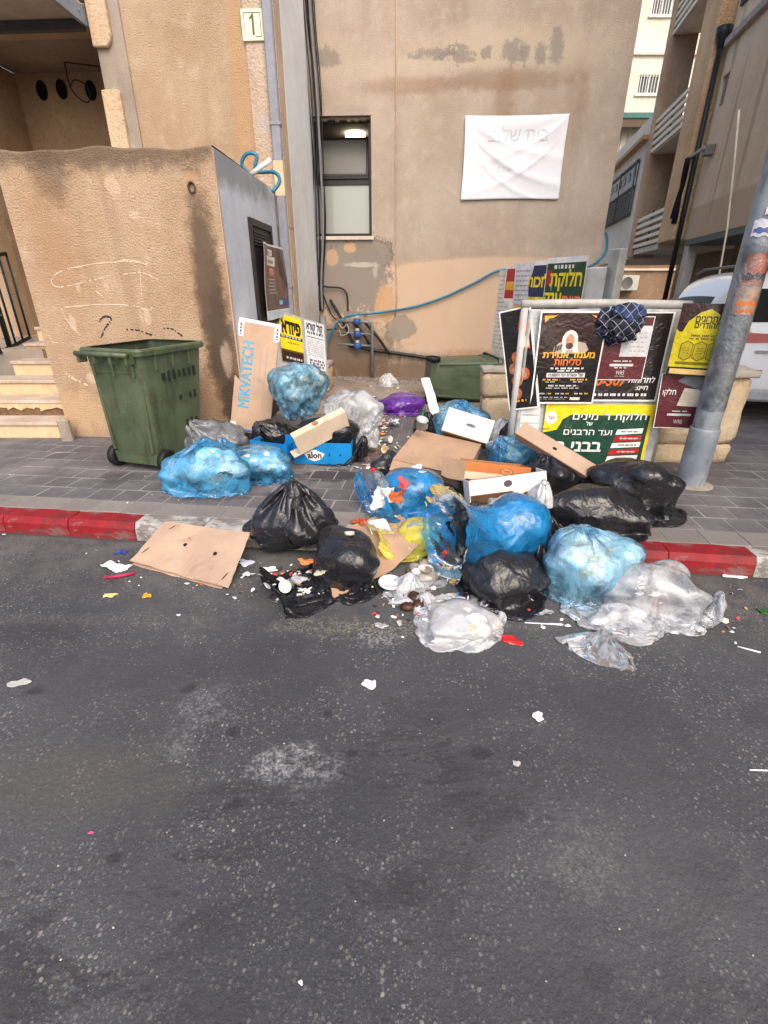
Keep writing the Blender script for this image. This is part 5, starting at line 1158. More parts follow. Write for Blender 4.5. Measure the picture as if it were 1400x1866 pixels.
# ---- parked car
def make_car():
    root = empty('parked_car', (0, 0, 0), 0, 'white parked car seen from behind at the right edge', 'car')
    cp = NT('white_car_paint'); cp.set(cp.mix(cp.noise(3), (.72, .74, .77), (.78, .8, .82)), .18, None, .6); cp.b.inputs['Coat Weight'].default_value = .5; pm_ = cp.m
    gls = paint((16, 18, 20), .35, .1, spec=.2); blk = paint((24, 24, 25), .6); redl = paint((150, 16, 24), .15, .1); chrome = paint((190, 192, 196), .15, metal=.9)
    # side profile loft: y from rear 0 to front 4.4; sections (y, halfwidth, zbottom, zbelt, zroof, roof halfwidth)
    sec = [(0.0, .80, .42, .98, .98, .70), (.05, .87, .34, 1.02, 1.05, .72), (.18, .90, .30, 1.04, 1.42, .70), (.42, .915, .28, 1.05, 1.62, .68), (.8, .92, .27, 1.05, 1.67, .66), (1.6, .925, .26, 1.04, 1.68, .66), (2.4, .92, .26, 1.03, 1.62, .65), (2.85, .92, .26, 1.03, 1.40, .68), (3.3, .91, .27, 1.02, 1.08, .74), (3.9, .88, .28, .94, .97, .72), (4.3, .78, .32, .80, .82, .62), (4.42, .66, .40, .68, .69, .52)]
    vs, fs = [], []; NP_ = 14
    for y, hw, zb, zm, zr, rw in sec:
        h = [(hw * .92, zb), (hw, zb + .12), (hw * 1.0, zb + .35), (hw * .985, zm - .06), (hw * .96, zm), (rw + (hw * .96 - rw) * .45, zm + (zr - zm) * .55), (rw, zr - (zr - zm) * .08 - .01), (rw * .8, zr)]
        for x, z in h: vs.append((x, y, z))
        for x, z in h[::-1]: vs.append((-x, y, z))
    n = 16
    for i in range(len(sec) - 1):
        for k in range(n): fs.append((i * n + k, (i + 1) * n + k, (i + 1) * n + (k + 1) % n, i * n + (k + 1) % n))
    fs.append(tuple(range(n))); fs.append(tuple((len(sec) - 1) * n + k for k in range(n))[::-1])
    bm = bmesh.new(); me = bpy.data.meshes.new('b'); me.from_pydata(vs, [], fs); bm.from_mesh(me); bmesh.ops.recalc_face_normals(bm, faces=bm.faces)
    b_ = bmo('body', bm, pm_, root, True); b_.data.materials.append(gls)
    for pf in b_.data.polygons:
        if len(pf.vertices) == 4 and .8 < pf.center.y < 3.0 and 1.06 < pf.center.z < 1.40 and abs(pf.center.x) > .70: pf.material_index = 1
    m_ = b_.modifiers.new('s', 'SUBSURF'); m_.levels = m_.render_levels = 2
    # rear glass, tail light band, plate area, lower bumper
    def strip(nm, pts, m, off=.012):
        bm = bmesh.new(); f = bm.faces.new([bm.verts.new(p_) for p_ in pts]); r_ = bmesh.ops.extrude_face_region(bm, geom=[f]); nrm = f.normal
        bm.normal_update()
        for v in r_['geom']:
            if isinstance(v, bmesh.types.BMVert): v.co.y -= off
        bmesh.ops.recalc_face_normals(bm, faces=bm.faces); return bmo(nm, bm, m, root)
    strip('rear_window', [(-.62, .10, 1.12), (.62, .10, 1.12), (.55, .235, 1.46), (-.55, .235, 1.46)], gls, .03)
    strip('tail_light', [(-.78, .04, .90), (-.30, .02, .92), (-.30, .03, 1.0), (-.79, .055, 1.02)], redl, .03); strip('tail_light', [(.78, .04, .90), (.30, .02, .92), (.30, .03, 1.0), (.79, .055, 1.02)], redl, .03)
    strip('light_bar', [(-.296, .02, .93), (.296, .02, .93), (.296, .03, .965), (-.296, .03, .965)], redl, .03)
    strip('lamp_lens', [(-.80, .06, 1.022), (-.60, .05, 1.022), (-.60, .06, 1.06), (-.79, .075, 1.06)], paint((226, 204, 170), .15), .03)
    strip('reflector', [(-.74, .02, .50), (-.52, .0, .50), (-.52, .0, .54), (-.74, .02, .54)], redl, .03); strip('reflector', [(.74, .02, .50), (.52, .0, .50), (.52, .0, .54), (.74, .02, .54)], redl, .03)
    box('bumper_valance', -.72, .72, -.01, .3, .26, .40, paint((150, 152, 156), .5), root, .03)
    strip('badge_lettering', [(-.52, .005, .80), (-.30, .0, .80), (-.30, .0, .83), (-.52, .005, .83)], chrome, .015)
    for s_ in (-1, 1):
        tube('roof_rail', [(s_ * .62, .6, 1.66), (s_ * .6, .9, 1.71), (s_ * .6, 2.0, 1.70), (s_ * .6, 2.3, 1.65)], .016, paint((90, 92, 96), .4), root, 6)
        box('mirror', s_ * .98 - .09, s_ * .98 + .09, 2.75, 2.87, 1.05, 1.2, pm_, root, .03)
        for y in (.82, 3.5):
            mt_ = Matrix.Translation((s_ * .82, y, .33)) @ Matrix.Rotation(PI / 2, 4, 'Y')
            w_ = lathe('wheel', [(.2, -.11), (.30, -.11), (.33, -.08), (.33, .08), (.30, .11), (.2, .11)], blk, root, 28, mt_); lathe('rim', [(0, -.07), (.06, -.1), (.2, -.1), (.21, -.05), (.21, .05), (.2, .1), (.06, .1), (0, .07)], chrome, w_, 14, mt_)
    return root
car = make_car(); car.location = (4.68, 5.6, .135); car.rotation_euler = (0, 0, math.radians(-13))
# ------------------------------------------------------------------ sack maker: drapes a plastic sack over its contents
def ground_np(X, Y):
    d = (X - KERB_A.x) * KN.x + (Y - KERB_A.y) * KN.y
    return np.where(d > 0.0, PAVE_Z, 0.0).astype(np.float32)
def lumps(center, radii, yaw=0.0, n=11, seed=0, tilt=0.0, k=0.34, spread=0.66, core=0.78):
    """ellipsoids (centre, 3x3 world->unit, 3x3 unit->world) that make up the contents"""
    rs = np.random.RandomState(seed); out = []
    Rm = np.array(Matrix.Rotation(yaw, 3, 'Z') @ Matrix.Rotation(tilt, 3, 'Y'))
    r = np.array(radii, float)
    def add(c, rr):
        A = Rm @ np.diag(rr); out.append((np.array(c, np.float32), np.linalg.inv(A).astype(np.float32), A.astype(np.float32)))
    add(center, r * core)
    for i in range(n):
        d = rs.normal(size=3); d /= np.linalg.norm(d)
        sz = (k + 0.16 * rs.rand()) * (0.8 + 0.4 * rs.rand(3))
        add(np.array(center) + Rm @ (d * r * (spread + 0.1 * rs.rand())), r * sz)
    return out
def push_out(p, ells, skin=1.015):
    hit = np.zeros(p.shape[:-1], bool)
    for c, iA, A in ells:
        q = (p - c) @ iA.T
        l = np.sqrt((q * q).sum(-1))
        m = l < skin
        if m.any():
            q[m] *= (skin / np.maximum(l[m], 1e-4))[:, None]
            p[m] = c + q[m] @ A.T
            hit |= m
    return hit
def sack(ells, center, radii, yaw=0.0, axis=(0, 0, 1), neck=0.22, nu=72, nv=46, slack=1.16, seed=0, steps=55,
         iters=5, neck_r=0.018, tail=0.16, extra=(), suck=0.0015, open_mouth=None, mouth_r=None, gz=True, grav=0.22):
    """returns (verts, faces) of a sack round the ellipsoids, gathered at a neck in direction axis"""
    rs = np.random.RandomState(seed + 77)
    c = np.array(center, np.float32); ax = np.array(axis, float); ax /= np.linalg.norm(ax)
    ref = np.array((0, 0, 1.0)) if abs(ax[2]) < 0.8 else np.array((1.0, 0, 0))
    e1 = np.cross(ax, ref); e1 /= np.linalg.norm(e1); e2 = np.cross(ax, e1)
    Rz = np.array(Matrix.Rotation(-yaw, 3, 'Z'))
    r = np.array(radii, float)
    ext = lambda d: np.sqrt((((Rz @ d) * r) ** 2).sum())
    ra, r1, r2 = ext(ax), ext(e1), ext(e2)
    # profile along the axis: bottom pole -> belly -> neck -> tail
    th = 2 * PI * np.arange(nu) / nu
    body = int(nv * 0.74); rows = []; rad = []
    for j in range(nv + 1):
        if j <= body:
            a = -PI / 2 + (PI / 2 + 0.95) * j / body
            h = 1.1 * ra * math.sin(a); k = 1.12 * math.cos(a)
            rows.append(h); rad.append(max(k, 0.02))
        else:
            t = (j - body) / (nv - body); hb = 1.1 * ra * math.sin(0.95); kb = 1.12 * math.cos(0.95)
            if open_mouth:
                rows.append(hb + (ra * 0.25 + open_mouth) * t); rad.append(kb * (1 - t) + (mouth_r or 0.8) * t)
            else:
                nt = 0.55
                if t < nt:
                    q = t / nt; rows.append(hb + (ra + neck - hb) * q); rad.append(kb * (1 - q) ** 1.3 + neck_r / max(r1, r2))
                else:
                    q = (t - nt) / (1 - nt); rows.append(ra + neck + tail * q); rad.append((neck_r + tail * 0.5 * q) / max(r1, r2))
    rows = np.array(rows); rad = np.array(rad)
    X = (c[None, None] + rows[:, None, None] * ax + (rad[:, None] * np.cos(th))[..., None] * e1 * r1 + (rad[:, None] * np.sin(th))[..., None] * e2 * r2)
    p = X.astype(np.float32)
    p += rs.normal(scale=0.006, size=p.shape)
    # rest lengths: a straight-sided sack, so the gathered ends must pleat
    per = PI * (3 * (r1 + r2) - math.sqrt((3 * r1 + r2) * (r1 + 3 * r2))) * slack
    circ = np.full(nv + 1, per / nu); jj = np.arange(nv + 1)
    bot = np.clip(jj / (body * 0.45), 0.03, 1) ** 0.8
    circ *= bot
    seg = np.linalg.norm(np.diff(X, axis=0), axis=-1).mean(1) * (slack * 0.98)
    h_rest = circ[:, None].astype(np.float32); v_rest = seg[:, None].astype(np.float32)
    w = np.ones((nv + 1, nu), np.float32)
    jn = body + int((nv - body) * 0.55)
    pin = None
    if not open_mouth:
        w[jn] = 0; w[jn + 1] = 0
        # pleated ring at the tie
        pin = p[jn:jn + 2].copy()
    if open_mouth:
        w[-1] = 0
        p[-1] += rs.normal(scale=.003, size=p[-1].shape) + (np.sin(th * 3 + seed) * .012)[:, None] * ax
    prev = p.copy(); dt2 = 9.8 * 0.0012
    par = np.arange(nu) % 2 == 0
    def con_h(k, rest, st, half=1.0):
        q = np.roll(p, -k, 1); d = q - p; l = np.sqrt((d * d).sum(-1)) + 1e-7
        e = (l - rest) / l
        if half < 1: e = np.where(e > 0, e, e * half)
        f = d * (e * st * 0.5)[..., None] 
        p[...] += f * w[..., None] * 0.7; p[...] -= np.roll(f, k, 1) * w[..., None] * 0.7
    def con_v(k, rest, st, half=1.0):
        d = p[k:] - p[:-k]; l = np.sqrt((d * d).sum(-1)) + 1e-7
        e = (l - rest) / l
        if half < 1: e = np.where(e > 0, e, e * half)
        f = d * (e * st * 0.5)[..., None]
        p[:-k] += f * w[:-k, :, None] * 0.7; p[k:] -= f * w[k:, :, None] * 0.7
    def con_d(s_, rest, st):
        q = np.roll(p[1:], -s_, 1); d = q - p[:-1]; l = np.sqrt((d * d).sum(-1)) + 1e-7
        e = (l - rest) / l
        f = d * (e * st * 0.5)[..., None]
        p[:-1] += f * w[:-1, :, None] * 0.6; p[1:] -= np.roll(f, s_, 1) * w[1:, :, None] * 0.6
    d_rest = np.sqrt(((h_rest[1:] + h_rest[:-1]) * 0.5) ** 2 + v_rest ** 2)
    v2 = np.concatenate([v_rest[1:] + v_rest[:-1]])
    for s_ in range(steps):
        vel = (p - prev) * 0.90; prev[...] = p
        p += vel * w[..., None]
        p[..., 2] -= dt2 * grav * w
        if suck:
            p += (c - p) * (suck * w[..., None])
        for it in range(iters):
            con_h(1, h_rest, 1.0); con_v(1, v_rest, 1.0)
            con_d(1, d_rest, 0.35); con_d(-1, d_rest, 0.35)
            con_h(3, h_rest * 2.85, 0.10, 0.6); con_v(2, v2 * 0.97, 0.12, 0.5)
            if it % 2 == 0 or it == iters - 1:
                hit = push_out(p, ells)
                for ex in extra: hit |= push_out(p, ex)
        if gz:
            gr = ground_np(p[..., 0], p[..., 1]) + 0.004
            gm = p[..., 2] < gr
            p[..., 2] = np.maximum(p[..., 2], gr)
            hit = hit | gm
        prev[hit] = p[hit] - (p[hit] - prev[hit]) * 0.25
    n1 = nv + 1
    verts = p.reshape(-1, 3)
    faces = []
    for j in range(nv):
        for i in range(nu):
            faces.append((j * nu + i, j * nu + (i + 1) % nu, (j + 1) * nu + (i + 1) % nu, (j + 1) * nu + i))
    faces.append(tuple(range(nu))[::-1])
    return verts, faces
crush_tex = []
for ns_, tp_ in ((.11, 'VORONOI'), (.06, 'CLOUDS')):
    tx_ = bpy.data.textures.new('crush', tp_); tx_.noise_scale = ns_
    if tp_ == 'VORONOI': tx_.distance_metric = 'DISTANCE'; tx_.weight_1 = 1.0; tx_.weight_2 = 0.0
    else: tx_.noise_depth = 2; tx_.noise_type = 'HARD_NOISE'
    crush_tex.append(tx_)
def add_sack(name, ells, m, parent=None, crush=.42, **kw):
    v, f = sack(ells, **kw)
    o = mesh(name, v.tolist(), f, m, parent, True)
    sd_ = o.modifiers.new('smooth', 'SUBSURF'); sd_.levels = 1; sd_.render_levels = 1
    sz_ = max(kw['radii'])
    for tx_, st_ in ((crush_tex[0], .045), (crush_tex[1], .020)):
        dm_ = o.modifiers.new('crush', 'DISPLACE'); dm_.texture = tx_; dm_.texture_coords = 'LOCAL'; dm_.strength = st_ * crush * min(1.0, sz_ / .2); dm_.mid_level = .4
    return o
# ------------------------------------------------------------------ bag materials
def crumple_bump(n, strength=0.6, sc=1.0):
    wv = n.n('ShaderNodeTexNoise', {'Vector': n.v, 'Scale': 8.0 * sc}).outputs[1]
    vec = n.n('ShaderNodeVectorMath', [n.v, n.n('ShaderNodeVectorMath', [wv, (.12, .12, .12)], operation='MULTIPLY').outputs[0]], operation='ADD').outputs[0]
    a = n.vor(14 * sc, 'F1', vec=vec); b = n.vor(31 * sc, 'F1', vec=vec)
    rg = n.n('ShaderNodeTexNoise', {'Vector': n.v, 'Scale': 9.0 * sc, 'Detail': 3.0, 'Roughness': .5, 'Distortion': 1.2}, noise_type='RIDGED_MULTIFRACTAL').outputs[0]
    nm = n.bump(a, strength, .014 / sc); nm = n.bump(b, strength * .7, .006 / sc, nm)
    return n.bump(rg, strength * .45, .01 / sc, nm)
bn_ = NT('black_bag_film')
bn_.set(bn_.mix(bn_.noise(6), (.009, .009, .011), (.018, .018, .022)), .27, crumple_bump(bn_, .6, 1.2), .55); BLACK = bn_.m
def bag_film(name, rgb, see, rough=.2, tint=None, trans=.45, strength=.6, sc=1.0):
    n = NT(name); c = S(*rgb); nz = n.noise(7, 4, .6)
    cc = n.mix(nz, tuple(x * .75 for x in c[:3]), tuple(min(1, x * 1.2) for x in c[:3]))
    nm = crumple_bump(n, strength, sc)
    n.set(cc, rough, nm, .5)
    tl = n.n('ShaderNodeBsdfTranslucent', {'Color': cc, 'Normal': nm}).outputs[0]
    ms = n.n('ShaderNodeMixShader', [trans, n.b.outputs[0], tl]).outputs[0]
    tr = n.n('ShaderNodeBsdfTransparent', [S(*(tint or rgb))]).outputs[0]
    f = n.ma('ADD', n.ma('MULTIPLY', n.step(n.noise(5.5, 5, .65, dist=.8), .38, .62), .5), see - .22, clamp=True)
    fin = n.n('ShaderNodeMixShader', [f, ms, tr]).outputs[0]
    gl = n.n('ShaderNodeBsdfGlossy', {'Color': (1, 1, 1, 1), 'Roughness': rough, 'Normal': nm}).outputs[0]
    fr = n.n('ShaderNodeFresnel', {'IOR': 1.4, 'Normal': nm}).outputs[0]
    n.t.links.new(n.n('ShaderNodeMixShader', [fr, fin, gl]).outputs[0], n.out.inputs[0])
    return n.m
BLUE = bag_film('blue_bag_film', (84, 186, 246), .52, .22, (222, 242, 255), .4, .55, 1.3)
BLUE_D = bag_film('deep_blue_bag_film', (34, 158, 230), .40, .22, (180, 228, 253), .45, .5, 1.2)
BLUE_L = bag_film('pale_blue_bag_film', (140, 206, 244), .56, .22, (230, 245, 255), .4, .55, 1.3)
CLEAR = bag_film('clear_bag_film', (240, 242, 248), .48, .2, (244, 246, 250), .4, .4)
WHITEF = bag_film('white_bag_film', (236, 238, 244), .24, .28, (240, 242, 248), .4, .4)
GREYF = bag_film('grey_bag_film', (150, 156, 162), .42, .22, (190, 196, 202), .4)
YELLOWF = bag_film('yellow_bag_film', (250, 228, 96), .10, .3, (250, 236, 150), .4, .5)
PURPLE = bag_film('purple_bag_film', (104, 40, 160), .04, .3, (120, 60, 180), .2, .8)
ORANGEF = bag_film('orange_bag_film', (232, 110, 50), .25, .25, (240, 150, 100), .4)
def content_mat(name, cols, scale=9.0):
    n = NT(name)
    wv = n.n('ShaderNodeVectorMath', [n.v, n.n('ShaderNodeVectorMath', [n.n('ShaderNodeTexNoise', {'Vector': n.v, 'Scale': 11.0, 'Detail': 4.0}).outputs[1], (.16, .16, .16)], operation='MULTIPLY').outputs[0]], operation='ADD').outputs[0]
    v = n.n('ShaderNodeTexVoronoi', {'Vector': wv, 'Scale': scale})
    r = n.n('ShaderNodeSeparateColor', [v.outputs[1]]).outputs[0]
    rp_ = n.n('ShaderNodeValToRGB', [r]); rp_.color_ramp.interpolation = 'CONSTANT'; el = rp_.color_ramp.elements
    while len(el) < len(cols): el.new(.5)
    for i, c in enumerate(cols): el[i].position = i / len(cols); el[i].color = S(*c)
    c = n.mix(n.ma('MULTIPLY', n.step(n.noise(26, 4), .45, .7), .35), rp_.outputs[0], S(92, 84, 76))
    return n.set(c, .75, n.bump(v.outputs[0], .8, .02), .3)
C_PALE = content_mat('pale_waste', [(240, 238, 232), (222, 220, 214), (248, 248, 248), (190, 178, 156), (226, 230, 236), (238, 226, 200), (110, 88, 72)], 11)
C_MIX = content_mat('mixed_waste', [(226, 222, 214), (170, 40, 38), (206, 204, 196), (96, 76, 58), (238, 236, 230), (60, 70, 96), (200, 178, 136)], 12)
C_GREY = content_mat('grey_waste', [(186, 182, 172), (150, 142, 130), (210, 206, 198), (120, 110, 100), (164, 150, 130)], 13)
C_WHITE = content_mat('white_waste', [(238, 236, 232), (222, 218, 210), (246, 246, 248), (206, 190, 160), (230, 228, 226)], 14)
def contents(ells, m, parent, k=.88):
    bm = bmesh.new()
    for i, (c, iA, A) in enumerate(ells):
        r_ = bmesh.ops.create_icosphere(bm, subdivisions=3 if i == 0 else 2, radius=k); M3 = Matrix(A.tolist())
        rr_ = random.Random(i)
        for v in r_['verts']: v.co = Vector(c) + M3 @ (v.co * (1 + rr_.uniform(-.05, .03)))
    o = bmo('contents', bm, m, parent, False); return tag(o, kind='stuff')
def fit(u0, u1, v0, v1, base, Yc=None, ry=.22, hfrac=1.0):
    um = (u0 + u1) / 2
    if Yc is None: Yc = G(um, v1, base).y + ry * .8
    zt_ = P(um, v0, Yc).z; zt_ = base + (zt_ - base) * hfrac
    zc = Yc * _c - ((zt_ + base) / 2 - CAM_H) * _s
    a = (u1 - u0) / 2 * zc / 885 * 1.06
    rz = max((zt_ - base) / 2, .05)
    return (P(um, (v0 + v1) / 2, Yc).x, Yc, base + rz), (a, ry, rz)
BAGS = {}; BAGO = {}
def bag(key, label, px, base, m, name='rubbish_bag', cont=None, group=None, Yc=None, ry=.22, hfrac=.86, yaw=0.0, axis=(0, 0, 1), seed=1, under=(), n=11, core=.84, lk=.30, **kw):
    c, r = fit(*px, base, Yc, ry, hfrac)
    e = lumps(c, r, yaw, n, seed, core=core, k=lk)
    BAGS[key] = e
    ex = [BAGS[k] for k in under if k in BAGS]
    o = add_sack(name, e, m, None, center=c, radii=r, yaw=yaw, axis=axis, seed=seed, extra=ex, **kw)
    BAGO[key] = o
    if cont is not None: contents(e, cont, o)
    tag(o, label, 'bag' if 'bag' in name else name, group)
    return o
GB = 'black rubbish bags'; GBL = 'blue rubbish bags'
# ------------------------------------------------------------------ heap by the shed
bag('grey', 'limp grey translucent bag between the bin and the tall cardboard box', (332, 452, 768, 838), PAVE_Z, GREYF, cont=C_GREY, Yc=4.55, ry=.2, axis=(-.5, -.4, .5), seed=11, hfrac=1.0, neck=.06, slack=1.25)
bag('blueA', 'blue translucent bag full of paper lying in front of the grey bag', (302, 452, 812, 904), PAVE_Z, BLUE, cont=C_PALE, group=GBL, ry=.22, axis=(.0, .3, .8), seed=12, hfrac=.95, neck=.05, tail=.1, crush=.7)
bag('blueB', 'blue bag slumped against the first blue bag, pointed to the right', (402, 540, 808, 892), PAVE_Z, BLUE, cont=C_PALE, group=GBL, ry=.2, yaw=-.3, axis=(-1, .2, .5), seed=13, hfrac=.95, neck=.06, under=('blueA',), Yc=3.95, crush=.7)
bag('blk6a', 'black bag squashed beneath the tall cardboard box', (462, 545, 765, 835), PAVE_Z, BLACK, group=GB, Yc=4.75, ry=.2, axis=(-.4, -.4, .4), seed=14, hfrac=1.0, neck=.05)
CARD = None
def card_mat(name, rgb, dirt=(112, 90, 70), amt=.38):
    n = NT(name); c = S(*rgb)
    f = n.ma('FRACT', n.ma('MULTIPLY', n.xyz()[0], 110.0)); fl = n.ma('ABSOLUTE', n.ma('SUBTRACT', f, .5))
    cc = n.mix(n.step(n.noise(4, 5, .6), .3, .7), tuple(x * .86 for x in c[:3]), tuple(min(1, x * 1.07) for x in c[:3]))
    cc = n.mix(n.ma('MULTIPLY', n.step(n.noise(5, 6, .7, dist=.6), .56, .74), amt), cc, S(*dirt))
    nm = n.bump(n.noise(60, 4, .65), .15, .003); nm = n.bump(fl, .10, .002, nm)
    return n.set(cc, .82, nm, .2)
card = card_mat('cardboard', (172, 142, 117)); card_l = card_mat('cardboard_pale', (180, 154, 133)); card_in = card_mat('cardboard_inside', (150, 112, 80)); white_card = card_mat('white_card', (228, 226, 226), (170, 156, 140), .25); beige_card = card_mat('beige_card', (212, 192, 168)); blue_card = card_mat('blue_card', (22, 126, 190), (16, 70, 110), .25); orange_card = card_mat('orange_card', (190, 116, 66))
slot_m = paint((16, 13, 12), .9)
def slab_frame(O, A, B): return frame(O, A, B), (Vector(A) - Vector(O)).length, (Vector(B) - Vector(O)).length
# tall lettered box, leaning
mk = empty('tall_box', (0, 0, 0)); MKb = P(425, 790, 4.95); MKb.z = PAVE_Z + .03
mk.matrix_world = Matrix.Translation((MKb.x - .02, 4.92, PAVE_Z + .13)) @ Matrix.Rotation(math.radians(8.5), 4, 'Y') @ Matrix.Rotation(math.radians(-14), 4, 'X') @ Matrix.Rotation(math.radians(10), 4, 'Z')
tag(mk, 'tall lettered cardboard box leaning upright beside the blue bags', 'box')
bw_, bd_, bh_ = .40, .20, 1.12
box('carton', 0, bw_, 0, bd_, 0, bh_, card_l, mk, .004)
def face_text(body, parent, m, cx, cz, size, y=-.0025, rot=0.0, bold=.02, width=None, name='lettering', xf=None):
    vs, fs = text_mesh(body, 1.0, bold); x0 = min(v[0] for v in vs); x1 = max(v[0] for v in vs)
    k = width / (x1 - x0) if width else size
    ky = size
    c_, s_ = math.cos(rot), math.sin(rot); out = []
    for a, b in vs:
        a2, b2_ = (a - (x0 + x1) / 2) * k, (b - .35) * ky
        q = Vector((cx + a2 * c_ - b2_ * s_, y, cz + a2 * s_ + b2_ * c_)); out.append(xf @ q if xf is not None else q)
    return tag(mesh(name, out, fs, m, parent), kind='stuff')
tl = flat((60, 140, 176)); face_text('MIKVATECH', mk, tl, bw_ * .27, bh_ * .52, .15, rot=PI / 2, bold=.03, width=.66)
def word_dashes(parent, cx, z0, z1, h, m, y=-.002, seed=0, name='fine_print'):
    r = random.Random(seed); vs, fs = [], []; z = z0
    while z < z1:
        w = r.uniform(.01, .03); b = len(vs); vs += [(cx - h / 2, y, z), (cx + h / 2, y, z), (cx + h / 2, y, min(z + w, z1)), (cx - h / 2, y, min(z + w, z1))]; fs.append((b, b + 1, b + 2, b + 3)); z += w + .008
    return tag(mesh(name, vs, fs, m, parent), kind='stuff')
fine = flat((150, 140, 128)); word_dashes(mk, bw_ * .47, .34, .86, .010, fine, seed=1); word_dashes(mk, bw_ * .6, .42, .84, .008, fine, seed=2); word_dashes(mk, bw_ * .74, .3, .9, .012, fine, seed=3)
wl = paint((226, 226, 228), .5)
for (x0, x1, z0, z1) in ((-.004, .05, bh_ - .17, bh_ - .01), (bw_ - .05, bw_ + .004, bh_ - .17, bh_ - .01), (-.004, .05, .01, .10), (bw_ - .05, bw_ + .004, .01, .12)):
    box('label', x0, x1, -.004, .08, z0, z1, wl, mk, .001)
    word_dashes(mk, (x0 + x1) / 2, z0 + .015, z1 - .02, .02, flat((60, 72, 120)), -.0055, int(z0 * 9) + 5)
box('top_tape', -.003, bw_ + .003, -.003, bd_, bh_ - .03, bh_ + .003, wl, mk, .001); box('strap', -.003, bw_ + .003, -.006, bd_ + .003, .01, .035, flat((60, 90, 170)), mk, .001)
# trays
def tray(name, M, w, d, h, m_out, label, cat='box', m_in=None, t=.006, holes=()):
    o = empty(name); o.matrix_world = M; tag(o, label, cat); m_in = m_in or m_out
    box('base', 0, w, 0, d, 0, t, m_in, o, .001)
    box('front_panel', 0, w, 0, t, t + .0005, h, m_out, o, .001); box('back_panel', 0, w, d - t, d, t + .0005, h, m_out, o, .001)
    box('end_panel', 0, t, t + .0005, d - t - .0005, t + .0005, h, m_out, o, .001); box('end_panel', w - t, w, t + .0005, d - t - .0005, t + .0005, h, m_out, o, .001)
    return o
# blue fruit crates
q = G(537, 846, PAVE_Z); alon = tray('blue_crate', Matrix.Translation((q.x, q.y, PAVE_Z + .004)) @ Matrix.Rotation(math.radians(-3), 4, 'Z'), .53, .36, .20, blue_card, 'bright blue lettered carton tray with black bag on top', m_in=blue_card)
lg = flat((236, 236, 228)); 
prism('logo_patch', [(.19 + .085 * math.cos(a) * (1 + .12 * math.sin(5 * a)), .085 + .048 * math.sin(a) * (1 + .12 * math.cos(4 * a))) for a in [2 * PI * i / 24 for i in range(24)]], -.002, -.0005, lg, alon)
face_text('alon', alon, BLK, .19, .088, .085, y=-.0035, bold=.035, width=.13); word_dashes(alon, .0, .0, .001, .001, BLK)
for x in (.32, .42): prism('slot', [(x, .08), (x + .012, .08), (x + .012, .10), (x, .10)], -.002, -.0005, slot_m, alon)
q2 = G(480, 850, PAVE_Z); tray('blue_crate', Matrix.Translation((-.98 - .28, 4.42, PAVE_Z + .004)) @ Matrix.Rotation(math.radians(-22), 4, 'Z'), .40, .30, .17, blue_card, 'blue carton tray half hidden behind the pointed blue bag')
bag('blk6b', 'black bag sitting in the lettered blue tray', (534, 664, 756, 815), PAVE_Z + .15, BLACK, group=GB, Yc=4.42, ry=.19, axis=(1, -.5, -.1), seed=15, hfrac=1.0, neck=.05, gz=True)
# beige flat tray thrown across the heap
O, A, B = P(541, 797, 4.22), P(632, 750, 4.42), P(512, 776, 4.40)
M, w, h = slab_frame(O, A, B); Mz = Matrix.Translation((-.03, -.12, .06)) @ M @ Matrix.Rotation(-PI / 2, 4, 'X') @ Matrix.Translation((0, -.0, -.06))
tr = empty('pale_tray'); tr.matrix_world = Mz; tag(tr, 'pale beige carton tray with round holes lying tilted on the black bag', 'box')
TW = w * 1.0
box('long_panel', 0, TW, 0, .008, 0, .075, beige_card, tr, .001); box('base', 0, TW, .0085, .20, 0, .007, beige_card, tr, .001); box('flap', -.06, TW * 1.05, .2, .208, 0, .10, beige_card, tr, .001, Matrix.Translation((0, 0, .0)) )
for x, y in ((TW * .45, -.002), ): lathe('round_hole', [(0, 0), (.028, 0), (.03, .002)], card_in, tr, 16, Matrix.Translation((x, -.001, .04)) @ Matrix.Rotation(PI / 2, 4, 'X'))
lathe('round_hole', [(0, 0), (.028, 0), (.03, .002)], slot_m, tr, 16, Matrix.Translation((TW * .22, .199, .05)) @ Matrix.Rotation(PI / 2, 4, 'X'))
bag('bluetop', 'round blue bag of pale waste perched beside the tall box', (492, 590, 660, 772), .52, BLUE_L, cont=C_GREY, group=GBL, Yc=4.72, ry=.25, axis=(-.5, .5, -.75), seed=16, hfrac=1.0, neck=.01, tail=.10, gz=False, neck_r=.06, slack=1.18, core=.84, lk=.32, grav=.05, suck=.003, crush=.8)
bag('clear1', 'crinkled clear bag hanging over the pale tray', (585, 688, 710, 795), .40, CLEAR, 'plastic_bag', cont=None, Yc=4.65, ry=.17, axis=(.8, -.3, -.6), seed=17, hfrac=1.0, neck=.06, slack=1.35, gz=False, core=.85, n=8, grav=.06)
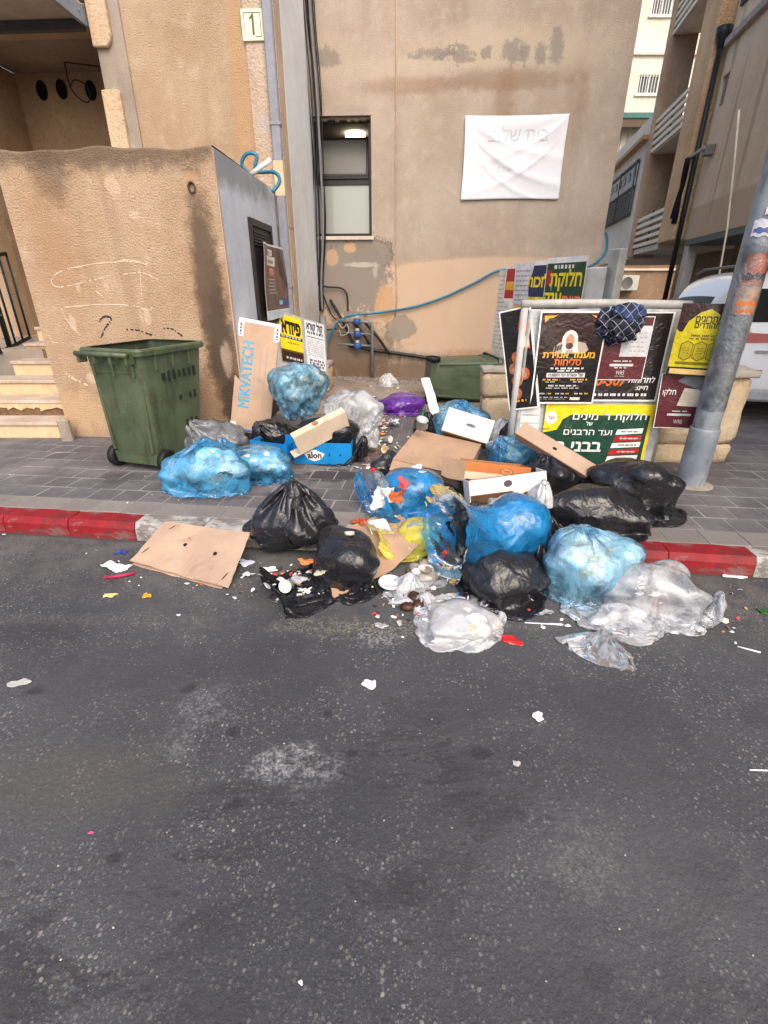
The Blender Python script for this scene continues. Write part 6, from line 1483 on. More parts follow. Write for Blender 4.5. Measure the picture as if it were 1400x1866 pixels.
# ------------------------------------------------------------------ heap by the board
bag('bluebk', 'blue bag behind the white handle box, in front of the tipped bin', (786, 886, 722, 790), PAVE_Z, BLUE, cont=C_PALE, group=GBL, Yc=5.0, ry=.22, axis=(.1, -.2, 1), seed=21, neck=.03, tail=.06)
bag('blkbot', 'small torn black bag with a green bottle in it', (752, 792, 742, 800), PAVE_Z, BLACK, group=GB, Yc=4.7, ry=.12, axis=(.2, -.2, 1), seed=22, neck=.02, tail=.05, nu=48, nv=30)
bag('lav', 'pale lavender bag tucked behind the white handle box', (885, 935, 765, 810), .28, WHITEF, 'plastic_bag', Yc=4.45, ry=.14, axis=(.3, -.2, 1), seed=23, neck=.03, nu=48, nv=30, gz=False)
bag('blue19', 'shiny blue bag wedged under the long cardboard strip', (888, 990, 786, 870), .16, BLUE, cont=C_MIX, group=GBL, Yc=4.0, ry=.22, axis=(-.6, -.4, .5), seed=24, neck=.03, tail=.06, hfrac=.97)
bag('blksm', 'small black bag left of the cardboard box', (676, 735, 830, 880), PAVE_Z, BLACK, group=GB, Yc=3.95, ry=.13, axis=(.3, .2, 1), seed=25, neck=.03, tail=.06, hfrac=1.0, nu=56, nv=36)
bag('blksm2', 'tiny black bag poking up under the board corner', (916, 948, 760, 792), .3, BLACK, group=GB, Yc=4.3, ry=.09, axis=(.1, -.2, 1), seed=26, neck=.03, tail=.05, nu=44, nv=28, gz=False)
bag('blk26', 'black bag behind the open white tray', (968, 1062, 830, 915), PAVE_Z, BLACK, group=GB, Yc=3.55, ry=.22, axis=(-.4, .3, 1), seed=27, neck=.03, tail=.06, hfrac=.98)
bag('blk28', 'bulging black bag furthest right, against the board', (1065, 1228, 830, 975), PAVE_Z, BLACK, group=GB, Yc=3.28, ry=.27, yaw=-.35, axis=(-.5, -.7, -.25), seed=28, neck=.05, tail=.12, hfrac=.98, slack=1.2)
bag('blk27', 'black bag with a gathered knot lying across the kerb edge', (995, 1178, 892, 985), PAVE_Z, BLACK, group=GB, Yc=2.98, ry=.22, yaw=-.1, axis=(-1, -.35, -.05), seed=29, neck=.04, tail=.12, hfrac=1.0, under=('blk28',), slack=1.2)
# big brown carton, upside down on the heap
O, A, B = P(716, 836, 3.80), P(846, 868, 3.58), P(757, 782, 4.35)
M, w, h = slab_frame(O, A, B); cb_ = empty('brown_carton'); cb_.matrix_world = M @ Matrix.Translation((0, 0, -.10)); tag(cb_, 'large shallow brown carton lying face down on the heap', 'box')
box('top_panel', 0, w, 0, h, .094, .10, card, cb_, .001); box('side_panel', 0, w, -.001, .005, .0, .0935, card, cb_, .001, Matrix.Translation((0, 0, .094)) @ Matrix.Rotation(math.radians(-48), 4, 'X') @ Matrix.Translation((0, 0, -.094))); box('side_panel', w - .006, w, .0, h, .0, .0935, card, cb_, .001); box('side_panel', 0, .006, 0, h, 0, .0935, card, cb_, .001); box('side_panel', .0065, w - .0065, h - .006, h, 0, .0935, card, cb_, .001); box('liner', .01, w - .01, .02, h - .01, .05, .0545, card_in, cb_)
# white handle box
O, A, B = P(806, 783, 4.22), P(887, 808, 4.10), P(822, 743, 4.30)
M, w, h = slab_frame(O, A, B); wb = empty('white_box'); wb.matrix_world = M @ Matrix.Translation((0, 0, -.26)); tag(wb, 'white carton with an oval handle hole on top of the brown carton', 'box')
box('front_panel', 0, w, 0, h, .254, .26, white_card, wb, .001); box('bottom_panel', 0, w, -.006, -.0005, 0, .262, card, wb, .001); box('end_panel', -.006, -.0005, -.006, h, 0, .262, white_card, wb, .001); box('end_panel', w + .0005, w + .006, -.006, h, 0, .262, white_card, wb, .001); box('back_panel', 0, w, 0, h, 0, .006, white_card, wb, .001)
prism('handle_hole', [(.045 * math.cos(a) * (1.0 if abs(math.cos(a)) > .3 else 1), .016 * math.sin(a)) for a in [2 * PI * i / 20 for i in range(20)]], 0, .001, flat((70, 74, 84)), wb, 0, Matrix.Translation((w * .56, h * .52, .2605)) @ Matrix.Rotation(-PI / 2, 4, 'X') @ Matrix.Rotation(math.radians(0), 4, 'Y'))
# brown orange tray with an oval emblem
O, A, B = P(846, 872, 3.42), P(962, 884, 3.42), P(848, 840, 3.45)
M, w, h = slab_frame(O, A, B); ot = empty('orange_tray'); ot.matrix_world = M; tag(ot, 'brown tray with an orange band and oval emblem', 'box')
box('band', 0, w, h * .45, h, -.006, 0, orange_card, ot, .001); box('band_lower', 0, w, 0, h * .449, -.006, -.0005, beige_card, ot, .001); box('base', 0, w, 0, .006, -.24, -.0065, card_in, ot); box('back_panel', 0, w, 0, h, -.246, -.24, card_in, ot)
box('end_flap', -.20, -.001, -.02, h, -.006, 0, card, ot, .001, Matrix.Rotation(math.radians(-38), 4, 'Y')); box('end_panel', w, w + .006, 0, h, -.24, 0, orange_card, ot)
el = [(.05 * math.cos(a), .026 * math.sin(a)) for a in [2 * PI * i / 24 for i in range(24)]]
prism('emblem_ring', [(x * 1.0, z) for x, z in el], 0, .001, flat((120, 64, 34)), ot, 0, Matrix.Translation((w * .64, h * .62, .0005)) @ Matrix.Rotation(-PI / 2, 4, 'X')); prism('emblem', [(x * .86, z * .82) for x, z in el], 0, .001, flat((206, 140, 88)), ot, 0, Matrix.Translation((w * .64, h * .62, .0018)) @ Matrix.Rotation(-PI / 2, 4, 'X'))
face_text('הדר'[::-1], ot, flat((120, 64, 34)), w * .64, 0, .03, y=.0, bold=.02, xf=Matrix.Translation((0, h * .615, .003)) @ Matrix.Rotation(-PI / 2, 4, 'X'))
# white window tray
O, A, B = P(858, 908, 3.18), P(996, 890, 3.22), P(856, 884, 3.20)
M, w, h = slab_frame(O, A, B); wt_ = empty('window_tray'); wt_.matrix_world = M; tag(wt_, 'white open tray with a dark round emblem and bottle inside', 'box')
box('front_strip', 0, w, h * .15, h + .03, -.006, 0, white_card, wt_, .001); box('end_panel', w, w + .006, -.14, h + .03, -.2, .0, white_card, wt_, .001); box('end_panel', -.006, -.0005, -.1, h + .02, -.2, 0, white_card, wt_, .001); box('back_panel', 0, w, -.12, h, -.206, -.2, card_in, wt_); box('base', 0, w, -.146, -.14, -.2, 0, card_in, wt_)
prism('torn_rim', [(w * .62, -.02), (w * .80, .01), (w * .93, -.01), (w * .97, -.06), (w * .93, -.12), (w, -.14), (w, h * .15), (w * .55, h * .15)], 0, .005, white_card, wt_, 0, Matrix.Rotation(-PI / 2, 4, 'X') @ Matrix.Scale(-1, 4, (0, 1, 0)))
prism('emblem', [(.032 * math.cos(a), .026 * math.sin(a)) for a in [2 * PI * i / 8 + .39 for i in range(8)]], 0, .001, flat((86, 72, 86)), wt_, 0, Matrix.Translation((w * .50, h * .75, .001)) @ Matrix.Rotation(-PI / 2, 4, 'X'))
# long cardboard strip on the right
O, A, B = P(940, 788, 3.72), P(1077, 872, 3.32), P(951, 768, 3.78)
M, w, h = slab_frame(O, A, B); ls = empty('cardboard_strip'); ls.matrix_world = M; tag(ls, 'long narrow cardboard box slanting across in front of the green poster', 'box')
box('face', 0, w, 0, h, -.006, 0, card_l, ls, .001); box('edge', 0, w, -.006, -.0005, -.09, 0, card, ls, .001); box('edge', 0, w, h + .0005, h + .006, -.09, 0, card_l, ls, .001); box('end', w + .0005, w + .006, 0, h, -.09, 0, card, ls, .001)
prism('hole', [(.018 * math.cos(a), .012 * math.sin(a)) for a in [2 * PI * i / 14 for i in range(14)]], 0, .001, slot_m, ls, 0, Matrix.Translation((w * .48, h * .5, .0005)) @ Matrix.Rotation(-PI / 2, 4, 'X'))
# ------------------------------------------------------------------ foreground heap on kerb and road
def quad_sheet(name, c4, th, m, label, nx=14, ny=10, wave=.004, seed=0, cat='cardboard', base=False):
    """thick sheet spanned by corners BL, BR, TR, TL"""
    bl, br, tr_, tl_ = [Vector(c) for c in c4]; r = random.Random(seed); ph = r.uniform(0, 6); vs, fs = [], []
    for lay in (0, 1):
        for j in range(ny + 1):
            for i in range(nx + 1):
                a, b = i / nx, j / ny; p_ = bl.lerp(br, a).lerp(tl_.lerp(tr_, a), b); p_.z += wave * (math.sin(5 * a + ph) + math.sin(7 * b + ph * 2)) - lay * th
                d_ = k_of(p_.x, p_.y)[1]
                if base: p_.z = max(p_.z, (.140 - max(0.0, -d_) * .55) - lay * th, .006 - lay * th)
                if (i in (0, nx) or j in (0, ny)): p_ += Vector((r.uniform(-1, 1), r.uniform(-1, 1), 0)) * .004
                vs.append(p_)
    n1 = (nx + 1) * (ny + 1)
    for j in range(ny):
        for i in range(nx):
            q_ = (j * (nx + 1) + i, j * (nx + 1) + i + 1, (j + 1) * (nx + 1) + i + 1, (j + 1) * (nx + 1) + i); fs += [q_, tuple(n1 + k for k in q_[::-1])]
    rim = [i for i in range(nx + 1)] + [(j) * (nx + 1) + nx for j in range(1, ny + 1)] + [ny * (nx + 1) + i for i in range(nx - 1, -1, -1)] + [j * (nx + 1) for j in range(ny - 1, 0, -1)]
    for k in range(len(rim)): a, b = rim[k], rim[(k + 1) % len(rim)]; fs.append((a, n1 + a, n1 + b, b))
    # z rows for re-use
    o = mesh(name, vs, fs, m); tag(o, label, cat)
    def at(a, b, dz=.001):
        p_ = bl.lerp(br, a).lerp(tl_.lerp(tr_, a), b); p_.z += wave * (math.sin(5 * a + ph) + math.sin(7 * b + ph * 2)) + dz; return p_
    return o, at
sh, at = quad_sheet('cardboard_sheet', (G(237, 1022, .022), G(416, 1070, .022), G(457, 970, .155), G(302, 950, .155)), .006, card_l, 'flat cardboard sheet with two round holes propped on the kerb', seed=3, wave=.004)
sh2, _a2 = quad_sheet('under_ply', (G(240, 1028, .003), G(404, 1073, .003), G(440, 995, .07), G(315, 967, .085)), .004, card, 'x', wave=0); sh2.parent = sh; del sh2['label']; del sh2['category']
def hole_on(at, a, b, ra, rb, parent, rot=0.0, name='hole'):
    vs = [];
    for k in range(14):
        t = 2 * PI * k / 14; x, y = ra * math.cos(t), rb * math.sin(t); vs.append(at(a + x * math.cos(rot) - y * math.sin(rot), b + x * math.sin(rot) + y * math.cos(rot), .0015))
    return mesh(name, vs, [tuple(range(14))], slot_m, parent)
hole_on(at, .40, .55, .020, .034, sh); hole_on(at, .74, .50, .020, .034, sh); hole_on(at, .14, .86, .006, .07, sh, -.25, 'slot'); hole_on(at, .06, .28, .006, .08, sh, -.2, 'slot'); hole_on(at, .93, .16, .006, .08, sh, -.2, 'slot'); 
quad_sheet('cardboard_sheet', (G(606, 1090, .012), G(782, 1008, .02), G(722, 930, .155), G(596, 972, .15)), .006, card, 'brown cardboard sheet under the spilled bags and the plastic tray', seed=5, base=True, nx=24, ny=24)
bag('blkL', 'black bag tied in a knot, standing against the kerb right of the cardboard', (454, 606, 880, 1032), .0, BLACK, group=GB, Yc=2.93, ry=.25, axis=(.18, -.12, 1), seed=31, hfrac=.84, neck=.09, tail=.16, slack=1.16, grav=.14)
bag('blkT', 'torn black bag spilling cups and papers on to the road', (570, 692, 966, 1076), .012, BLACK, group=GB, Yc=2.52, ry=.23, yaw=.3, axis=(-1, -.62, -.28), seed=32, hfrac=1.0, open_mouth=.24, mouth_r=.85, slack=1.2)
bag('blueopen', 'torn blue bag showing bottles and food scraps, behind the yellow bag', (690, 812, 852, 935), PAVE_Z, BLUE_D, cont=C_MIX, group=GBL, Yc=3.32, ry=.2, axis=(-1, -.55, .12), seed=33, hfrac=1.0, open_mouth=.08, mouth_r=1.0, core=.9, lk=.18, slack=1.05, crush=.35)
bag('blk31', 'black bag on the road below the wide open blue bag', (838, 1000, 1010, 1122), .0, BLACK, group=GB, ry=.22, yaw=.5, axis=(.8, .6, .3), seed=34, hfrac=1.0, neck=.05, Yc=2.36, slack=1.2)
bag('yellow', 'yellow carrier bag lying on its side with open handles', (725, 800, 946, 1003), .03, YELLOWF, 'plastic_bag', cont=C_PALE, Yc=2.86, ry=.15, axis=(-1, -.35, .0), seed=35, hfrac=1.0, open_mouth=.14, mouth_r=.95, core=.9, lk=.12, slack=1.1, grav=.1)
bag('bigblue', 'wide open blue bag with a dark mouth on top of the heap', (878, 1002, 900, 1022), .12, BLUE_D, cont=C_MIX, group=GBL, Yc=2.66, ry=.2, yaw=-.2, axis=(-1, -.42, .14), seed=36, hfrac=1.0, open_mouth=.27, mouth_r=1.30, gz=False, slack=1.02, grav=.03, core=.92, lk=.16, crush=.25, suck=0)
bag('inner', 'black bag stuffed inside the mouth of the open blue bag', (818, 872, 918, 996), .22, BLACK, group=GB, Yc=2.66, ry=.10, axis=(.6, .3, .6), seed=37, hfrac=1.0, neck=.03, tail=.06, gz=False, nu=56, nv=36)
bag('blueR', 'pale blue bag of white waste standing on the road by the kerb', (985, 1150, 972, 1112), .0, BLUE_L, cont=C_WHITE, group=GBL, ry=.24, axis=(-.15, .3, 1), seed=38, hfrac=.97, neck=.02, tail=.05, Yc=2.42, crush=.65)
bag('whitebag', 'small white bag beside the bottle in the tray', (952, 992, 930, 968), .32, WHITEF, 'plastic_bag', Yc=2.95, ry=.1, axis=(.3, -.3, 1), seed=39, neck=.03, nu=44, nv=28, gz=False)
bag('clearR', 'crumpled clear plastic sheet bag at the right end of the heap', (1075, 1285, 1016, 1138), .0, CLEAR, 'plastic_bag', cont=None, Yc=2.25, ry=.19, yaw=-.2, axis=(1, -.25, -.1), seed=40, hfrac=1.0, slack=1.35, neck=.02, tail=.08, core=.62, n=8, lk=.26, suck=.001, grav=.25, crush=.5)
bag('clearR2', 'flat wisp of clear film in front of the pale blue bag', (1060, 1180, 1075, 1142), .0, CLEAR, 'plastic_bag', cont=None, Yc=2.13, ry=.12, axis=(-.5, -.7, -.2), seed=41, hfrac=.5, slack=1.6, neck=.04, nu=56, nv=36, core=.5, n=5, suck=0)
bag('clearM', 'flattened milky plastic bag smeared with food in the road', (772, 912, 1062, 1178), .0, WHITEF, 'plastic_bag', cont=C_WHITE, Yc=2.08, ry=.2, yaw=-.6, axis=(-.6, .6, .0), seed=42, hfrac=.36, slack=1.4, neck=.05, tail=.16, core=.7, n=8)
bag('clearM2', 'grey clear wrapper between the white lid and the foil tray', (748, 806, 1018, 1062), .0, CLEAR, 'plastic_bag', cont=C_GREY, Yc=2.52, ry=.1, axis=(-.5, -.5, .1), seed=43, hfrac=.8, core=.6, slack=1.4, neck=.03, nu=48, nv=30)
bag('purple', 'purple plastic bag lying on the yard slab by the tipped bin', (692, 782, 714, 753), .139, PURPLE, Yc=6.35, ry=.24, axis=(-1, .2, .1), seed=44, hfrac=.9, neck=.04, nu=64, nv=40)
bag('whiteyard', 'crumpled white carrier bag against the foot of the back wall', (690, 730, 688, 713), .139, WHITEF, 'plastic_bag', Yc=8.2, ry=.16, axis=(-.3, -.2, 1), seed=45, hfrac=.85, neck=.05, nu=44, nv=28)
# ------------------------------------------------------------------ litter
def flatM(p, rz=0.0, tilt=(0, 0)): return Matrix.Translation(p) @ Matrix.Rotation(rz, 4, 'Z') @ Matrix.Rotation(tilt[0], 4, 'X') @ Matrix.Rotation(tilt[1], 4, 'Y')
def scrap(name, label, u, v, w, h, m, z=0.0, seed=1, amp=.012, rz=0.0, n=10, fold=.7, cat='litter', group=None, shape=True):
    o = crumple(name, w, h, seed, m, flatM(G(u, v, z) + Vector((0, 0, .001)), rz), amp, n, fold, .0012, shape=shape); return tag(o, label, cat, group)
pw = paint((226, 226, 228), .7, .08, 30); pw2 = paint((236, 234, 228), .8, .08, 30, dirt=(170, 150, 120), dirt_amt=.3); pg = paint((170, 168, 166), .8, .15, 20)
scrap('paper_scrap', 'torn grey paper scrap alone near the left edge of the road', 37, 1245, .115, .05, pg, seed=3, rz=.2, amp=.008)
scrap('paper_scrap', 'small white torn tissue in the middle of the road', 672, 1248, .075, .06, pw, seed=5, amp=.012)
scrap('paper_scrap', 'white tissue scrap right of the road centre', 980, 1306, .055, .055, pw, seed=6, amp=.014)
scrap('paper_scrap', 'round whitish wad pressed on the road', 941, 1392, .034, .03, pg, seed=8, amp=.006)
scrap('paper_scrap', 'grey crumpled wrapper scrap below the knife', 1093, 1166, .06, .045, pg, seed=9, amp=.012)
scrap('paper_scrap', 'bright white folded paper triangle on the right of the road', 1232, 1152, .085, .045, pw, seed=10, amp=.01, rz=.3)
scrap('paper_scrap', 'white pebble sized paper wad near the bottom of the road', 548, 1791, .014, .013, pw, seed=11, amp=.004, n=6)
scrap('paper_scrap', 'tiny white paper bit left on the upper road', 326, 1121, .03, .016, pw, seed=12, amp=.003, n=6)
scrap('paper_scrap', 'pink paper bit on the lower left road', 166, 1518, .022, .011, paint((206, 86, 130), .7), seed=13, amp=.004, n=6)
scrap('wrapper', 'yellow white rind curled on the road at left', 201, 1086, .085, .05, paint((222, 206, 130), .6, .2, 30, dirt=(230, 230, 226), dirt_amt=.6), seed=14, amp=.016, rz=.5)
scrap('wrapper', 'orange and white wrapper on the road below the cardboard', 268, 1087, .075, .055, paint((224, 160, 40), .5, .3, 30, dirt=(236, 236, 236), dirt_amt=.8), seed=15, amp=.016, rz=-.4)
scrap('wrapper', 'red foil wrapper torn flat on the road', 929, 1167, .15, .07, paint((186, 36, 38), .35, .3, 25, dirt=(226, 200, 196), dirt_amt=.7), seed=16, amp=.01, rz=-.55)
scrap('wrapper', 'blue foil snack wrapper standing by the cardboard sheet', 222, 1008, .085, .07, paint((46, 66, 150), .3, .4, 35, dirt=(220, 224, 236), dirt_amt=.7), seed=17, amp=.03, rz=.1)
scrap('rag', 'crumpled white cloth beside the cardboard sheet', 214, 1036, .19, .10, pw2, seed=18, amp=.028, rz=.05, n=18, fold=1.0)
o = tube('stick', [G(190, 1053, .008), G(222, 1049, .014), G(247, 1044, .010)], [.009, .011, .008], paint((170, 38, 78), .5), None, 8); tag(o, 'magenta plastic stick under the white cloth', 'litter')
scrap('wrapper', 'white and yellow sachet on the right of the road', 1318, 1131, .06, .06, paint((226, 222, 210), .5, .1, 20, dirt=(226, 170, 40), dirt_amt=.9), seed=19, amp=.01)
scrap('wrapper', 'white and green wrapper at the right end of the kerb', 1337, 1051, .17, .06, paint((228, 232, 228), .5, .1, 14, dirt=(140, 206, 90), dirt_amt=.9), seed=20, amp=.018, rz=-.1)
scrap('wrapper', 'green packet cut off by the right edge of the road', 1394, 1116, .08, .07, paint((40, 96, 46), .4, .3, 25, dirt=(180, 60, 50), dirt_amt=.5), seed=21, amp=.016)
scrap('paper_scrap', 'little white chip at the right, below the sachet', 1334, 1152, .03, .02, pw, seed=22, amp=.004, n=6)
scrap('paper_scrap', 'white crumb left edge near the red kerb', 8, 974, .03, .015, pw, seed=23, amp=.004, n=6)
scrap('paper_scrap', 'white paper chip under the cardboard sheet edge', 341, 1064, .035, .02, pw, seed=24, amp=.008, n=6)
scrap('paper_scrap', 'tan leaf bit alone on the right of the road', 1153, 1199, .02, .012, paint((170, 130, 80), .8), seed=25, amp=.004, n=6)
scrap('paper_scrap', 'white tissue by the torn black bag', 452, 1050, .09, .07, pw, seed=26, amp=.03, n=14)
scrap('paper_scrap', 'pale blue paper between the cardboard and the knotted black bag', 448, 1026, .12, .10, paint((206, 214, 230), .7), seed=27, amp=.03, n=14)
scrap('paper_scrap', 'grey tissue heaped left of the torn bag mouth', 490, 1040, .12, .06, pw2, seed=28, amp=.02, n=14)
scrap('paper_scrap', 'white flake beside the round lid', 673, 1070, .055, .04, pw, seed=29, amp=.012, z=.012, n=8)
scrap('tissue', 'orange crumpled bag scrap on top of the brown cardboard', 656, 952, .13, .12, ORANGEF, z=.15, seed=30, amp=.045, n=20, fold=1.2)
scrap('tissue', 'white tissue ball at the blue bag mouth by the yellow bag', 716, 945, .07, .07, pw, z=.15, seed=31, amp=.03, n=14)
scrap('plastic_film', 'clear plastic lid scrap right of the milky bag', 990, 1118, .12, .08, CLEAR, seed=32, amp=.022, n=14)
scrap('plastic_film', 'clear cup fragment on the pale road stain', 695, 1141, .09, .06, CLEAR, seed=33, amp=.022, n=14)
scrap('tissue', 'white food smeared paper under the milky bag', 790, 1142, .2, .10, pw2, seed=34, amp=.012, rz=-.5, n=16)
scrap('tissue', 'white paper towel tucked under the date clump', 752, 1075, .12, .12, pw, seed=35, amp=.035, n=16)
scrap('tissue', 'white paper under the pale blue bag', 1075, 1108, .20, .07, pw2, seed=36, amp=.014, n=16)
scrap('wrapper', 'red can wrapper caught in the clear plastic', 1198, 1103, .05, .09, paint((170, 28, 32), .35, .3, 30, dirt=(40, 60, 40), dirt_amt=.6), seed=37, amp=.03, z=.03)
scrap('bread_slice', 'beige bread crust at the end of the clear plastic', 1298, 1102, .08, .05, paint((206, 178, 140), .9, .15), seed=38, amp=.018)
# white plastic lid
lid = empty('round_lid', G(711, 1062, .016), .3, 'round white plastic lid lying on the road by the brown cardboard', 'lid'); lid.rotation_euler = (.08, .03, .3)
pl_w = paint((222, 228, 234), .35, .05)
lathe('disc', [(0, .004), (.058, .004), (.060, .010), (.066, .012), (.070, .009), (.071, 0), (.066, .003), (0, .001)], pl_w, lid, 36)
# polystyrene tray on the cardboard
q = G(702, 998, .06); tr2 = empty('food_tray', q, 0, 'white moulded plastic food tray tilted on the cardboard', 'tray'); tr2.rotation_euler = (math.radians(28), 0, math.radians(22))
def rrect(w, d, r, z, n=4): return [(cx + r * math.cos(a0 + PI / 2 * k / n), cy + r * math.sin(a0 + PI / 2 * k / n), z) for cx, cy, a0 in ((w - r, -d + r, -PI / 2), (w - r, d - r, 0), (-w + r, d - r, PI / 2), (-w + r, -d + r, PI)) for k in range(n + 1)]
rs_ = [rrect(.052, .125, .02, .0), rrect(.060, .135, .022, .02), rrect(.068, .143, .024, .022), rrect(.068, .143, .024, .019), rrect(.056, .131, .02, .004)]
vs = [p_ for r_ in rs_ for p_ in r_]; nn = len(rs_[0]); fs = [(i * nn + k, i * nn + (k + 1) % nn, (i + 1) * nn + (k + 1) % nn, (i + 1) * nn + k) for i in range(4) for k in range(nn)] + [tuple(range(nn))[::-1]]
mesh('shell', vs, fs, paint((226, 232, 236), .3, .05), tr2, True); crumple('film_lid', .12, .17, 4, paint((170, 206, 222), .2, .1), Matrix.Identity(4), .01, 12, .6).parent = tr2; tr2.children[-1].location = (0, .06, .02)
# foil tray
q = G(812, 1044, .02); fo = crumple('foil_tray', .24, .15, 8, paint((196, 190, 178), .25, .2, 14, metal=.85), flatM(q + Vector((0, .03, .03)), -.35, (.5, .1)), .014, 22, .9, .001); tag(fo, 'crumpled foil tray lid under the open blue bag', 'foil')
# date clump
rr = random.Random(6); dm = paint((66, 38, 22), .35, .4, 40, .4)
for i, (du, dv, s_) in enumerate(((742, 1110, .032), (762, 1104, .03), (755, 1092, .034), (770, 1096, .028))):
    bm = bmesh.new(); bmesh.ops.create_icosphere(bm, subdivisions=3, radius=1)
    for v in bm.verts: v.co = Vector((v.co.x * s_ * 1.25, v.co.y * s_, max(v.co.z, -.6) * s_ * .8)) * (1 + .12 * math.sin(v.co.x * 9 + i) * math.cos(v.co.y * 8 + v.co.z * 7))
    o = bmo('date_clump', bm, dm, None, True); o.location = G(du, dv, 0) + Vector((0, 0, s_ * .5)); o.rotation_euler = (0, 0, i)
    tag(o, ['leftmost brown lump of squashed dates beside the milky bag', 'front right lump of squashed dates by the milky bag', 'rear lump in the clump of squashed dates', 'rightmost lump of squashed dates touching the milky bag'][i], 'food')
# plastic knife and sticks
kn = prism('plastic_knife', [(-.10, -.004), (.02, -.006), (.03, -.010), (.09, -.011), (.10, -.002), (.09, .006), (.02, .004), (-.10, .004)], 0, .002, paint((214, 224, 234), .3), None, .0005, None); kn.matrix_world = Matrix.Translation(G(992, 1137, .004)) @ Matrix.Rotation(-.10, 4, 'Z') @ Matrix.Rotation(PI / 2, 4, 'X'); tag(kn, 'white plastic knife lying on the road by the black bag', 'cutlery')
o = tube('straw', [G(1344, 1178, .004), G(1386, 1189, .004)], .004, pw, None, 6); tag(o, 'thin white straw on the road near the right edge', 'litter')
o = tube('straw', [G(1366, 1403, .004), G(1400, 1404, .004)], .003, pw, None, 6); tag(o, 'thin white straw cut off by the right edge lower on the road', 'litter')
# cups
def cup(label, p, rx, ry_, rz, m=pw2, r=.036, h=.085):
    o = lathe('paper_cup', [(0, .004), (r * .72, .004), (r, h), (r * 1.06, h + .001), (r * 1.04, h - .003), (r * .96, h - .002), (r * .69, .007), (0, .007)], m, None, 20); o.matrix_world = Matrix.Translation(p) @ Matrix.Rotation(rz, 4, 'Z') @ Matrix.Rotation(rx, 4, 'X') @ Matrix.Rotation(ry_, 4, 'Y'); return tag(o, label, 'cup')
cup('white paper cup lying in the torn bag mouth', G(527, 1072, .05) + Vector((0, .05, 0)), 1.2, 0, -.2)
cup('paper cup lying on the pavers left of the brown carton', G(700, 800, PAVE_Z + .04), 1.4, 0, .9); cup('squashed cup near the small black bag', G(703, 820, PAVE_Z + .04), 1.2, .3, -.4, paint((214, 196, 160), .7)); 
cup('grey tin cup before the blue bag by the white box', G(765, 781, PAVE_Z + .35), .4, .2, 0, paint((168, 172, 178), .4), .05, .10)
# spill out of the torn bag
for i, (u, v, w, h, m_, lab) in enumerate(((505, 1078, .09, .05, paint((70, 60, 96), .5, .3, 30, dirt=(226, 190, 60), dirt_amt=.7), 'dark labelled carton in the torn bag spill'), (515, 1062, .10, .07, pw2, 'white tissue in the torn bag spill'), (545, 1058, .12, .09, WHITEF, 'clear pot in the torn bag spill'), (560, 1026, .13, .07, paint((216, 128, 70), .6), 'orange paper at the torn bag mouth'), (585, 1002, .08, .09, paint((146, 170, 208), .7), 'pale blue paper tucked at the torn bag mouth'), (556, 1078, .08, .05, pw2, 'lower white scrap in the torn bag spill'), (492, 1070, .06, .05, pw, 'leftmost white scrap in the torn bag spill'), (585, 1046, .09, .08, paint((190, 180, 160), .6), 'grey beige packaging deep in the torn bag mouth'))):
    scrap('spilled_scrap', lab, u, v, w, h, m_, .03 + .012 * i, 50 + i, .03, n=14)
lathe_ring = lathe('bottle_neck', [(.012, 0), (.028, 0), (.03, .02), (.022, .022), (.012, .01)], paint((206, 196, 176), .5), None, 16, Matrix.Translation(G(637, 975, .30)) @ Matrix.Rotation(-.4, 4, 'X')); tag(lathe_ring, 'pale ring lid poking from the top of the torn black bag', 'lid')
scrap('paper_scrap', 'white napkin on the top of the torn black bag', 622, 978, .10, .05, pw, .28, 71, .014, n=12)
# bottles
def bottle(label, p, M, m, cap, r=.035, h=.24, lab=None):
    o = empty('bottle'); o.matrix_world = Matrix.Translation(p) @ M; tag(o, label, 'bottle')
    lathe('shell', [(0, 0), (r * .85, 0), (r, .015), (r, h * .62), (r * .9, h * .70), (r * .38, h * .9), (r * .36, h)], m, o, 20); lathe('cap', [(r * .42, h * .94), (r * .42, h * 1.02), (0, h * 1.02)], cap, o, 14)
    if lab: lathe('label', [(r * 1.01, h * .22), (r * 1.012, h * .5)], lab, o, 20)
    return o
petc = bag_film('pet_clear', (210, 222, 228), .72, .08, (235, 242, 245), .2, .15); petg = bag_film('pet_green', (20, 96, 50), .5, .1, (40, 150, 80), .3, .15)
bottle('clear bottle with a lime green label lying in the white tray', P(890, 915, 3.10), Matrix.Rotation(math.radians(98), 4, 'Y') @ Matrix.Rotation(.4, 4, 'Z'), petc, paint((200, 210, 60), .4), .034, .25, flat((168, 204, 60)))
bottle('green bottle in the small torn black bag', P(762, 782, 4.55), Matrix.Rotation(.25, 4, 'Y'), petg, paint((30, 90, 50), .4), .04, .2)
bottle('clear bottle with a red cap at the mouth of the torn blue bag', P(703, 885, 3.10), Matrix.Rotation(-.5, 4, 'Y') @ Matrix.Rotation(.5, 4, 'X'), petc, paint((200, 30, 30), .4), .034, .2)
for i, (u, v, w, h, m_, lab) in enumerate(((700, 900, .12, .10, pw2, 'white greasy wrapper at the torn blue bag mouth'), (722, 905, .09, .08, paint((176, 84, 40), .6, .4, 30), 'orange brown food scraps in the torn blue bag'), (690, 915, .10, .10, paint((200, 196, 190), .6), 'grey pouch low in the torn blue bag mouth'), (735, 880, .06, .08, paint((190, 32, 36), .4), 'red packet in the torn blue bag'))):
    o = crumple('food_scrap', w, h, 80 + i, m_, flatM(P(u, v, 3.06 - .012 * i), 0, (1.0, .1)), .03, 14, 1.0); tag(o, lab, 'litter')
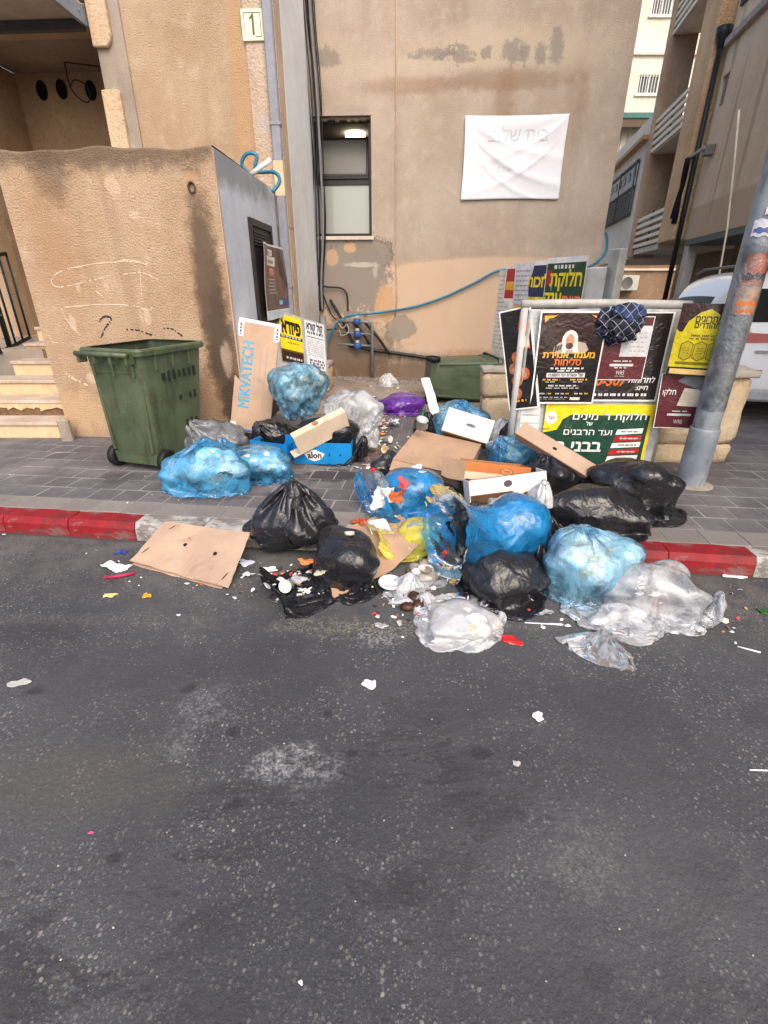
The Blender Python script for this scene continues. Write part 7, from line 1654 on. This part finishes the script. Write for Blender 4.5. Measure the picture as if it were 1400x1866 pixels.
o = crumple('torn_paper', .14, .16, 91, pw, flatM(P(755, 868, 3.4), .2, (.9, -.3)), .02, 12, .8); tag(o, 'white torn carton sticking out under the brown carton', 'litter')
o = quad_sheet('dark_tray', (P(755, 862, 3.45), P(840, 888, 3.38), P(842, 868, 3.62), P(762, 848, 3.7)), .02, paint((28, 22, 22), .4), 'dark tray edge showing under the brown carton', cat='tray')
# yard litter
scrap('tissue', 'white tissue heap on the pavers near the purple bag', 714, 778, .22, .16, pw, PAVE_Z, 61, .07, n=20, fold=1.3)
scrap('tissue', 'salmon tinted tissue beside the white tissue heap', 692, 776, .12, .12, paint((220, 176, 164), .8), PAVE_Z, 62, .05, n=16, fold=1.2)
scrap('cardboard_flap', 'grey brown crushed cardboard right of the blue tray', 668, 798, .26, .22, card_mat('grey_card', (150, 136, 116)), PAVE_Z, 63, .05, n=16, fold=.5)
scrap('cardboard_flap', 'flat muddy cardboard piece before the crushed one', 672, 818, .24, .14, card_mat('mud_card', (140, 128, 112)), PAVE_Z, 64, .012, n=12, fold=.4)
scrap('tissue', 'crumpled white wad beside the fallen cup', 690, 806, .09, .08, pw, PAVE_Z, 65, .03, n=14)
scrap('tissue', 'white scrap in front of the blue tray', 660, 832, .1, .05, pw2, PAVE_Z, 66, .02, n=12); scrap('tissue', 'flesh coloured wrapper left of the small black bag', 668, 848, .09, .05, paint((206, 170, 146), .7), PAVE_Z, 67, .016, n=12)
scrap('bread_loaf', 'brown bread lump left of the purple bag', 672, 738, .22, .16, paint((150, 96, 50), .8, .3, 14), .139, 68, .05, n=16); scrap('tissue', 'white lump between the bread and the purple bag', 694, 740, .14, .12, pw2, .139, 69, .05, n=14)
o = quad_sheet('polystyrene_strip', (P(786, 752, 5.0), P(801, 748, 5.0), P(783, 688, 5.25), P(768, 688, 5.25)), .02, paint((228, 228, 222), .7), 'white polystyrene strip standing before the tipped bin', cat='strip')
scrap('tissue', 'white crumple of plastic beside the green bottle', 775, 765, .14, .14, pw, PAVE_Z + .25, 72, .05, n=16)
# gravel and rubble along the wall foot
bm = bmesh.new(); rr = random.Random(9); qn = 0
for i in range(520):
    s_ = rr.uniform(-1.0, .15) if i < 380 else rr.uniform(.15, 1.6); d_ = abs(rr.gauss(0, .22)) + .03
    r_ = rr.uniform(.006, .028); p_ = MW @ Vector((s_, -d_, 0)); 
    v_ = bmesh.ops.create_icosphere(bm, subdivisions=1, radius=r_)['verts']
    for v in v_: v.co = Vector((v.co.x * rr.uniform(.7, 1.3), v.co.y * rr.uniform(.7, 1.3), v.co.z * rr.uniform(.5, .9))) + Vector((p_.x, p_.y, .139 + r_ * .3))
gv = bmo('gravel', bm, stone_mat('gravel_stone', (120, 112, 106), (150, 142, 134), (84, 78, 74), .5, 40)); tag(gv, 'grey gravel along the foot of the back wall', 'gravel', kind='stuff')
bm = bmesh.new()
for i in range(150):
    s_ = rr.uniform(.1, 1.4); p_ = MW @ Vector((s_, -rr.uniform(.02, .3), .14)); a = rr.uniform(0, 6.3); l_ = rr.uniform(.05, .16); w_ = .004
    d = Vector((math.cos(a), math.sin(a), rr.uniform(-.1, .5))) * l_; n_ = Vector((-math.sin(a), math.cos(a), 0)) * w_
    vv = [bm.verts.new(x) for x in (p_ - n_, p_ + n_, p_ + d)]; bm.faces.new(vv)
tw = bmo('dry_twigs', bm, paint((150, 124, 90), .9, .3, 30)); tag(tw, 'dry grass and twigs at the wall foot behind the tipped bin', 'twigs', kind='stuff')
# navy cloth crumpled over the top rail of the board
c_, r_ = fit(1092, 1176, 546, 618, P(1130, 618, 4.04).z, 4.04, .08, 1.0)
e_ = lumps(c_, r_, 0, 10, 4, core=.6)
ck = add_sack('patterned_cloth', e_, cl.m, None, center=c_, radii=r_, axis=(.15, -.25, -1), seed=5, slack=1.35, neck=.0, tail=.12, neck_r=.05, gz=False, nu=60, nv=40, grav=.015, suck=.006)
tag(ck, 'crumpled navy patterned cloth draped over the top rail of the board', 'cloth')
# small waste strewn between the bags
bm = bmesh.new(); rr = random.Random(77)
cols_ = [pw, pw2, pg, paint((186, 150, 110), .8), paint((120, 84, 56), .8), paint((206, 60, 50), .5), paint((214, 170, 70), .6), paint((60, 58, 60), .6)]
def bits(n_, region, zf, sz):
    for _ in range(n_):
        u, v = region(); p_ = G(u, v, zf); z_ = PAVE_Z if k_of(p_.x, p_.y)[1] > 0.0 else 0.0
        p_ = G(u, v, z_); w_, h_ = rr.uniform(*sz), rr.uniform(*sz) * .7; a = rr.uniform(0, 6.3); t1, t2 = rr.uniform(-.5, .5), rr.uniform(-.5, .5)
        Mx = Matrix.Translation(p_ + Vector((0, 0, .004 + abs(t1) * w_ * .5))) @ Matrix.Rotation(a, 4, 'Z') @ Matrix.Rotation(t1, 4, 'X') @ Matrix.Rotation(t2, 4, 'Y')
        mi = rr.choice((0, 0, 0, 1, 1, 2, 3, 3, 4, 5, 6, 7)); k_ = rr.randint(5, 7)
        ring = [bm.verts.new(Mx @ Vector((math.cos(6.283 * q / k_) * w_ * rr.uniform(.6, 1.2), math.sin(6.283 * q / k_) * h_ * rr.uniform(.6, 1.2), rr.uniform(-.15, .25) * w_))) for q in range(k_)]
        cv = bm.verts.new(Mx @ Vector((0, 0, rr.uniform(.0, .35) * w_)))
        for q in range(k_): f_ = bm.faces.new((ring[q], ring[(q + 1) % k_], cv)); f_.material_index = mi
bits(120, lambda: (rr.gauss(690, 40), rr.uniform(765, 855)), PAVE_Z, (.010, .042))
bits(80, lambda: (rr.uniform(630, 790), rr.uniform(700, 770)), PAVE_Z, (.012, .04))
bits(110, lambda: (rr.gauss(535, 50), rr.gauss(1060, 18)), 0.0, (.008, .03))
bits(110, lambda: (rr.uniform(680, 900), rr.gauss(1080, 40)), 0.0, (.006, .026))
bits(45, lambda: (rr.uniform(960, 1360), rr.gauss(1120, 22)), 0.0, (.005, .018))
bits(30, lambda: (rr.uniform(150, 480), rr.gauss(1040, 30)), 0.0, (.004, .012))
bits(40, lambda: (rr.uniform(0, 640), rr.uniform(860, 925)), PAVE_Z, (.003, .009))
sw = bmo('small_waste', bm, None); [sw.data.materials.append(x) for x in cols_]; tag(sw, 'small paper and food scraps strewn between the bags', 'scraps', kind='stuff')
# crumbs and grit on the road and pavement
bm = bmesh.new()
for i in range(260):
    u = rr.uniform(-50, 1450); v = rr.choice((rr.uniform(975, 1180), rr.uniform(1000, 1130), rr.uniform(990, 1800), rr.uniform(1000, 1200)))
    p_ = G(u, v, 0)
    if k_of(p_.x, p_.y)[1] > -.02: continue
    r_ = rr.uniform(.0012, .0034)
    v_ = bmesh.ops.create_icosphere(bm, subdivisions=1, radius=r_)['verts']
    for q_ in v_: q_.co = Vector((q_.co.x * rr.uniform(.6, 1.6), q_.co.y, q_.co.z * .6)) + Vector((p_.x, p_.y, r_ * .4))
gt = bmo('road_grit', bm, stone_mat('grit', (150, 142, 130), (186, 180, 170), (110, 100, 88), .3, 60)); tag(gt, 'pale grit and crumbs scattered over the road', 'grit', kind='stuff')
